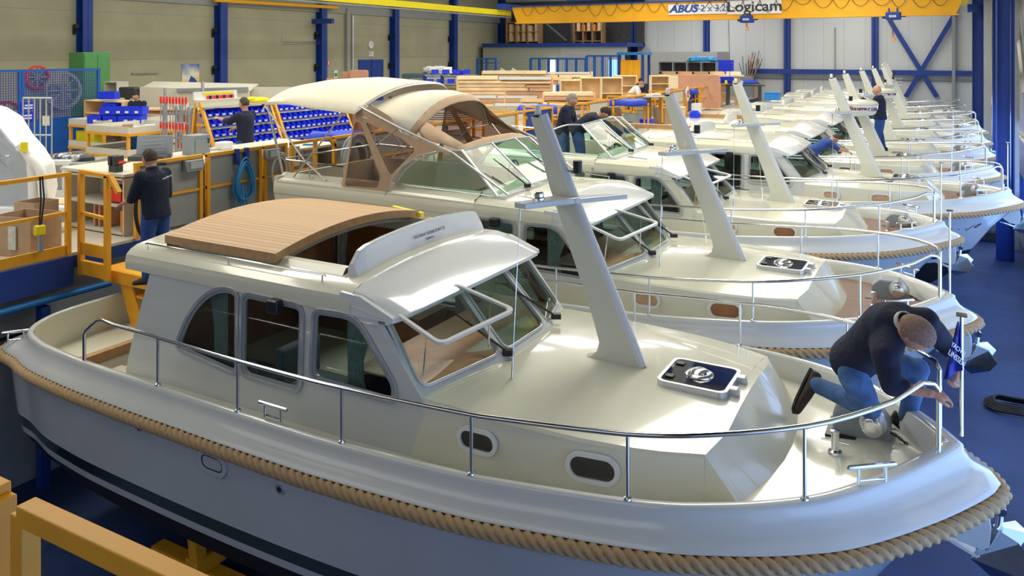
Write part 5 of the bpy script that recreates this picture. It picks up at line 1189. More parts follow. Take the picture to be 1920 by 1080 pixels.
MB().tube([p + Vector((0, 0, 1.08)), p + Vector((.02, .0, .8)), p + Vector((.02, -.02, .45))], .01, 6).tube([p + Vector((0, .03, 1.08)), p + Vector((.02, .04, .8)), p + Vector((.02, .0, .45))], .01, 6).build('cable', 'hose_black', t)
MB().bx(p.x - .03, p.x + .07, p.y - .08, p.y + .04, PZ + .34, PZ + .47).build('connector', 'bright_yellow', t, bevel=.02); MB().bx(p.x - .01, p.x + .05, p.y - .03, p.y + .02, PZ + .12, PZ + .34).build('plug', 'grey_metal', t, bevel=.01)
# ================================================================ benches and shelves behind the panels
def part_(m, n_, mt, t, **k): return m.build(n_, mt, t, **k)
t = thing('workbench', 'long cream-topped workbench with open shelves behind the railing panels', 'workbench', (-11.3, 9.4, PZ))
MB().bx(-12.0, -10.45, 7.28, 11.9, PZ + .86, PZ + .91).build('bench_top', 'light_board', t, bevel=.008)
for y in (7.9, 8.9, 10.4, 11.85): MB().bx(-11.96, -10.5, y - .02, y + .02, PZ, PZ + .86).build('side_panel', 'light_board', t)
MB().bx(-11.98, -11.95, 7.9, 11.8, PZ, PZ + .86).build('back_panel', 'grey_panel', t)
for z in (.10, .50): MB().bx(-11.94, -10.55, 7.9, 11.83, PZ + z - .012, PZ + z + .012).build('shelf', 'light_board', t)
MB().bx(-11.4, -11.36, 7.9, 8.9, PZ + .1, PZ + .86).build('divider', 'light_board', t)
def shelf_cab(x0, x1, y0, y1, h, label, mt='light_board', tiers=2, cols=1, name='shelf_unit', z=PZ):
    t = thing(name, label, 'shelf unit', ((x0 + x1) / 2, (y0 + y1) / 2, z))
    for x in (x0, x1): MB().bx(x - .015, x + .015, y0, y1, z, z + h).build('side_panel', mt, t)
    MB().bx(x0, x1, y1 - .02, y1, z, z + h).build('back_panel', mt, t)
    for i in range(tiers + 1): MB().bx(x0, x1, y0, y1, z + .05 + (h - .05) * i / tiers - .03, z + .05 + (h - .05) * i / tiers).build('shelf', mt, t)
    for i in range(1, cols): x = x0 + (x1 - x0) * i / cols; MB().bx(x - .01, x + .01, y0, y1, z, z + h).build('divider', mt, t)
    return t
t = shelf_cab(-11.9, -10.50, 7.30, 7.88, .84, 'grey open shelf unit with red toolbox at the end of the bench')
def boxy(name, label, cat, c, d, mt, rz=0, grp=None, lid=None, z0=None, open_=False, bevel=.008):
    """open or lidded container resting with its base at c"""
    t = thing(name, label, cat, c, group=grp); M = Matrix.Rotation(rz, 3, 'Z'); c = Vector(c); w_, l, h = d; th = min(.012, w_ * .1)
    m = MB()
    for (ox, oy, sx, sy) in ((0, -l / 2 + th / 2, w_, th), (0, l / 2 - th / 2, w_, th), (-w_ / 2 + th / 2, 0, th, l - 2 * th), (w_ / 2 - th / 2, 0, th, l - 2 * th)): m.box(c + M @ Vector((ox, oy, h / 2)), (sx, sy, h), rz)
    m.box(c + Vector((0, 0, th / 2)), (w_ - th, l - th, th), rz); m.build('walls', mt, t)
    if not open_: MB().box(c + Vector((0, 0, h)), (w_ + .01, l + .01, .02), rz).build('lid', lid or mt, t, bevel=bevel)
    return t
q = Vector((-10.85, 7.5, PZ + .475)); t = boxy('toolbox', 'red open toolbox with tools on the grey shelf', 'toolbox', q, (.42, .28, .18), 'red_plastic', open_=True)
MB().tube([q + Vector((-.2, 0, .18)), q + Vector((-.2, 0, .28)), q + Vector((.2, 0, .28)), q + Vector((.2, 0, .18))], .012, 6).build('handle', 'red_plastic', t)
for k in range(3): MB().box(q + Vector((-.1 + .1 * k, 0, .17)), (.06, .22, .07), .3 * k).build('tool', 'dark_metal', t)
t = MB().lathe([(.0, 0), (.03, 0), (.03, .30), (0, .3)], (-10.60, 7.36, PZ + .06), 10).build('spray_can', 'orange_plastic'); tag(t, 'orange-red tube standing beside the toolbox shelf', 'tube')
for i in range(3): o = MB().bx(-11.35 + .12 * i, -11.31 + .12 * i, 7.4, 7.8, PZ + .06, PZ + .40).build('wood_offcut', 'pink_wood'); tag(o, 'upright %s wood board on the lowest grey shelf' % ['first', 'middle', 'last'][i], 'board', 'boards on the lowest grey shelf')
# vise and tools
v = G(218, 11.7, PZ + .91); v.x = min(v.x, -10.6); t = thing('bench_vise', 'dark bench vise with red spindle on the bench corner', 'vise', v)
MB().bx(v.x - .1, v.x + .08, v.y - .06, v.y + .06, v.z, v.z + .10).bx(v.x - .09, v.x - .03, v.y - .08, v.y + .08, v.z + .10, v.z + .24).bx(v.x + .02, v.x + .07, v.y - .08, v.y + .08, v.z + .10, v.z + .24).build('jaws', 'dark_metal', t, bevel=.01)
MB().cyl((v.x - .1, v.y, v.z + .15), (v.x + .2, v.y, v.z + .15), .02).cyl((v.x + .18, v.y - .09, v.z + .15), (v.x + .18, v.y + .09, v.z + .15), .01).build('spindle', 'red_plastic', t)
# upright dark case lid
c = G(290, 13.2, PZ + .91); t = thing('tool_case', 'open dark grey tool case with ribbed upright lid on the bench', 'tool case', c); d = Vector((cs, sn, 0))
def slab(m, c, w_, h, th, ang=0.0, tilt=0.0):
    x = Vector((math.cos(ang), math.sin(ang), 0)); y = Vector((-x.y, x.x, 0)); u = (Vector((0, 0, 1)) * math.cos(tilt) + y * math.sin(tilt)); nrm = x.cross(u)
    pts = [Vector(c) + x * (p[0]) + u * p[1] for p in rrect(-w_ / 2, w_ / 2, 0, h, min(w_, h) * .12)]; return m.ext(pts, nrm * th)
slab(MB(), c, .58, .38, .03, YAW + .1, .15).build('lid', 'grey_metal', t, bevel=.008)
m = MB()
for k in range(4): beam(m, c + Vector((cs * -.18, sn * -.18, .12 + .06 * k)) + Vector((sn, -cs, 0)) * .035, c + Vector((cs * .18, sn * .18, .14 + .06 * k)) + Vector((sn, -cs, 0)) * .035, .008)
m.build('ribs', 'aluminium', t); MB().box(c + Vector((sn * .2, -cs * .2, .04)), (.56, .34, .08), YAW + .1).build('tray', 'dark_metal', t, bevel=.01)
def cabinet_box(px, D, w_, l, h, label, mt='grey_metal', z=PZ + .91, name='control_cabinet'):
    c = G(px, D, z); t = thing(name, label, 'cabinet', c); MB().box(c + Vector((0, 0, h / 2)), (w_, l, h)).build('body', mt, t, bevel=.006)
    MB().box(c + Vector((w_ / 2 + .008, 0, h * .42)), (.016, l * .86, h * .7)).build('door', mt, t, bevel=.006); MB().box(c + Vector((w_ / 2 + .02, l * .35, h * .7)), (.02, .03, .08)).build('handle', 'dark_metal', t); return t
cabinet_box(368, 13.7, .30, .34, .34, 'grey metal box cabinet standing on the workbench')
c = G(420, 14.4, PZ + .91); t = thing('paper_roll_box', 'white box with a pale roll on the end of the bench', 'box', c); MB().box(c + Vector((0, 0, .07)), (.22, .24, .14)).build('box', 'white_plastic', t, bevel=.02); MB().cyl(c + Vector((-.2, -.5, .02)), c + Vector((.0, -.12, .02)), .025).build('roll', 'curtain', t)
for px, dd, lb in ((322, 12.4, 'grey wall box on the rail to the right of the standing man'), (487, 13.7, 'grey socket box above the white hose')):
    c = G(px, dd, PZ + .86); c.x = PX + .1; t = thing('socket_box', lb, 'socket box', c); MB().box(c + Vector((0, 0, .08)), (.12, .30, .17)).build('housing', 'grey_metal', t, bevel=.01); MB().box(c + Vector((.065, 0, .09)), (.02, .22, .10)).build('cover', 'aluminium', t)
c = G(545, 14.3, PZ); t = thing('distribution_box', 'beige distribution box mounted by the short open railing', 'box', c); MB().box(c + Vector((0, 0, .80)), (.20, .26, .36)).build('housing', 'light_board', t, bevel=.01); MB().box(c + Vector((0, 0, .31)), (.05, .05, .62)).build('stand', 'yellow_steel', t); MB().box(c + Vector((.105, .05, .8)), (.01, .04, .12)).box(c + Vector((.105, -.06, .85)), (.01, .04, .04)).build('switches', 'dark_metal', t)
for px, D, w_, h, mt, lb in ((556, 14.6, .22, .85, 'visor_white', 'tall pale signboard with a pink oval leaning by the railing'), (578, 14.9, .28, .95, 'hose_blue', 'taller blue-edged signboard behind the pale one'), (610, 14.5, .30, .45, 'white_plastic', 'small white no-entry notice board beside the hose frame')):
    c = G(px, D, PZ); t = thing('sign_board', lb, 'sign board', c); slab(MB(), c, w_, h, .02, YAW - .1, .1).build('board', mt, t)
    f = Vector((sn, -cs, 0)) * .06
    if mt == 'visor_white': MB().ball(c + f + Vector((-.06, -.02, .42)), (.045, .02, .16), 16, 10).build('oval', 'pink_plastic', t)
    if mt == 'white_plastic': MB().lathe([(.06, 0), (.085, 0), (.085, .01), (.06, .01)], c + f + Vector((0, 0, .28)), 20, axis='Y').build('ring', 'red_plastic', t)
    if mt == 'hose_blue': slab(MB(), c + f * .5 + Vector((.03, 0, .04)), w_ * .75, h * .88, .02, YAW - .1, .1).build('face', 'visor_white', t)
# ================================================================ blue bin racks
def bin_mesh():
    m = MB(); w_, d, h = .118, .22, .13
    m.add([(-w_ / 2, -d / 2, 0), (w_ / 2, -d / 2, 0), (w_ / 2, d / 2, 0), (-w_ / 2, d / 2, 0), (-w_ / 2, -d / 2, h), (w_ / 2, -d / 2, h), (w_ / 2, d / 2 * .35, h), (-w_ / 2, d / 2 * .35, h), (w_ / 2, d / 2, h * .5), (-w_ / 2, d / 2, h * .5)],
          [(0, 1, 2, 3), (0, 4, 5, 1), (1, 5, 6, 8, 2), (0, 3, 9, 7, 4), (3, 2, 8, 9)]); return m
pb = bin_mesh().build('storage_bin', 'bin_blue', None, solid=.004)
lab = MB().add([(-.038, .112, .014), (.038, .112, .014), (.038, .112, .048), (-.038, .112, .048)], [(0, 1, 2, 3)]).build('bin_label', 'white_plastic', pb)
pb.rotation_euler = (0, 0, -math.pi / 2); first_bin = [True]
def put_bin(x, y, z, lb, grp, s=1.0, rz=-math.pi / 2):
    if first_bin[0]: o = pb; first_bin[0] = False
    else: o = copy_tree(pb)
    o.location = (x, y, z); o.scale = (s,) * 3; o.rotation_euler = (0, 0, rz); tag(o, lb, 'storage bin', grp); return o
ORD = ['first', 'second', 'third', 'fourth', 'fifth', 'sixth', 'seventh', 'eighth', 'ninth', 'tenth', 'eleventh', 'twelfth', 'thirteenth', 'fourteenth', 'fifteenth'] + ['far'] * 30
rows_n = ['top', 'second', 'third', 'fourth', 'fifth', 'lowest']
def bin_rack(x, y0, y1, nb, label, which, ztop=PZ + 1.50, pitch=.20, nr=6):
    t = thing('bin_rack', label, 'bin rack', (x, (y0 + y1) / 2, PZ))
    for y in (y0 - .03, y1 + .03):
        m = MB(); beam(m, (x + .78, y, PZ), (x + .02, y, ztop + .15), .06); beam(m, (x - .35, y, PZ), (x - .10, y, ztop + .15), .05)
        for k in range(6): z = PZ + .2 + k * .25; a = .35 - (z - PZ) * .23; beam(m, (x - a, y, z), (x + .78 - (z - PZ) * .5, y, z), .04)
        m.build('side_frame', 'yellow_steel', t)
    for r_ in range(nr):
        z = ztop - pitch * (r_ + 1) + .06; xx = x + .04 + .10 * r_; MB().bx(xx - .13, xx + .13, y0, y1, z - .035, z - .005).build('shelf', 'grey_metal', t)
        n_ = nb if r_ < 4 else int(nb * .72)
        for k in range(n_):
            yy = y0 + (y1 - y0) * (k + .5) / n_; put_bin(xx + .02, yy, z, 'small blue bin, %s from the saw end, %s shelf of the %s rack' % (ORD[k], rows_n[r_], which), 'blue bins, %s shelf of the %s rack' % (rows_n[r_], which), 1.05 if r_ < 4 else 1.35)
    return t
bin_rack(-13.35, 11.0, 12.75, 10, 'yellow-framed bin rack in front of which a man is picking', 'left-standing', nr=6)
bin_rack(-13.35, 12.95, 15.1, 13, 'longer yellow-framed bin rack seen under the canvas canopy', 'longer', nr=6)
c = Vector((-13.4, 11.45, PZ + 1.62)); t = thing('marker_case', 'long open case of coloured markers on top of the bin rack', 'case', c)
MB().bx(c.x - .1, c.x + .1, c.y - .5, c.y + .6, c.z - .04, c.z + .08).build('case', 'light_board', t); MB().bx(c.x - .12, c.x - .08, c.y - .5, c.y + .6, c.z + .06, c.z + .24).build('lid', 'white_plastic', t); MB().bx(c.x - .075, c.x - .07, c.y - .3, c.y + .5, c.z + .17, c.z + .22).build('yellow_band', 'bright_yellow', t)
for k in range(12): MB().bx(c.x - .07, c.x - .04, c.y - .2 + .06 * k, c.y - .17 + .06 * k, c.z + .08, c.z + .15).build('marker', ['red_plastic', 'black_plastic', 'pink_plastic'][k % 3], t)
o = MB().ball((-13.35, 12.55, PZ + 1.62), (.12, .28, .07), 14, 8).ball((-13.35, 12.35, PZ + 1.66), (.08, .12, .05), 10, 6).build('glove_pile', 'bright_yellow'); tag(o, 'yellow-green gloves lying on top of the rack beside the man', 'gloves')
MB().bx(-13.6, -13.2, 10.95, 12.8, PZ + 1.545, PZ + 1.575).build('top_board', 'light_board', None); o = bpy.data.objects['top_board']; tag(o, 'pale board laid over the top of the bin rack', 'board')
# ================================================================ tables at left
def table(c, w_, l, h, label, tray=.14, shelf=None, mt='light_board', grp=None):
    t = thing('assembly_table', label, 'table', (c[0], c[1], PZ), group=grp); x, y = c
    for sx in (-1, 1):
        for sy in (-1, 1): beam(MB(), (x + sx * (w_ / 2 - .03), y + sy * (l / 2 - .03), PZ), (x + sx * (w_ / 2 - .03), y + sy * (l / 2 - .03), PZ + h), .06).build('leg', 'yellow_steel', t)
    m = MB(); 
    for z in [h] + ([shelf] if shelf else []): 
        for sx in (-1, 1): beam(m, (x + sx * w_ / 2, y - l / 2, PZ + z), (x + sx * w_ / 2, y + l / 2, PZ + z), .05, .06)
        for sy in (-1, 1): beam(m, (x - w_ / 2, y + sy * l / 2, PZ + z), (x + w_ / 2, y + sy * l / 2, PZ + z), .05, .06)
    m.build('frame', 'yellow_steel', t)
    for z in [h] + ([shelf] if shelf else []):
        m = MB(); m.bx(x - w_ / 2, x + w_ / 2, y - l / 2, y + l / 2, PZ + z + .03, PZ + z + .05)
        for sx in (-1, 1): m.bx(x + sx * w_ / 2 - .01, x + sx * w_ / 2 + .01, y - l / 2, y + l / 2, PZ + z + .03, PZ + z + .03 + tray)
        for sy in (-1, 1): m.bx(x - w_ / 2, x + w_ / 2, y + sy * l / 2 - .01, y + sy * l / 2 + .01, PZ + z + .03, PZ + z + .03 + tray)
        m.build('tray', mt, t)
    return t
ta = at(240, 252, Z=PZ + .86); table((ta.x - .75, ta.y + .75), 1.5, 1.5, .84, 'yellow-legged table with grey trays, nearer of the two', shelf=.34)
tb = at(300, 222, Z=PZ + .86); T2 = (-18.7, 13.0); table(T2, 1.4, 2.0, .84, 'yellow-legged tray table carrying the stacked blue bins', shelf=.3)
k = 0; BL = ['end crate low, nearest the wrapped shape', 'second crate of the lower layer', 'third crate of the lower layer', 'fourth crate of the lower layer', 'crate of the upper layer, open-fronted one', 'second crate of the upper layer', 'third crate of the upper layer', 'crate tilted on the stack']
for i in range(8):
    lay = i // 4; j = i % 4; D = 19.6; px = [183, 212, 240, 257, 206, 226, 242, 260][i]; q = G(px, D, PZ + .90 + lay * .21 + .03); t = boxy('blue_crate', 'blue parts crate, ' + BL[i], 'crate', q, (.34, .34, .19), 'bin_blue', .5, 'blue crates stacked on the table', open_=True)
    MB().box(q + Vector((.15, -.17, .07)), (.08, .02, .05), .5).build('crate_label', 'white_plastic', t)
for x, y, mt, d, lb in ((-19.15, 12.3, 'bright_yellow', (.36, .3, .34), 'yellow carton on the lower tray'), (-18.78, 12.28, 'bright_yellow', (.34, .3, .38), 'second yellow carton on the tray, nearer the light blue crate'), (-16.75, 12.3, 'sky_blue', (.8, .5, .26), 'large light blue crate under the nearer tray table')):
    boxy('carton' if 'carton' in lb else 'large_crate', lb, 'box', (x, y, PZ + (.35 if x < -18 else .39)), d, mt, .1)
for i, (x, y, z) in enumerate(((-19.1, 12.5, PZ + .92), (-16.9, 11.7, PZ + .92), (-16.4, 11.9, PZ + .92))):
    q = Vector((x, y, z)); o = MB().box(q, (.4, .28, .06), .4 * i).box(q + Vector((.1, .1, .05)), (.22, .18, .05), .9).build('packing_paper', ['white_cloth', 'cardboard', 'white_cloth'][i]); tag(o, ['white packing paper at the far end of the tray table', 'brown folded packing on the nearer tray table', 'loose white paper sheets beside the brown packing'][i], 'paper')
# blue mesh machine cage
mm = bpy.data.materials.new('mesh_guard'); mm.use_nodes = True; nt = mm.node_tree; b = nt.nodes['Principled BSDF']; b.inputs['Base Color'].default_value = (.01, .05, .3, 1)
tc = nt.nodes.new('ShaderNodeTexCoord'); sp = nt.nodes.new('ShaderNodeSeparateXYZ'); nt.links.new(tc.outputs['Object'], sp.inputs[0]); outs = []
for ax in ('Y', 'Z'):
    a = nt.nodes.new('ShaderNodeMath'); a.operation = 'MULTIPLY'; a.inputs[1].default_value = 16; f = nt.nodes.new('ShaderNodeMath'); f.operation = 'FRACT'; l = nt.nodes.new('ShaderNodeMath'); l.operation = 'LESS_THAN'; l.inputs[1].default_value = .2
    nt.links.new(sp.outputs['XYZ'.index(ax)], a.inputs[0]); nt.links.new(a.outputs[0], f.inputs[0]); nt.links.new(f.outputs[0], l.inputs[0]); outs.append(l)
mx = nt.nodes.new('ShaderNodeMath'); mx.operation = 'MAXIMUM'; nt.links.new(outs[0].outputs[0], mx.inputs[0]); nt.links.new(outs[1].outputs[0], mx.inputs[1]); nt.links.new(mx.outputs[0], b.inputs['Alpha']); MATS['mesh_guard'] = mm
def cage(x, y0, y1, h, label, n_=4, base=.55, name='machine_cage', solid=True):
    t = thing(name, label, 'safety fence', (x, (y0 + y1) / 2, PZ)); L = (y1 - y0) / n_
    for i in range(n_):
        a, b_ = y0 + i * L, y0 + (i + 1) * L; m = MB()
        for y in (a + .04, b_ - .04): beam(m, (x, y, PZ), (x, y, PZ + h), .07)
        beam(m, (x, a, PZ + h), (x, b_, PZ + h), .06); beam(m, (x, a, PZ + h * base), (x, b_, PZ + h * base), .05); beam(m, (x, a, PZ + .05), (x, b_, PZ + .05), .05); m.build('fence_frame', 'fence_blue', t)
        MB().bx(x - .006, x + .006, a + .07, b_ - .07, PZ + h * base, PZ + h).build('mesh_panel', 'mesh_guard', t)
        if solid: MB().bx(x - .01, x + .01, a, b_, PZ, PZ + h * base).build('lower_panel', 'fence_blue', t)
    return t
cy = at(187, 150, X=-20.8).y
cage(-20.8, cy - 6.4, cy, 2.2, 'blue mesh safety fence with solid lower panels at far left', 3, .42)
for i, (dy, z) in enumerate(((-2.0, 1.28), (-2.02, 1.02))):
    t = thing('notice_plate', ['upper blue notice plate on the mesh fence', 'lower blue notice plate on the mesh fence'][i], 'sign', (-20.7, cy + dy, PZ + z)); MB().bx(-20.76, -20.74, cy + dy - .17, cy + dy + .17, PZ + z - .11, PZ + z + .11).build('plate', 'bin_blue', t); 
    for k in (0, 1): MB().bx(-20.738, -20.73, cy + dy - .1 + .02 * k, cy + dy + .12, PZ + z - .06 + .07 * k, PZ + z - .02 + .07 * k).build('text_line', 'white_plastic', t)
for i, (px, D, r_) in enumerate(((70, 22.8, .34), (118, 23.2, .55), (8, 20.8, .5))):
    q = G(px, D, PZ + [1.95, 1.55, .9][i]); q.x = min(q.x, -21.3); t = thing('band_saw', ['red band-saw wheel behind the mesh fence', 'large grey spoked wheel behind the mesh fence', 'dark red disc low behind the mesh fence'][i], 'machine', (q.x, q.y, PZ))
    MB().lathe([(r_ * .85, -.05), (r_, -.05), (r_, .05), (r_ * .85, .05), (r_ * .85, -.05)], q, 28, axis='X').build('rim', ['red_plastic', 'grey_metal', 'red_plastic'][i], t)
    m = MB()
    for k in range(4): a = k * math.pi / 4; m.cyl(q - Vector((0, math.cos(a), math.sin(a))) * r_ * .9, q + Vector((0, math.cos(a), math.sin(a))) * r_ * .9, .02, 6)
    m.build('spokes', 'grey_metal', t); MB().bx(q.x - .25, q.x - .1, q.y - .3, q.y + .3, PZ, q.z + .2).build('machine_body', 'grey_metal', t)
# green cabinet
q = G(168, 25.6, PZ); t = thing('tall_cabinet', 'tall green cabinet standing against the concrete wall', 'cabinet', q); MB().bx(q.x - .4, q.x + .4, q.y - .45, q.y + .45, PZ, 5.60).build('body', 'green_machine', t, bevel=.02)
for s_ in (-1, 1): MB().bx(q.x + .4, q.x + .42, q.y + s_ * .22 - .21, q.y + s_ * .22 + .21, PZ + .1, 5.52).build('door', 'green_machine', t, bevel=.01)
q = G(218, 25.0, PZ); shelf_cab(q.x - .3, q.x + .3, q.y - .2, q.y + .2, 1.75, 'narrow light locker beside the green cabinet', tiers=1)
q = G(243, 24.0, PZ); t = thing('drill_press', 'dark green machine behind the dark-haired man', 'machine', q); MB().bx(q.x - .3, q.x + .3, q.y - .25, q.y + .25, PZ, PZ + 1.0).build('stand', 'grey_metal', t, bevel=.02); MB().bx(q.x - .25, q.x + .5, q.y - .2, q.y + .2, PZ + 1.3, PZ + 1.62).build('head', 'dark_metal', t, bevel=.04); MB().cyl((q.x - .1, q.y, PZ + 1), (q.x - .1, q.y, PZ + 1.4), .08).build('column', 'green_machine', t)
for i, (px, D, z, rz) in enumerate(((205, 21.2, PZ + 1.42, .5), (212, 21.0, PZ + 1.13, .2))):
    q = G(px, D, z); t = boxy('blue_crate', ['tilted blue crate on the upper back shelf', 'blue crate on the lower back shelf'][i], 'crate', q, (.42, .3, .2), 'bin_blue', rz, open_=True)
q = G(212, 21.4, PZ); t = shelf_cab(q.x - .8, q.x + .8, q.y - .3, q.y + .3, 1.38, 'wooden back shelf holding two blue crates', 'light_wood', tiers=4)
# panel saw: long white wall-like table
a, b_ = G(262, 23.5, PZ), G(466, 23.5, PZ); t = thing('panel_saw', 'long cream panel-saw table in front of the concrete wall', 'machine', (a + b_) / 2)
d = (b_ - a).normalized(); nrm = Vector((-d.y, d.x, 0)); m = MB(); m.ext([a + Vector((0, 0, .95)), b_ + Vector((0, 0, 1.05)), b_ + Vector((0, 0, 1.52)), a + Vector((0, 0, 1.65))], nrm * .1); m.build('panel', 'light_board', t)
MB().ext([a.lerp(b_, .35) + Vector((0, 0, 1.50)), b_ + Vector((0, 0, 1.52)), b_ + Vector((0, 0, 1.64)), a.lerp(b_, .35) + Vector((0, 0, 1.60))], nrm * -.08).build('guide_rail', 'grey_metal', t)
MB().ext([a + nrm * .1 + Vector((0, 0, 1.62)), b_ + nrm * .1 + Vector((0, 0, 1.54)), b_ + nrm * .9 + Vector((0, 0, 1.7)), a + nrm * .9 + Vector((0, 0, 1.78))], (0, 0, -.04)).build('table_top', 'light_board', t)
for k in (.05, .5, .95): MB().ext([a.lerp(b_, k) + d * -.05, a.lerp(b_, k) + d * .05, a.lerp(b_, k) + d * .05 + Vector((0, 0, 1.0)), a.lerp(b_, k) + d * -.05 + Vector((0, 0, 1.0))], nrm * .1).build('leg', 'blue_steel', t)
q = G(520, 24, PZ); t = thing('partition_board', 'cream free-standing partition board left of the canopy', 'partition', q); MB().ext([q + Vector((-.7, -.4, 0)), q + Vector((.7, .4, 0)), q + Vector((.7, .4, 1.62)), q + Vector((-.7, -.4, 1.62))], (-.03, .06, 0)).build('board', 'light_board', t); MB().box(q + Vector((.75, .42, .8)), (.12, .12, 1.62)).build('edge_post', 'white_plastic', t); MB().box(q + Vector((0, .0, .02)), (.9, .5, .04), .5).build('foot', 'grey_metal', t)
q = G(262, 20.2, PZ); t = thing('brown_counter', 'dark brown counter behind the dark-haired man', 'counter', G(290, 21.5)); q = G(290, 21.5); q.x -= .5; q.y += 1.0; MB().box(q + Vector((0, 0, .52)), (1.5, .5, 1.04), .5).build('body', 'mahogany', t); MB().box(q + Vector((0, 0, 1.06)), (1.6, .6, .05), .5).build('top', 'light_wood', t)
for k in range(3): MB().box(q + Vector((-.4 + .4 * k, .05, 1.16)), (.14, .14, .16)).build('jar', 'curtain', t)
# clamp rack with red-handled clamps
q = G(346, 18.0, PZ); t = thing('clamp_rack', 'grey steel rack crowded with red-handled clamps', 'clamp rack', q); m = MB()
for sx in (-.42, 0, .42):
    for sy in (-.22, .22): beam(m, q + Vector((sx, sy, 0)), q + Vector((sx, sy, 1.45)), .045)
for z in (.15, .75, 1.3): 
    for sy in (-.22, .22): beam(m, q + Vector((-.45, sy, z)), q + Vector((.45, sy, z)), .04)
m.build('rack_frame', 'grey_metal', t)
for i in range(26):
    row = i // 9; x = -.42 + (i % 9) * .105; sy = -.30 if row < 2 else .1; z1 = [1.52, .95, .45][row]; p = q + Vector((x, sy, z1)); c_ = thing('bar_clamp', 'red-handled bar clamp, %s along the %s rail of the clamp rack' % (ORD[i % 9], ['top', 'middle', 'lowest'][row]), 'clamp', p, group='clamps on the %s rail' % ['top', 'middle', 'lowest'][row])
    MB().box(p + Vector((0, 0, -.18)), (.02, .012, .62), 0, rnd.uniform(-.08, .08)).box(p + Vector((.03, 0, -.42)), (.1, .02, .02)).build('bar', 'aluminium', c_); MB().lathe([(0, 0), (.022, .0), (.026, .07), (.02, .15), (0, .16)], p, 8).build('handle', 'red_plastic', c_)
for px, h in ((310, 1.85), (380, 2.0)): p = G(px, 18.2, PZ); o = MB().bx(p.x - .02, p.x + .02, p.y - .03, p.y + .03, PZ, PZ + h).bx(p.x - .08, p.x + .08, p.y - .04, p.y + .02, PZ + h - .35, PZ + h - .3).build('long_clamp', 'aluminium'); tag(o, 'tall upright bar clamp at the %s end of the clamp rack' % ('near-fence' if px < 350 else 'bin-rack'), 'clamp')
# roll cage
a = G(70, 16.5, PZ); t = thing('roll_cage', 'tall galvanised roll cage trolley in front of the blue fence', 'trolley', a); m = MB(); w2 = .30
for s_ in (-1, -.6, -.2, .2, .6, 1): m.tube([a + Vector((cs, sn, 0)) * w2 * s_ + Vector((0, 0, .15)), a + Vector((cs, sn, 0)) * w2 * s_ + Vector((0, 0, 1.72))], .014, 6)
for z in (.2, .95, 1.72): m.tube([a - Vector((cs, sn, 0)) * w2 + Vector((0, 0, z)), a + Vector((cs, sn, 0)) * w2 + Vector((0, 0, z))], .016, 6)
m.build('grille', 'aluminium', t); MB().box(a + Vector((-.2, .3, .14)), (.6, .6, .04), YAW).build('base', 'grey_metal', t); MB().box(a + Vector((cs, sn, 0)) * .2 + Vector((0, -.02, 1.25)), (.14, .02, .2), YAW).build('paper_tag', 'light_board', t)
m = MB()
for sx in (-.25, .2): m.cyl(a + Vector((sx, .1, .06)), a + Vector((sx + .03, .1, .06)), .06)
m.build('castor', 'black_plastic', t)
# wrapped boat part
def blob(c, r, sd, n=26, mm_=16, am=.12, fq=3.0, pw=.75):
    from mathutils import noise as N
    rows = []
    for i in range(mm_ + 1):
        row = []
        for k in range(n):
            ph = math.pi * i / mm_; a = 2 * math.pi * k / n; v = Vector((math.sin(ph) * math.cos(a), math.sin(ph) * math.sin(a), math.cos(ph))); q = Vector([abs(x) ** pw * (1 if x > 0 else -1) for x in v]); f = 1 + am * N.noise(v * fq + Vector((sd, 0, 0))); row.append(Vector(c) + Vector((q.x * r[0], q.y * r[1], q.z * r[2])) * f)
        rows.append(row)
    return MB().grid(rows, close_v=True)
q = G(28, 12.6, PZ); t = thing('wrapped_moulding', 'large white moulding wrapped in shiny plastic with a yellow sticker', 'wrapped part', q)
prof = [(-1.3, 0), (.20, 0), (.34, .45), (.30, .85), (.12, 1.10), (-.10, 1.30), (-.30, 1.62), (-.55, 1.78), (-1.3, 1.80)]
m = MB(); rows = []
for j in range(5): rows.append([q + Vector((cs, sn, 0)) * (x + .03 * math.sin(j * 2 + i)) + Vector((-sn, cs, 0)) * (.16 * j) + Vector((0, 0, z + .02 * math.sin(3 * j + i * 1.7))) for i, (x, z) in enumerate(prof)])
m.grid(rows, close_v=True); m.poly(rows[0]); m.poly(rows[-1]); m.build('moulding', 'white_plastic', t, bevel=.03)
m = MB(); rows = [[p + Vector((sn, -cs, 0)) * (.05 + .03 * math.sin(i * 2.3 + j * 1.1)) + Vector((0, 0, .0)) for i, p in enumerate(rows[0][:])] for j in range(1)]
cc = sum(rows[0], Vector()) / len(rows[0]); m.grid([[cc + (p - cc) * f + Vector((sn, -cs, 0)) * .04 * math.sin(7 * f + i * 2) for i, p in enumerate(rows[0])] for f in (1.03, .8, .55, .3, .05)], close_v=True); m.build('plastic_film', 'plastic_wrap', t, bevel=0)
MB().box(q + Vector((cs, sn, 0)) * .21 + Vector((sn, -cs, 0)) * .10 + Vector((0, 0, 1.18)), (.10, .02, .15), YAW + .3).build('sticker', 'bright_yellow', t)
for j, (u, h) in enumerate(((.30, 1.15), (.46, .95))):
    p = q + Vector((cs, sn, 0)) * u + Vector((sn, -cs, 0)) * .02
    m = MB(); m.tube(cr([p + Vector((0, 0, .02)), p + Vector((0, 0, h * .5)), p + Vector((cs, sn, 0)) * -.05 + Vector((0, 0, h * .85)), p + Vector((cs, sn, 0)) * -.2 + Vector((0, 0, h * 1.05))], 4), .075, 10); m.build('foam_strip', 'white_plastic', t)
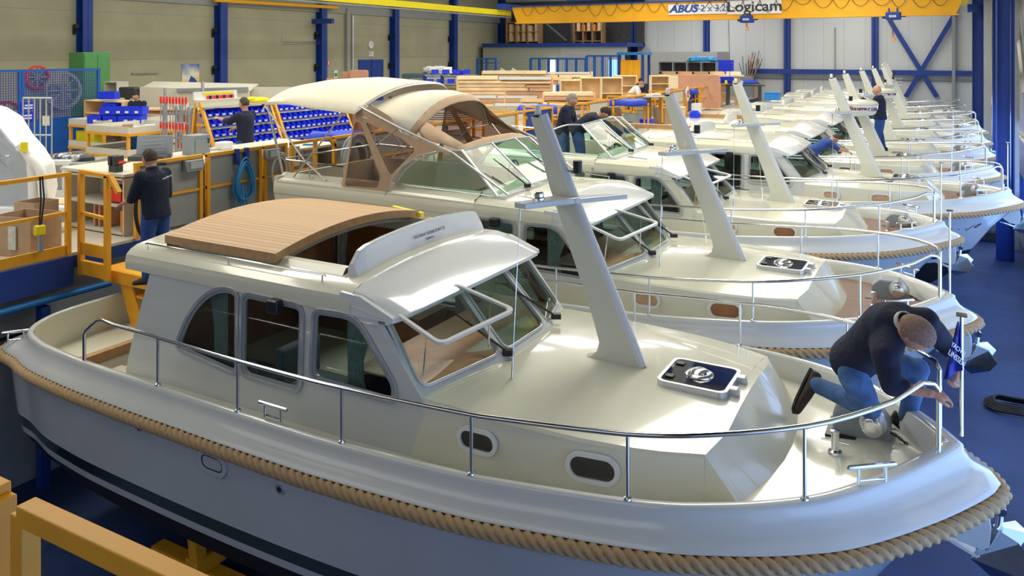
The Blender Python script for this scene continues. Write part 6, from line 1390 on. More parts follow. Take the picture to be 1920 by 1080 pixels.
q = G(88, 12.9, PZ); t = thing('wrapped_pallet', 'low pallet of boards wrapped in white plastic on the floor', 'pallet', q); MB().box(q + Vector((0, 0, .05)), (1.1, .8, .1), YAW).build('pallet', 'grey_panel', t); MB().box(q + Vector((0, 0, .17)), (1.12, .82, .14), YAW).build('wrapping', 'white_cloth', t, bevel=.03); MB().box(q + Vector((.15, .05, .255)), (.6, .45, .02), YAW).build('cardboard_sheet', 'light_wood', t)
q = G(135, 14.4, PZ); t = thing('parts_container', 'grey container heaped with shiny wrapped parts', 'container', q); MB().box(q + Vector((0, 0, .36)), (.9, .9, .72), YAW).build('container', 'grey_panel', t, bevel=.01)
for i in range(6): p = q + Vector((-.3 + .12 * i, -.1 + .08 * (i % 3), .74)); o = blob(p, (.16, .14, .09), i, 12, 8, .4).build('wrapped_part', ['plastic_wrap', 'aluminium', 'dark_metal'][i % 3]); tag(o, '%s crumpled shiny wrapped part along the heap on the grey container' % ORD[i], 'wrapped part', 'wrapped parts on the grey container')
q = G(98, 13.9, PZ); t = thing('moulded_surround', 'white moulded frame leaning beside the wrapped moulding', 'frame', q); m = MB(); f = lambda u, v: q + Vector((cs, sn, 0)) * u + Vector((0, 0, v)); m.wall([(-.22, 0), (.26, 0), (.28, .78), (-.2, .78)], [rrect(-.08, .16, .28, .68, .05)], f, Vector((-sn, cs, 0)) * .12); m.build('frame', 'white_plastic', t, bevel=.02); MB().ext([f(-.1, .26), f(.18, .26), f(.18, .7), f(-.1, .7)], Vector((-sn, cs, 0)) * .02).build('inner_panel', 'grey_panel', t)
q = at(8, 486, Z=PZ); t = boxy('cardboard_box', 'open cardboard box with a printed side at the left railing', 'cardboard box', q + Vector((-.1, .35, 0)), (.62, .5, .52), 'cardboard', .25, open_=True); MB().box(q + Vector((.0, .1, .25)), (.12, .02, .3), .25).build('print', 'curtain', t)
q2 = at(38, 455, Z=PZ); boxy('cardboard_box', 'second cardboard box right behind the printed one', 'cardboard box', q2 + Vector((-.3, .4, 0)), (.4, .4, .5), 'cardboard', .15, open_=True)
# things fixed to the concrete wall
def onwall(px, py, x=LX + .02): return at(px, py, X=x)
q0, q1 = onwall(341, 157), onwall(373, 120); c = (q0 + q1) / 2
pm = mat('sunset_print', (.3, .4, .6), .5); nt = pm.node_tree; b = nt.nodes['Principled BSDF']; tc = nt.nodes.new('ShaderNodeTexCoord'); sp = nt.nodes.new('ShaderNodeSeparateXYZ'); n_ = nt.nodes.new('ShaderNodeTexNoise'); n_.inputs['Scale'].default_value = 1.6; n_.inputs['Detail'].default_value = 5
ad = nt.nodes.new('ShaderNodeMath'); ad.operation = 'ADD'; mr = nt.nodes.new('ShaderNodeMapRange'); mr.inputs[1].default_value = .05; mr.inputs[2].default_value = .95; cr1 = nt.nodes.new('ShaderNodeValToRGB'); e = cr1.color_ramp.elements; e[0].color = (.8, .5, .15, 1); e[1].color = (.02, .10, .45, 1); e.new(.45).color = (.75, .75, .6, 1)
nt.links.new(tc.outputs['Object'], sp.inputs[0]); nt.links.new(tc.outputs['Object'], n_.inputs[0]); nt.links.new(sp.outputs[2], ad.inputs[0]); nt.links.new(n_.outputs[0], ad.inputs[1]); nt.links.new(ad.outputs[0], mr.inputs[0]); nt.links.new(mr.outputs[0], cr1.inputs[0]); nt.links.new(cr1.outputs[0], b.inputs['Base Color'])
t = thing('wall_poster', 'poster of a boat at sea under a blue and golden sky', 'poster', (LX + .02, c.y, c.z)); MB().bx(LX + .0, LX + .04, q0.y, q1.y, q0.z, q1.z).build('print', 'sunset_print', t); MB().ext([(LX + .045, c.y - .12, q0.z + .02), (LX + .045, c.y + .35, q0.z + .02), (LX + .045, c.y + .2, q0.z + .2), (LX + .045, c.y, q0.z + .32)], (.01, 0, 0)).build('boat_picture', 'sign_blue', t)
c = onwall(695, 84); t = thing('wall_clock', 'round white wall clock above the blue door', 'clock', c); MB().lathe([(0, 0), (.20, 0), (.21, .03), (.19, .05), (0, .045)], c, 28, axis='X').build('face', 'white_plastic', t); MB().bx(c.x + .05, c.x + .055, c.y - .01, c.y + .01, c.z, c.z + .14).bx(c.x + .05, c.x + .055, c.y - .01, c.y + .09, c.z - .01, c.z + .01).build('hands', 'black_plastic', t)
c = onwall(695.5, 101); t = thing('number_plate', 'small white EC 1 plate between the clock and the blue door', 'sign', c); MB().bx(c.x, c.x + .02, c.y - .23, c.y + .23, c.z - .13, c.z + .13).build('plate', 'white_plastic', t); text_mesh('EC 1', .22, frame_mat((c.x + .024, c.y, c.z), (0, 1, 0), (0, 0, 1)), 'lettering', 'sign_dark', t)
a, b_ = onwall(672, 112), onwall(718, 150); d1 = struct(MB().bx(LX, LX + .06, a.y, b_.y, PZ, a.z).build('door_1', 'blue_steel')); MB().bx(LX + .06, LX + .08, (a.y + b_.y) / 2 - .01, (a.y + b_.y) / 2 + .01, PZ, a.z).build('door_gap', 'black_plastic', d1); MB().bx(LX + .06, LX + .10, (a.y + b_.y) / 2 - .12, (a.y + b_.y) / 2 - .04, PZ + .95, PZ + 1.1).build('door_handle', 'black_plastic', d1)
c = onwall(629, 139); t = thing('exit_sign', 'green and white emergency sign on the concrete wall', 'sign', c); MB().bx(c.x, c.x + .03, c.y - .14, c.y + .14, c.z - .2, c.z + .2).build('plate', 'white_plastic', t); MB().bx(c.x + .03, c.x + .04, c.y - .10, c.y + .10, c.z - .12, c.z + .06).build('symbol', 'sign_green', t)
c = onwall(615, 118); t = thing('fire_sign', 'small red and white sign left of the green emergency sign', 'sign', c); MB().bx(c.x, c.x + .03, c.y - .12, c.y + .12, c.z - .12, c.z + .12).build('plate', 'red_plastic', t); MB().bx(c.x + .03, c.x + .035, c.y - .02, c.y + .05, c.z - .1, c.z + .1).build('symbol', 'white_plastic', t)
c = onwall(657, 60); o = MB().cyl((LX + .19, c.y, PZ), (LX + .19, c.y, 7.55), .07, 12).build('downpipe', 'aluminium'); tag(o, 'shiny vertical pipe on the wall left of the clock', 'pipe')
c = onwall(650, 60); struct(MB().bx(LX, LX + .2, c.y - .16, c.y + .08, PZ, 7.9).build('trim_duct', 'grey_panel'))
a, b_ = onwall(402, 0, LX + .4), onwall(633, 14, LX + .4); o = MB().cyl(a, b_, .09, 10).build('gas_pipe', 'crane_yellow'); tag(o, 'orange-yellow gas pipe running high along the concrete wall', 'pipe')
pts = [onwall(529, 67), onwall(529, 78), onwall(605, 78.5)]; o = MB().tube([p + Vector((.03, 0, 0)) for p in pts], .02, 6).tube([onwall(530, 82) + Vector((.03, 0, 0)), onwall(608, 82) + Vector((.03, 0, 0)), onwall(609, 150) + Vector((.03, 0, 0))], .015, 6).build('wall_conduit', 'aluminium'); tag(o, 'thin bent conduit on the concrete wall above the canopy', 'conduit')
c = onwall(272, 137); o = MB().bx(LX, LX + .1, c.y - .6, c.y + .6, c.z - .02, c.z + .02).build('wall_shelf', 'grey_metal'); tag(o, 'thin empty wall shelf on the concrete wall left of the poster', 'shelf')
c = onwall(601, 40, LX + .5); struct(MB().bx(LX, LX + 1.3, c.y - .1, c.y + .1, c.z - .12, c.z + .12).build('trim_bracket', 'blue_steel'))
# ================================================================ wood stock, carcasses and the far end of the platform
def GX(px, Y): q = at(px, 200, Y=Y); return q.x
def zt(py, X=None, Y=None, px=None, D=None): return at(px, py, X=X, Y=Y, D=D).z
def board(m, a, b, w_, h): return beam(m, a, b, w_, h)
def lumber(px0, px1, D, ys, label, mt='pale_wood', posts=True, depth=.8, seed=0):
    """stacked boards: each board (or thin stack) is a thing; ys = pixel heights of the tiers"""
    r2 = random.Random(seed); a, b = G(px0, D), G(px1, D); a.z = b.z = PZ; d = (b - a).normalized(); n_ = Vector((-d.y, d.x, 0))
    if posts:
        t = thing('lumber_rack', 'wooden rack with crossbars carrying ' + label, 'rack', (a + b) / 2); zt_ = H - (min(ys) - HY) / F * D + .05
        for k in (0, .5, 1):
            p = a.lerp(b, k); beam(MB(), p + n_ * .05, Vector((p.x, p.y, zt_)) + n_ * .05, .08).build('post', 'light_wood', t)
        for y in ys: z = H - (y - HY) / F * D - .10; beam(MB(), Vector((a.x, a.y, z)) + n_ * .1, Vector((b.x, b.y, z)) + n_ * .1, .07, .05).build('crossbar', 'pale_wood', t)
    for ti, y in enumerate(ys):
        z = H - (y - HY) / F * D; x = 0; L = (b - a).length
        while x < L - .5:
            l = min(L - x, r2.uniform(1.4, 3.0)); h = r2.uniform(.07, .15); mt_ = r2.choice([mt, mt, 'pale_wood', 'light_wood', 'pink_wood', 'visor_white']); o_ = r2.uniform(-.12, .12)
            p, q = a + d * x, a + d * (x + l - .05); m = MB()
            for k in range(3): beam(m, Vector((p.x, p.y, z - .065 + h / 2)) + n_ * (.0 + o_ + k * .22), Vector((q.x, q.y, z - .065 + h / 2)) + n_ * (.0 + o_ + k * .22), .20, h)
            t = m.build('wood_plank', mt_); nb_ = len([1 for q_ in COL.objects if q_.get('group') == 'planks of ' + label and q_['label'].startswith('%s-tier' % ORD[ti])]); tag(t, '%s-tier wood planks, %s along, of %s' % (ORD[ti], ORD[nb_], label), 'planks', 'planks of ' + label); x += l
lumber(858, 1035, 31.0, [146, 153, 160, 167, 174, 181, 188, 196], 'the front stock left of the tall panels', seed=1)
lumber(905, 1110, 36.0, [136, 142, 148, 154], 'the rear stock before the blue fence', seed=2)
lumber(1020, 1115, 28.0, [176, 184, 192, 200], 'the short stack right of the grey-haired man', seed=3)
lumber(800, 905, 35.0, [148, 155, 162, 169], 'the stock beside the canopy top', seed=5)
def carcass(px, D, w_, l, h, label, nsh=3, mt='pale_wood', rz=YAW, back='light_wood'):
    c = G(px, D); t = thing('cabinet_carcass', label, 'furniture carcass', c); M = Matrix.Rotation(rz, 3, 'Z'); X = M @ Vector((1, 0, 0)); Yv = M @ Vector((0, 1, 0))
    for s_ in (-1, 1): MB().box(c + X * s_ * w_ / 2 + Vector((0, 0, h / 2)), (.035, l, h), rz).build('side_panel', mt, t)
    for k in range(nsh + 2): MB().box(c + Vector((0, 0, .03 + (h - .06) * k / (nsh + 1))), (w_ - .03, l, .03), rz).build('shelf', mt, t)
    MB().box(c + Yv * l / 2 + Vector((0, 0, h / 2)), (w_, .02, h), rz).build('back_panel', back, t); return t
carcass(1146, 29.5, .75, .5, 1.75, 'pale wooden cabinet carcass left of the man in white', 2)
carcass(1108, 31.0, .8, .5, 1.7, 'pale wooden cabinet carcass with tall side next to the short stack', 1)
carcass(1172, 33.5, .9, .5, 1.7, 'wooden carcass with open back behind the man in white', 3)
carcass(1236, 34.0, .75, .5, 1.68, 'pale carcass with small shelves right of the two bending men', 4)
carcass(1075, 34.0, 1.1, .5, 1.5, 'wide wooden carcass behind the short stack', 2)
carcass(1040, 26.0, .7, .5, 1.0, 'low light carcass behind the grey-haired man', 1, 'light_wood')
for px, D, w_, h, mt, lb in ((1302, 37.5, 2.5, 1.6, 'pink_wood', 'large reddish plywood sheet leaning right of the carcasses'), (1262, 36.5, .5, 1.6, 'pale_wood', 'pale plywood sheet left of the reddish one')):
    c = G(px, D); t = thing('plywood_sheet', lb, 'sheet', c); slab(MB(), c, w_, h, .03, YAW, .08).build('sheet', mt, t); MB().box(c + Vector((0, .1, .02)), (w_, .4, .04), YAW).build('support', 'light_wood', t)
c = G(1308, 38.8); t = thing('assembly_bench', 'long wooden assembly bench with cardboard trays on top', 'bench', c)
MB().box(c + Vector((0, .6, 1.52)), (4.0, 1.0, .08), YAW).build('top', 'pale_wood', t)
for k in (-1.8, 0, 1.8): MB().box(c + Vector((cs * k, .6 + sn * k, .74)), (.1, .7, 1.48), YAW).build('leg', 'light_wood', t)
for i in range(5): p = c + Vector((cs * (-1.6 + .8 * i), .6 + sn * (-1.6 + .8 * i), 1.56)); boxy('cardboard_tray', ['first', 'second', 'third', 'fourth', 'last'][i] + ' low cardboard tray on the long wooden bench, counted from the carcasses', 'tray', p, (.6, .5, .16), ['cardboard', 'pink_wood', 'cardboard', 'light_wood', 'white_plastic'][i], YAW, open_=True)
# tables with blue covers
def cover_table(px, D, l, w_, label, h=.92):
    c = G(px, D); t = thing('covered_table', label, 'table', c); rz = YAW
    for sx in (-1, 1):
        for sy in (-1, 1): MB().box(c + Matrix.Rotation(rz, 3, 'Z') @ Vector((sx * (l / 2 - .06), sy * (w_ / 2 - .06), h / 2)), (.06, .06, h), rz).build('leg', 'yellow_steel', t)
    rows = []
    for i in range(13):
        u = -1 + i / 6; row = []
        for j in range(9):
            v = -1 + j / 4; dz = .05 * math.sin(u * 5 + v * 3) * .4 + (-.16 if abs(v) > .9 or abs(u) > .95 else .05 * (1 - v * v)); row.append(c + Matrix.Rotation(rz, 3, 'Z') @ Vector((u * l / 2, v * w_ / 2, h + .06 + dz)))
        rows.append(row)
    MB().grid(rows).build('cover', 'tarp_blue', t, solid=.01); return t
cover_table(645, 16.4, 1.5, .9, 'table with a crumpled blue cover seen under the canopy')
cover_table(1015, 24.5, 1.6, .9, 'table with a blue cover left of the grey-haired man')
cover_table(1172, 27.7, 1.6, .9, 'table with a blue cover before the man in white')
cover_table(1278, 35.4, 1.5, .9, 'table with a blue cover left of the small white notice')
cover_table(1372, 45.2, 3.0, 1.1, 'long table with a blue cover beneath the blue crate stack', .98)
c = G(1205, 30.3, PZ + 1.0)
t = thing('work_table', 'pale work table over which two men bend', 'table', G(1205, 30.3)); MB().box(c, (1.7, .8, .05), YAW).build('top', 'visor_white', t)
for sx in (-.7, .7): MB().box(G(1205, 30.3) + Vector((cs * sx, sn * sx, .49)), (.06, .6, .98), YAW).build('leg', 'yellow_steel', t)
o = MB().box(c + Vector((.2, 0, .05)), (.4, .3, .04), .3).box(c + Vector((.5, .1, .09)), (.3, .25, .05), .8).build('paper_pile', 'white_plastic'); tag(o, 'white papers lying on the table before the two bending men', 'paper')
# blue crate stack, drum of pipes, far shelves
for i in range(12):
    k = i % 6; j = i // 6; q = G(1352 + j * 14, 44.9, PZ + 1.05 + k * .20); boxy('blue_crate', 'blue crate, %s from the bottom, in the %s stack on the far covered table' % (ORD[k], ['first', 'second'][j]), 'crate', q, (.45, .5, .18), 'bin_blue', YAW, 'blue crates on the far covered table', open_=k == 5)
q = G(1400, 47.0); t = thing('pipe_drum', 'grey drum standing on the platform filled with dark rods', 'drum', q); MB().lathe([(0, 0), (.42, 0), (.42, 1.3), (.39, 1.3), (.39, .1), (0, .1)], q, 24).build('drum', 'grey_metal', t)
for i in range(26):
    a = rnd.uniform(0, 6.28); r_ = rnd.uniform(0, .25); p = q + Vector((r_ * math.cos(a), r_ * math.sin(a), .15)); d = Vector((rnd.uniform(-.32, .45), rnd.uniform(-.2, .2), 1)).normalized(); o = MB().cyl(p, p + d * rnd.uniform(1.9, 2.7), .02, 5).build('rod', ['dark_metal', 'dark_metal', 'pink_wood', 'grey_metal'][i % 4]); tag(o, 'thin rod sticking out of the grey drum', 'rod', 'rods standing in the grey drum')
carcass(1290, 44.0, 3.2, .5, 2.15, 'dark open pigeon-hole shelf against the back wall', 3, 'grey_metal', 0, 'cabin_dark')
c = G(1290, 44.0); m = MB()
for k in (-.8, 0, .8): m.bx(c.x + k - .03, c.x + k + .03, c.y - .25, c.y + .2, PZ, PZ + 2.12)
m.build('divider', 'grey_metal', bpy.data.objects['cabinet_carcass.006'] if 'cabinet_carcass.006' in bpy.data.objects else None)
o = blob(c + Vector((.8, 0, 2.28)), (.8, .3, .16), 3, 20, 10, .5).build('plastic_sheet', 'hose_blue'); tag(o, 'crumpled blue plastic on top of the pigeon-hole shelf', 'plastic sheet')
x0, x1 = GX(1195, 46), GX(1345, 46); struct(MB().bx(x0, x1, 46.0, BYW, PZ, zt(97, Y=46, px=1250)).build('wall_office', 'grey_wall'))
q = G(1365, 41); t = thing('wall_bench', 'dark narrow bench with small jars by the back wall', 'bench', q); MB().bx(q.x - 1.8, q.x + 1.8, q.y - .3, q.y + .3, PZ + .95, PZ + 1.02).build('top', 'dark_metal', t)
for k in (-1.6, 0, 1.6): MB().bx(q.x + k - .03, q.x + k + .03, q.y - .3, q.y + .3, PZ, PZ + .95).build('leg', 'dark_metal', t)
for k in range(6): o = MB().lathe([(0, 0), (.07, 0), (.07, .16), (.04, .2), (0, .2)], (q.x - 1.3 + .4 * k, q.y, PZ + 1.02), 10).build('jar', ['bright_yellow', 'curtain', 'light_board'][k % 3]); tag(o, '%s %s jar on the narrow dark bench by the back wall' % (['first', 'second'][k // 3], ['yellow', 'pale', 'cream'][k % 3]), 'jar', '%s jars on the narrow bench' % ['yellow', 'pale', 'cream'][k % 3])
# blue fences and cages at the far end
def far_fence(pa, pb, Y, ytop, label, n_=5, mt='fence_blue', base=None):
    x0, x1 = GX(pa, Y), GX(pb, Y); z1 = zt(ytop, Y=Y, px=(pa + pb) / 2); t = thing('mesh_fence', label, 'fence', ((x0 + x1) / 2, Y, PZ)); m = MB()
    for k in range(n_ + 1): beam(m, (x0 + (x1 - x0) * k / n_, Y, PZ), (x0 + (x1 - x0) * k / n_, Y, z1), .12)
    beam(m, (x0, Y, z1), (x1, Y, z1), .1); beam(m, (x0, Y, PZ + .1), (x1, Y, PZ + .1), .1); m.build('fence_frame', mt, t)
    m = MB(); k = 0.0
    while k < x1 - x0: m.bx(x0 + k - .008, x0 + k + .008, Y + .02, Y + .03, PZ + .1, z1); k += .16
    m.build('mesh', mt, t); return t
far_fence(995, 1098, 42.0, 110, 'blue tube fence before the block wall, white gap behind it', 6)
far_fence(1100, 1160, 41.0, 105, 'taller blue fence section right of the white gap', 4)
x0, x1 = GX(1162, 40.5), GX(1205, 40.5); t = thing('gas_cage', 'blue cage with a blue roof and orange mesh doors', 'cage', ((x0 + x1) / 2, 40.9, PZ)); z1 = zt(103, Y=40.5, px=1183); m = MB()
for x in (x0, x1):
    for y in (40.5, 41.5): beam(m, (x, y, PZ), (x, y, z1), .12)
m.build('posts', 'blue_steel', t); MB().bx(x0 - .1, x1 + .1, 40.3, 41.7, z1, z1 + .15).build('roof', 'sky_blue', t)
for k in range(3): a = x0 + .1 + (x1 - x0 - .2) * k / 3; bb = a + (x1 - x0 - .2) / 3 - .04; mm2 = MB(); beam(mm2, (a, 40.46, PZ + .1), (a, 40.46, z1 - .3), .05); beam(mm2, (bb, 40.46, PZ + .1), (bb, 40.46, z1 - .3), .05); beam(mm2, (a, 40.46, z1 - .3), (bb, 40.46, z1 - .3), .05); mm2.bx(a, bb, 40.47, 40.48, PZ + .1, z1 - .3); mm2.build('door', 'crane_yellow', t)
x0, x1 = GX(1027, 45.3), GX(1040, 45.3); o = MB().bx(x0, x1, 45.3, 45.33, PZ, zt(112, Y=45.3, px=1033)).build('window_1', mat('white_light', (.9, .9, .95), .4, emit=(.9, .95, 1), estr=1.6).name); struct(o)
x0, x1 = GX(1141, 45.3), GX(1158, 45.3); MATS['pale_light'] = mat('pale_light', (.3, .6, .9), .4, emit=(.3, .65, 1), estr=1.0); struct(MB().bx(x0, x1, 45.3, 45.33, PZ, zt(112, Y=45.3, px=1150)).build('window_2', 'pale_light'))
# pale hull mouldings before the block wall
for i, px in enumerate((953, 975)):
    q = G(px, 43.0); t = thing('white_moulding', ['upright white moulding with two horns before the block wall', 'second white moulding touching the blue fence'][i], 'moulding', q); z = PZ + .9
    MB().tube(cr([q + Vector((-.5, 0, .95)), q + Vector((-.38, 0, 1.75)), q + Vector((-.25, 0, 1.25)), q + Vector((.3, 0, 1.1)), q + Vector((.6, 0, 1.3))], 4), .13, 8).build('shell', 'gelcoat', t); MB().cyl(q, q + Vector((0, 0, 1.1)), .1).build('stand', 'gelcoat', t)
# blue shelf and coil machine, teal cabinet at the wall
t = far_fence(895, 930, 41.5, 110, 'dark blue open shelving by the column near the back corner', 2); 
for z in (.5, 1.0, 1.5, 2.0): q0 = GX(895, 41.5); q1 = GX(930, 41.5); MB().bx(q0, q1, 41.5, 42.1, PZ + z, PZ + z + .04).build('shelf', 'dark_metal', t)
q = G(786, 36.5); t = thing('machine_cabinet', 'dark teal machine cabinet with white rags on top', 'machine', q); MB().box(q + Vector((0, 0, .85)), (1.4, .8, 1.7), .2).build('body', 'teal_machine', t, bevel=.04); MB().box(q + Vector((.2, -.42, 1.2)), (.7, .02, .6), .2).build('window', 'grey_metal', t)
o = blob(q + Vector((.9, .2, 1.85)), (.7, .3, .18), 5, 20, 10, .5).build('rags', 'white_cloth'); tag(o, 'heap of white rags above the teal machine cabinet', 'rags')
q = G(822, 36.5); t = thing('coil_machine', 'machine with a large white roll and black flange', 'machine', q); MB().cyl(q + Vector((-.6, 0, 1.3)), q + Vector((.4, 0, 1.3)), .34, 20).build('roll', 'visor_white', t); MB().cyl(q + Vector((.4, 0, 1.3)), q + Vector((.5, 0, 1.3)), .42, 20).build('flange', 'dark_metal', t); MB().box(q + Vector((0, 0, .48)), (1.2, .7, .96)).build('base', 'grey_metal', t)
def rack(px0, px1, D, ytop, label, mt='blue_steel', n_=4, stuff=True):
    a, b = G(px0, D), G(px1, D); t = thing('steel_rack', label, 'rack', (a + b) / 2); z1 = H - (ytop - HY) / F * D; d = (b - a).normalized(); n2 = Vector((-d.y, d.x, 0)) * .6; m = MB()
    for k in (0, .33, .66, 1):
        p = a.lerp(b, k)
        for o_ in (Vector(), n2): beam(m, p + o_, Vector((p.x, p.y, z1)) + o_, .07)
    m.build('upright', mt, t)
    for i in range(n_): z = PZ + .2 + (z1 - PZ - .25) * i / (n_ - 1); MB().ext([Vector((a.x, a.y, z)), Vector((b.x, b.y, z)), Vector((b.x, b.y, z)) + n2, Vector((a.x, a.y, z)) + n2], (0, 0, .05)).build('shelf', 'grey_metal', t)
    return t, a, b, z1
t, a, b, z1 = rack(795, 895, 34.0, 141, 'grey and blue steel rack with small blue bins, under the coil machine', n_=5)
for i in range(9): p = a.lerp(b, .06 + i * .1); boxy('blue_crate', 'small blue crate, %s along, on the %s board of the far steel rack' % (ORD[i // 2], 'top' if i % 2 else 'second'), 'crate', Vector((p.x, p.y + .2, (z1 if i % 2 else PZ + .2 + (z1 - PZ - .25) * .75) + .055)), (.3, .3, .18), 'bin_blue', YAW, 'small crates on the %s board of the far rack' % ('top' if i % 2 else 'second'), open_=True)
q = G(863, 38); o = MB().box(q + Vector((0, 0, .7)), (.5, .5, 1.4)).box(q + Vector((0, 0, 1.55)), (.42, .1, .5)).build('wheeled_bin', 'bin_blue', bevel=.05); tag(o, 'dark blue container standing before the last wall columns', 'container')
# pink foam seats and shelves left of the door
for i, (px, y0, w_, h, lb) in enumerate(((674, 131, .55, .9, 'largest upright salmon-pink board before the blue door'), (652, 134, .30, .8, 'middle upright salmon-pink board'), (662, 132, .25, .85, 'salmon-pink board tucked behind the largest'), (628, 146, .5, .35, 'low salmon-pink padded form at the left of the group'))):
    D = 33.0 + i * .4; c = G(px, D); z1 = H - (y0 - HY) / F * D; c.z = PZ; t = thing('pink_board', lb, 'board', c, group=None); slab(MB(), Vector((c.x, c.y, z1 - h)), w_ * 1.4, h, .12, YAW).build('panel', 'pink_wood', t, bevel=.03); MB().box((c.x, c.y, PZ + (z1 - h - PZ) / 2), (w_ * 1.2, .3, z1 - h - PZ), YAW).build('stand', 'light_wood', t)
t, a, b, z1 = rack(600, 700, 20.2, 205, 'yellow steel rack holding dark wooden doors under the canopy', 'yellow_steel', 3)
for i in range(9): p = a.lerp(b, .08 + i * .1); o = MB().ext([p + Vector((0, 0, .25)), p + Vector((.30, .05, .25)), p + Vector((.30, .05, 1.15)), p + Vector((0, 0, 1.15))], (.0, .03, 0)).build('wooden_panel', ['mahogany', 'teak_trim', 'pink_wood'][i % 3]); tag(o, '%s upright %s wooden panel in the yellow rack' % (ORD[i], ['dark brown', 'mid brown', 'reddish'][i % 3]), 'panel', 'panels in the yellow rack')
t, a, b, z1 = rack(760, 870, 19.0, 232, 'low rack with white sheets and grey front behind the canopy windows', 'grey_metal', 3); MB().ext([a + Vector((0, -.04, 0)), b + Vector((0, -.04, 0)), Vector((b.x, b.y - .04, z1 - .15)), Vector((a.x, a.y - .04, z1 - .15))], (0, .02, 0)).build('front_panel', 'grey_metal', t)
for i in range(5): p = a.lerp(b, .5); o = MB().ext([Vector((a.x, a.y, z1 + .06 + .05 * i)), Vector((b.x, b.y, z1 + .06 + .05 * i)), Vector((b.x, b.y + .5, z1 + .06 + .05 * i)), Vector((a.x, a.y + .5, z1 + .06 + .05 * i))], (0, 0, .03)).build('sheet', ['visor_white', 'light_board'][i % 2]); tag(o, 'flat %s sheet, number %s of the stack on the low rack' % (['white', 'cream'][i % 2], ['one', 'two', 'three', 'four', 'five'][i]), 'sheet')
# clutter between the rails: boxes, boards, white bars
for i, (px, D, d, mt, lb) in enumerate(((1148, 28.6, (.5, .5, .7), 'cardboard', 'brown cardboard carton behind the yellow rails'), (1176, 29.8, (.35, .3, .45), 'white_plastic', 'white box behind the yellow rails, right of the brown carton'), (1090, 26.2, (.3, .3, .5), 'white_plastic', 'white panel box between the two men on the aft deck'),
        (1335, 40.5, (.5, .4, .8), 'pink_wood', 'reddish wooden box left of the grey drum'), (1358, 42.5, (.5, .4, .5), 'cardboard', 'cardboard carton in front of the grey drum'), (1402, 47.3, (.4, .4, .5), 'cardboard', 'cardboard carton right of the grey drum'), (1220, 33.2, (.45, .35, .5), 'grey_metal', 'grey case on the platform beside the second mast'), (1322, 39.8, (.4, .4, 1.0), 'light_board', 'cream cabinet behind the small white notice'))):
    boxy('storage_box', lb, 'box', G(px, D), d, mt, YAW, lid=mt)
q0 = Vector((-11.4, 24.6, PZ)); t = thing('bar_trestle', 'grey trestles carrying long white bars on the platform', 'trestle', q0)
for k in (-.7, .7): MB().box(q0 + Vector((0, k, .30)), (1.5, .08, .60)).build('trestle', 'grey_metal', t)
for i in range(8): x = -12.0 + .17 * i; o = MB().bx(x - .03, x + .03, 23.0 + .1 * (i % 3), 26.4 - .15 * (i % 2), PZ + .60, PZ + .66).build('white_bar', ['visor_white', 'aluminium'][i % 2]); tag(o, '%s long %s bar across the grey trestles' % (ORD[i], ['white', 'aluminium'][i % 2]), 'bar', 'bars across the trestles')
q = G(1452, 26.0, PZ); q = at(1449, 186, Y=31.5); o = MB().box((q.x, q.y, 3.90), (.55, .4, .26)).box((q.x, q.y, 4.05), (.58, .43, .04)).build('cool_box', 'sky_blue', bevel=.02); tag(o, 'bright blue box lying on a far cabin roof', 'box')
q = at(1303, 214, Y=23.0); o = MB().box((q.x, q.y, 3.76), (.26, .22, .16)).box((q.x, q.y, 3.86), (.16, .22, .06)).build('blue_caddy', 'bin_blue', bevel=.01); tag(o, 'small bright blue caddy on the roof by the second mast', 'caddy')
for i, (px, py, Y, l, lb) in enumerate(((1345, 219, 23.3, 1.8, 'brown wooden hatch board on the roof beside the blue caddy'), (1240, 243, 19.3, 2.0, 'brown wooden hatch board on the roof behind the framed windscreen'))):
    q = at(px, py, Y=Y); o = MB().bx(q.x - l / 2, q.x + l / 2, q.y - .1, q.y + .1, 3.685, 3.78).bx(q.x - l / 2, q.x + l / 2, q.y - .12, q.y - .1, 3.68, 3.74).build('hatch_board', 'teak_trim'); tag(o, lb, 'board')
# people's small things on decks
o = MB().tube(cr([(-3.1 + .95, 18.7, 2.84), (-2.9 + .95, 18.5, 2.85), (-2.6 + .95, 18.75, 2.84), (-2.4 + .95, 18.4, 2.85), (-2.1 + .95, 18.7, 2.86), (-2.3 + .95, 19.0, 2.87), (-2.8 + .95, 18.9, 2.86)], 6), .014, 6).build('black_cable', 'hose_black'); tag(o, 'tangled black cable lying on the deck of the name-lettered yacht', 'cable')
q = at(765, 384, Y=8.4); t = thing('spirit_level', 'yellow ruler lying on the edge beside the teak sliding roof', 'ruler', q); a, b = at(740, 381, Y=7.72), at(793, 394, Y=7.70); zz = 3.86; MB().ext([(a.x, 7.66, 3.70), (b.x, 7.66, 3.66), (b.x, 7.72, 3.66), (a.x, 7.72, 3.70)], (0, 0, .045)).build('ruler_bar', 'bright_yellow', t)
c = at(1905, 768, Z=0.02); m = MB()
for k in range(5): m.tube([c + Vector(((.42 - .03 * k) * math.cos(a), (.30 - .02 * k) * math.sin(a), .03 + .02 * k + .02 * math.sin(3 * a))) for a in [2 * math.pi * j / 24 for j in range(24)]], .022, 6, closed=True)
o = m.build('floor_hose', 'hose_black'); tag(o, 'dark hose coiled on the blue floor at the right edge', 'hose')
for (px, py, lb) in ((1842, 425, 'dark floor block with a light cap near the name-lettered bow'), (1857, 450, 'dark block on the blue floor below the name-lettered bow')):
    q = at(px, py, Z=0); t = thing('floor_block', lb, 'block', q); MB().box(q + Vector((0, 0, .15)), (.9, .6, .3)).build('block', 'dark_metal', t, bevel=.03); MB().lathe([(0, .3), (.16, .3), (.2, .5), (.12, .62), (0, .64)], q, 16).build('cap', 'grey_metal', t)
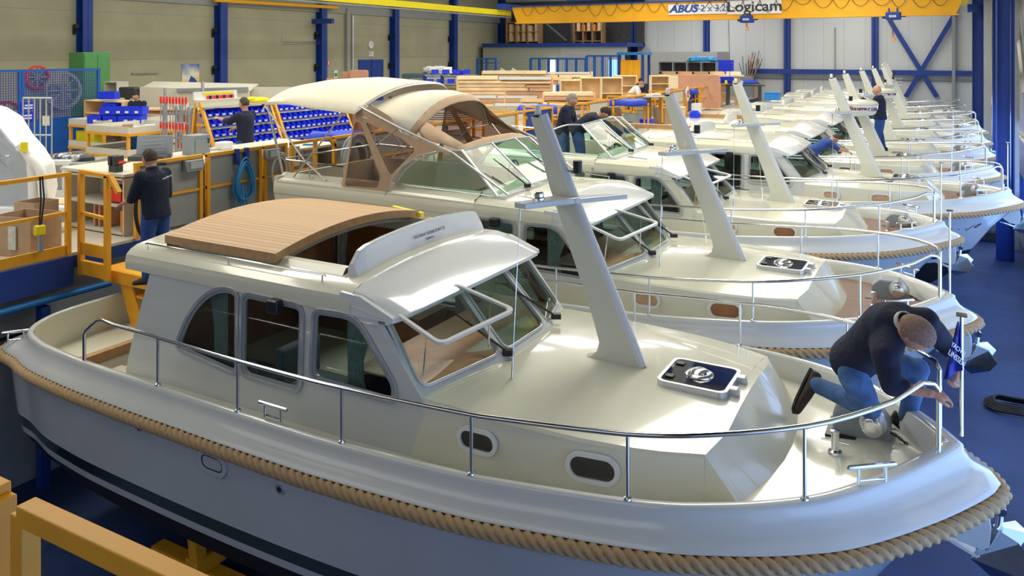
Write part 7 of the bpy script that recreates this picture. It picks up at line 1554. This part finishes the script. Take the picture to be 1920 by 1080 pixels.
# yellow steel frames in the left foreground
def fgframe(label, pts, w_=.085):
    t = thing('yellow_frame', label, 'steel frame', pts[0]); 
    for n_, (a, b) in zip(('upright', 'top_bar', 'upright'), zip(pts, pts[1:])): beam(MB(), a, b, w_).build(n_, 'yellow_steel', t, bevel=.006)
    return t
a = at(48, 958, D=3.25); b = Vector((a.x + 2.4, a.y + .02, a.z)); fgframe('yellow box-section frame crossing the lower left corner', [Vector((a.x, a.y, 0)), a, b, Vector((b.x, b.y, 0))], .082)
a2 = at(2, 930, D=3.45); fgframe('yellow box-section post at the extreme lower left', [Vector((a2.x, a2.y, 0)), a2, Vector((a2.x - 2.2, a2.y, a2.z)), Vector((a2.x - 2.2, a2.y, 0))], .09)

# clutter on the gangway strip between platform and the farther sterns
GC = [(17.9, 'grey_metal', (.5, .4, .42), 'grey compressor case on the gangway behind the framed windscreen'), (18.8, 'sky_blue', (.3, .3, .3), 'small light blue box beside the grey compressor case'), (19.6, 'cardboard', (.5, .5, .5), 'cardboard carton on the gangway behind the name-lettered yacht'), (20.6, 'light_board', (.4, .5, .6), 'cream box on the gangway past the carton'),
      (21.8, 'white_plastic', (.4, .4, .4), 'white box on the gangway, third stern along'), (23.0, 'dark_metal', (.5, .4, .3), 'low dark case on the gangway near the blue caddy'), (24.4, 'pink_wood', (.4, .6, .5), 'reddish wooden box on the gangway'), (26.0, 'grey_metal', (.4, .4, .6), 'upright grey case on the gangway beyond the reddish box'),
      (27.6, 'bin_blue', (.4, .4, .3), 'blue crate on the gangway beyond the grey case'), (29.4, 'cardboard', (.5, .5, .6), 'tall carton on the gangway beyond the blue crate'), (31.5, 'light_wood', (.5, .7, .5), 'light wooden box on the gangway, farther along'), (34.0, 'white_plastic', (.4, .5, .5), 'last white box along the gangway')]
for y, mt, d, lb in GC: boxy('storage_box', lb, 'box', (PX + .5, y, PZ - .06), d, mt, rnd.uniform(-.3, .3), lid=mt)
for i, y in enumerate((18.3, 20.1, 22.4, 25.2)):
    t = thing('cable_reel', '%s cable reel standing on the gangway between boxes' % ORD[i], 'cable reel', (PX + .75, y, PZ - .06)); c = Vector((PX + .75, y, PZ + .14))
    MB().lathe([(.19, -.08), (.2, -.08), (.2, -.07), (.05, -.06), (.05, .06), (.2, .07), (.2, .08), (.19, .08)], c, 20, axis='Y').build('reel', 'dark_metal', t); MB().lathe([(.13, -.05), (.15, 0), (.13, .05)], c, 20, axis='Y').build('wound_cable', ['orange_plastic', 'hose_black', 'hose_blue', 'hose_white'][i], t)
for i in range(6): y = 17.6 + i * 2.9; o = beam(MB(), (PX + .22 + .03 * i, y, PZ + .42), (PX + .95, y + 1.9, PZ + .40), .05).build('white_pole', ['visor_white', 'aluminium'][i % 2]); o.location.z = -.45; tag(o, '%s pale pole lying along the gangway' % ORD[i], 'pole', 'poles on the gangway')
q = at(1330, 168, Y=34.0); t = thing('notice_card', 'small white tilted notice card with a red ring on the yellow rails', 'sign', (PX + .08, q.y, PZ + .7)); c = Vector((PX + .10, 33.9, PZ + .85))
f = lambda u, v: c + Vector((.02, u, v)); MB().ext([f(-.36, .1), f(-.05, -.34), f(.36, -.1), f(.05, .34)], (.02, 0, 0)).build('card', 'white_plastic', t); MB().lathe([(.10, 0), (.15, 0), (.15, .02), (.10, .02)], c + Vector((.04, 0, 0)), 20, axis='X').build('ring', 'red_plastic', t)

# things stored on the mezzanine
for i, (pa, pb, lb) in enumerate(((952, 1012, 'brown shelving with upright boards on the mezzanine, by the corner column'), (1078, 1130, 'dark shelving with orange boxes on the mezzanine, nearer the yellow crane sign'))):
    a, b = at(pa, 60, Y=47.3).x, at(pb, 60, Y=47.3).x; t = thing('storage_shelf', lb, 'shelf', ((a + b) / 2, 47.3, 6.18))
    for k in range(4): x = a + (b - a) * k / 3; MB().bx(x - .04, x + .04, 47.1, 47.7, 6.18, 8.1).build('upright', 'teak_trim', t)
    for z in (6.3, 6.95, 7.6): MB().bx(a, b, 47.1, 47.7, z, z + .05).build('shelf', 'teak_trim', t)
    for k in range(5): x = a + .2 + (b - a - .5) * k / 4; MB().bx(x, x + .22, 47.15, 47.6, [6.35, 7.0][i], [7.5, 7.5][i] - .1 * (k % 2)).build('stored_panel', ['light_wood', 'orange_plastic'][i if k % 2 else 0], t)
for pa, lb in ((1040, 'left-leaning dark roof brace behind the mezzanine edge'), (1072, 'upright dark pole behind the mezzanine edge')):
    p, q = at(pa - (20 if pa == 1040 else 0), 42, Y=46.4), at(pa + 22 - (22 if pa != 1040 else 0), 78, Y=46.4); o = MB().tube([p, q], .10, 6).build('trim_brace', 'dark_metal'); struct(o)
for o in bpy.data.objects:
    if '_local' in o: del o['_local']
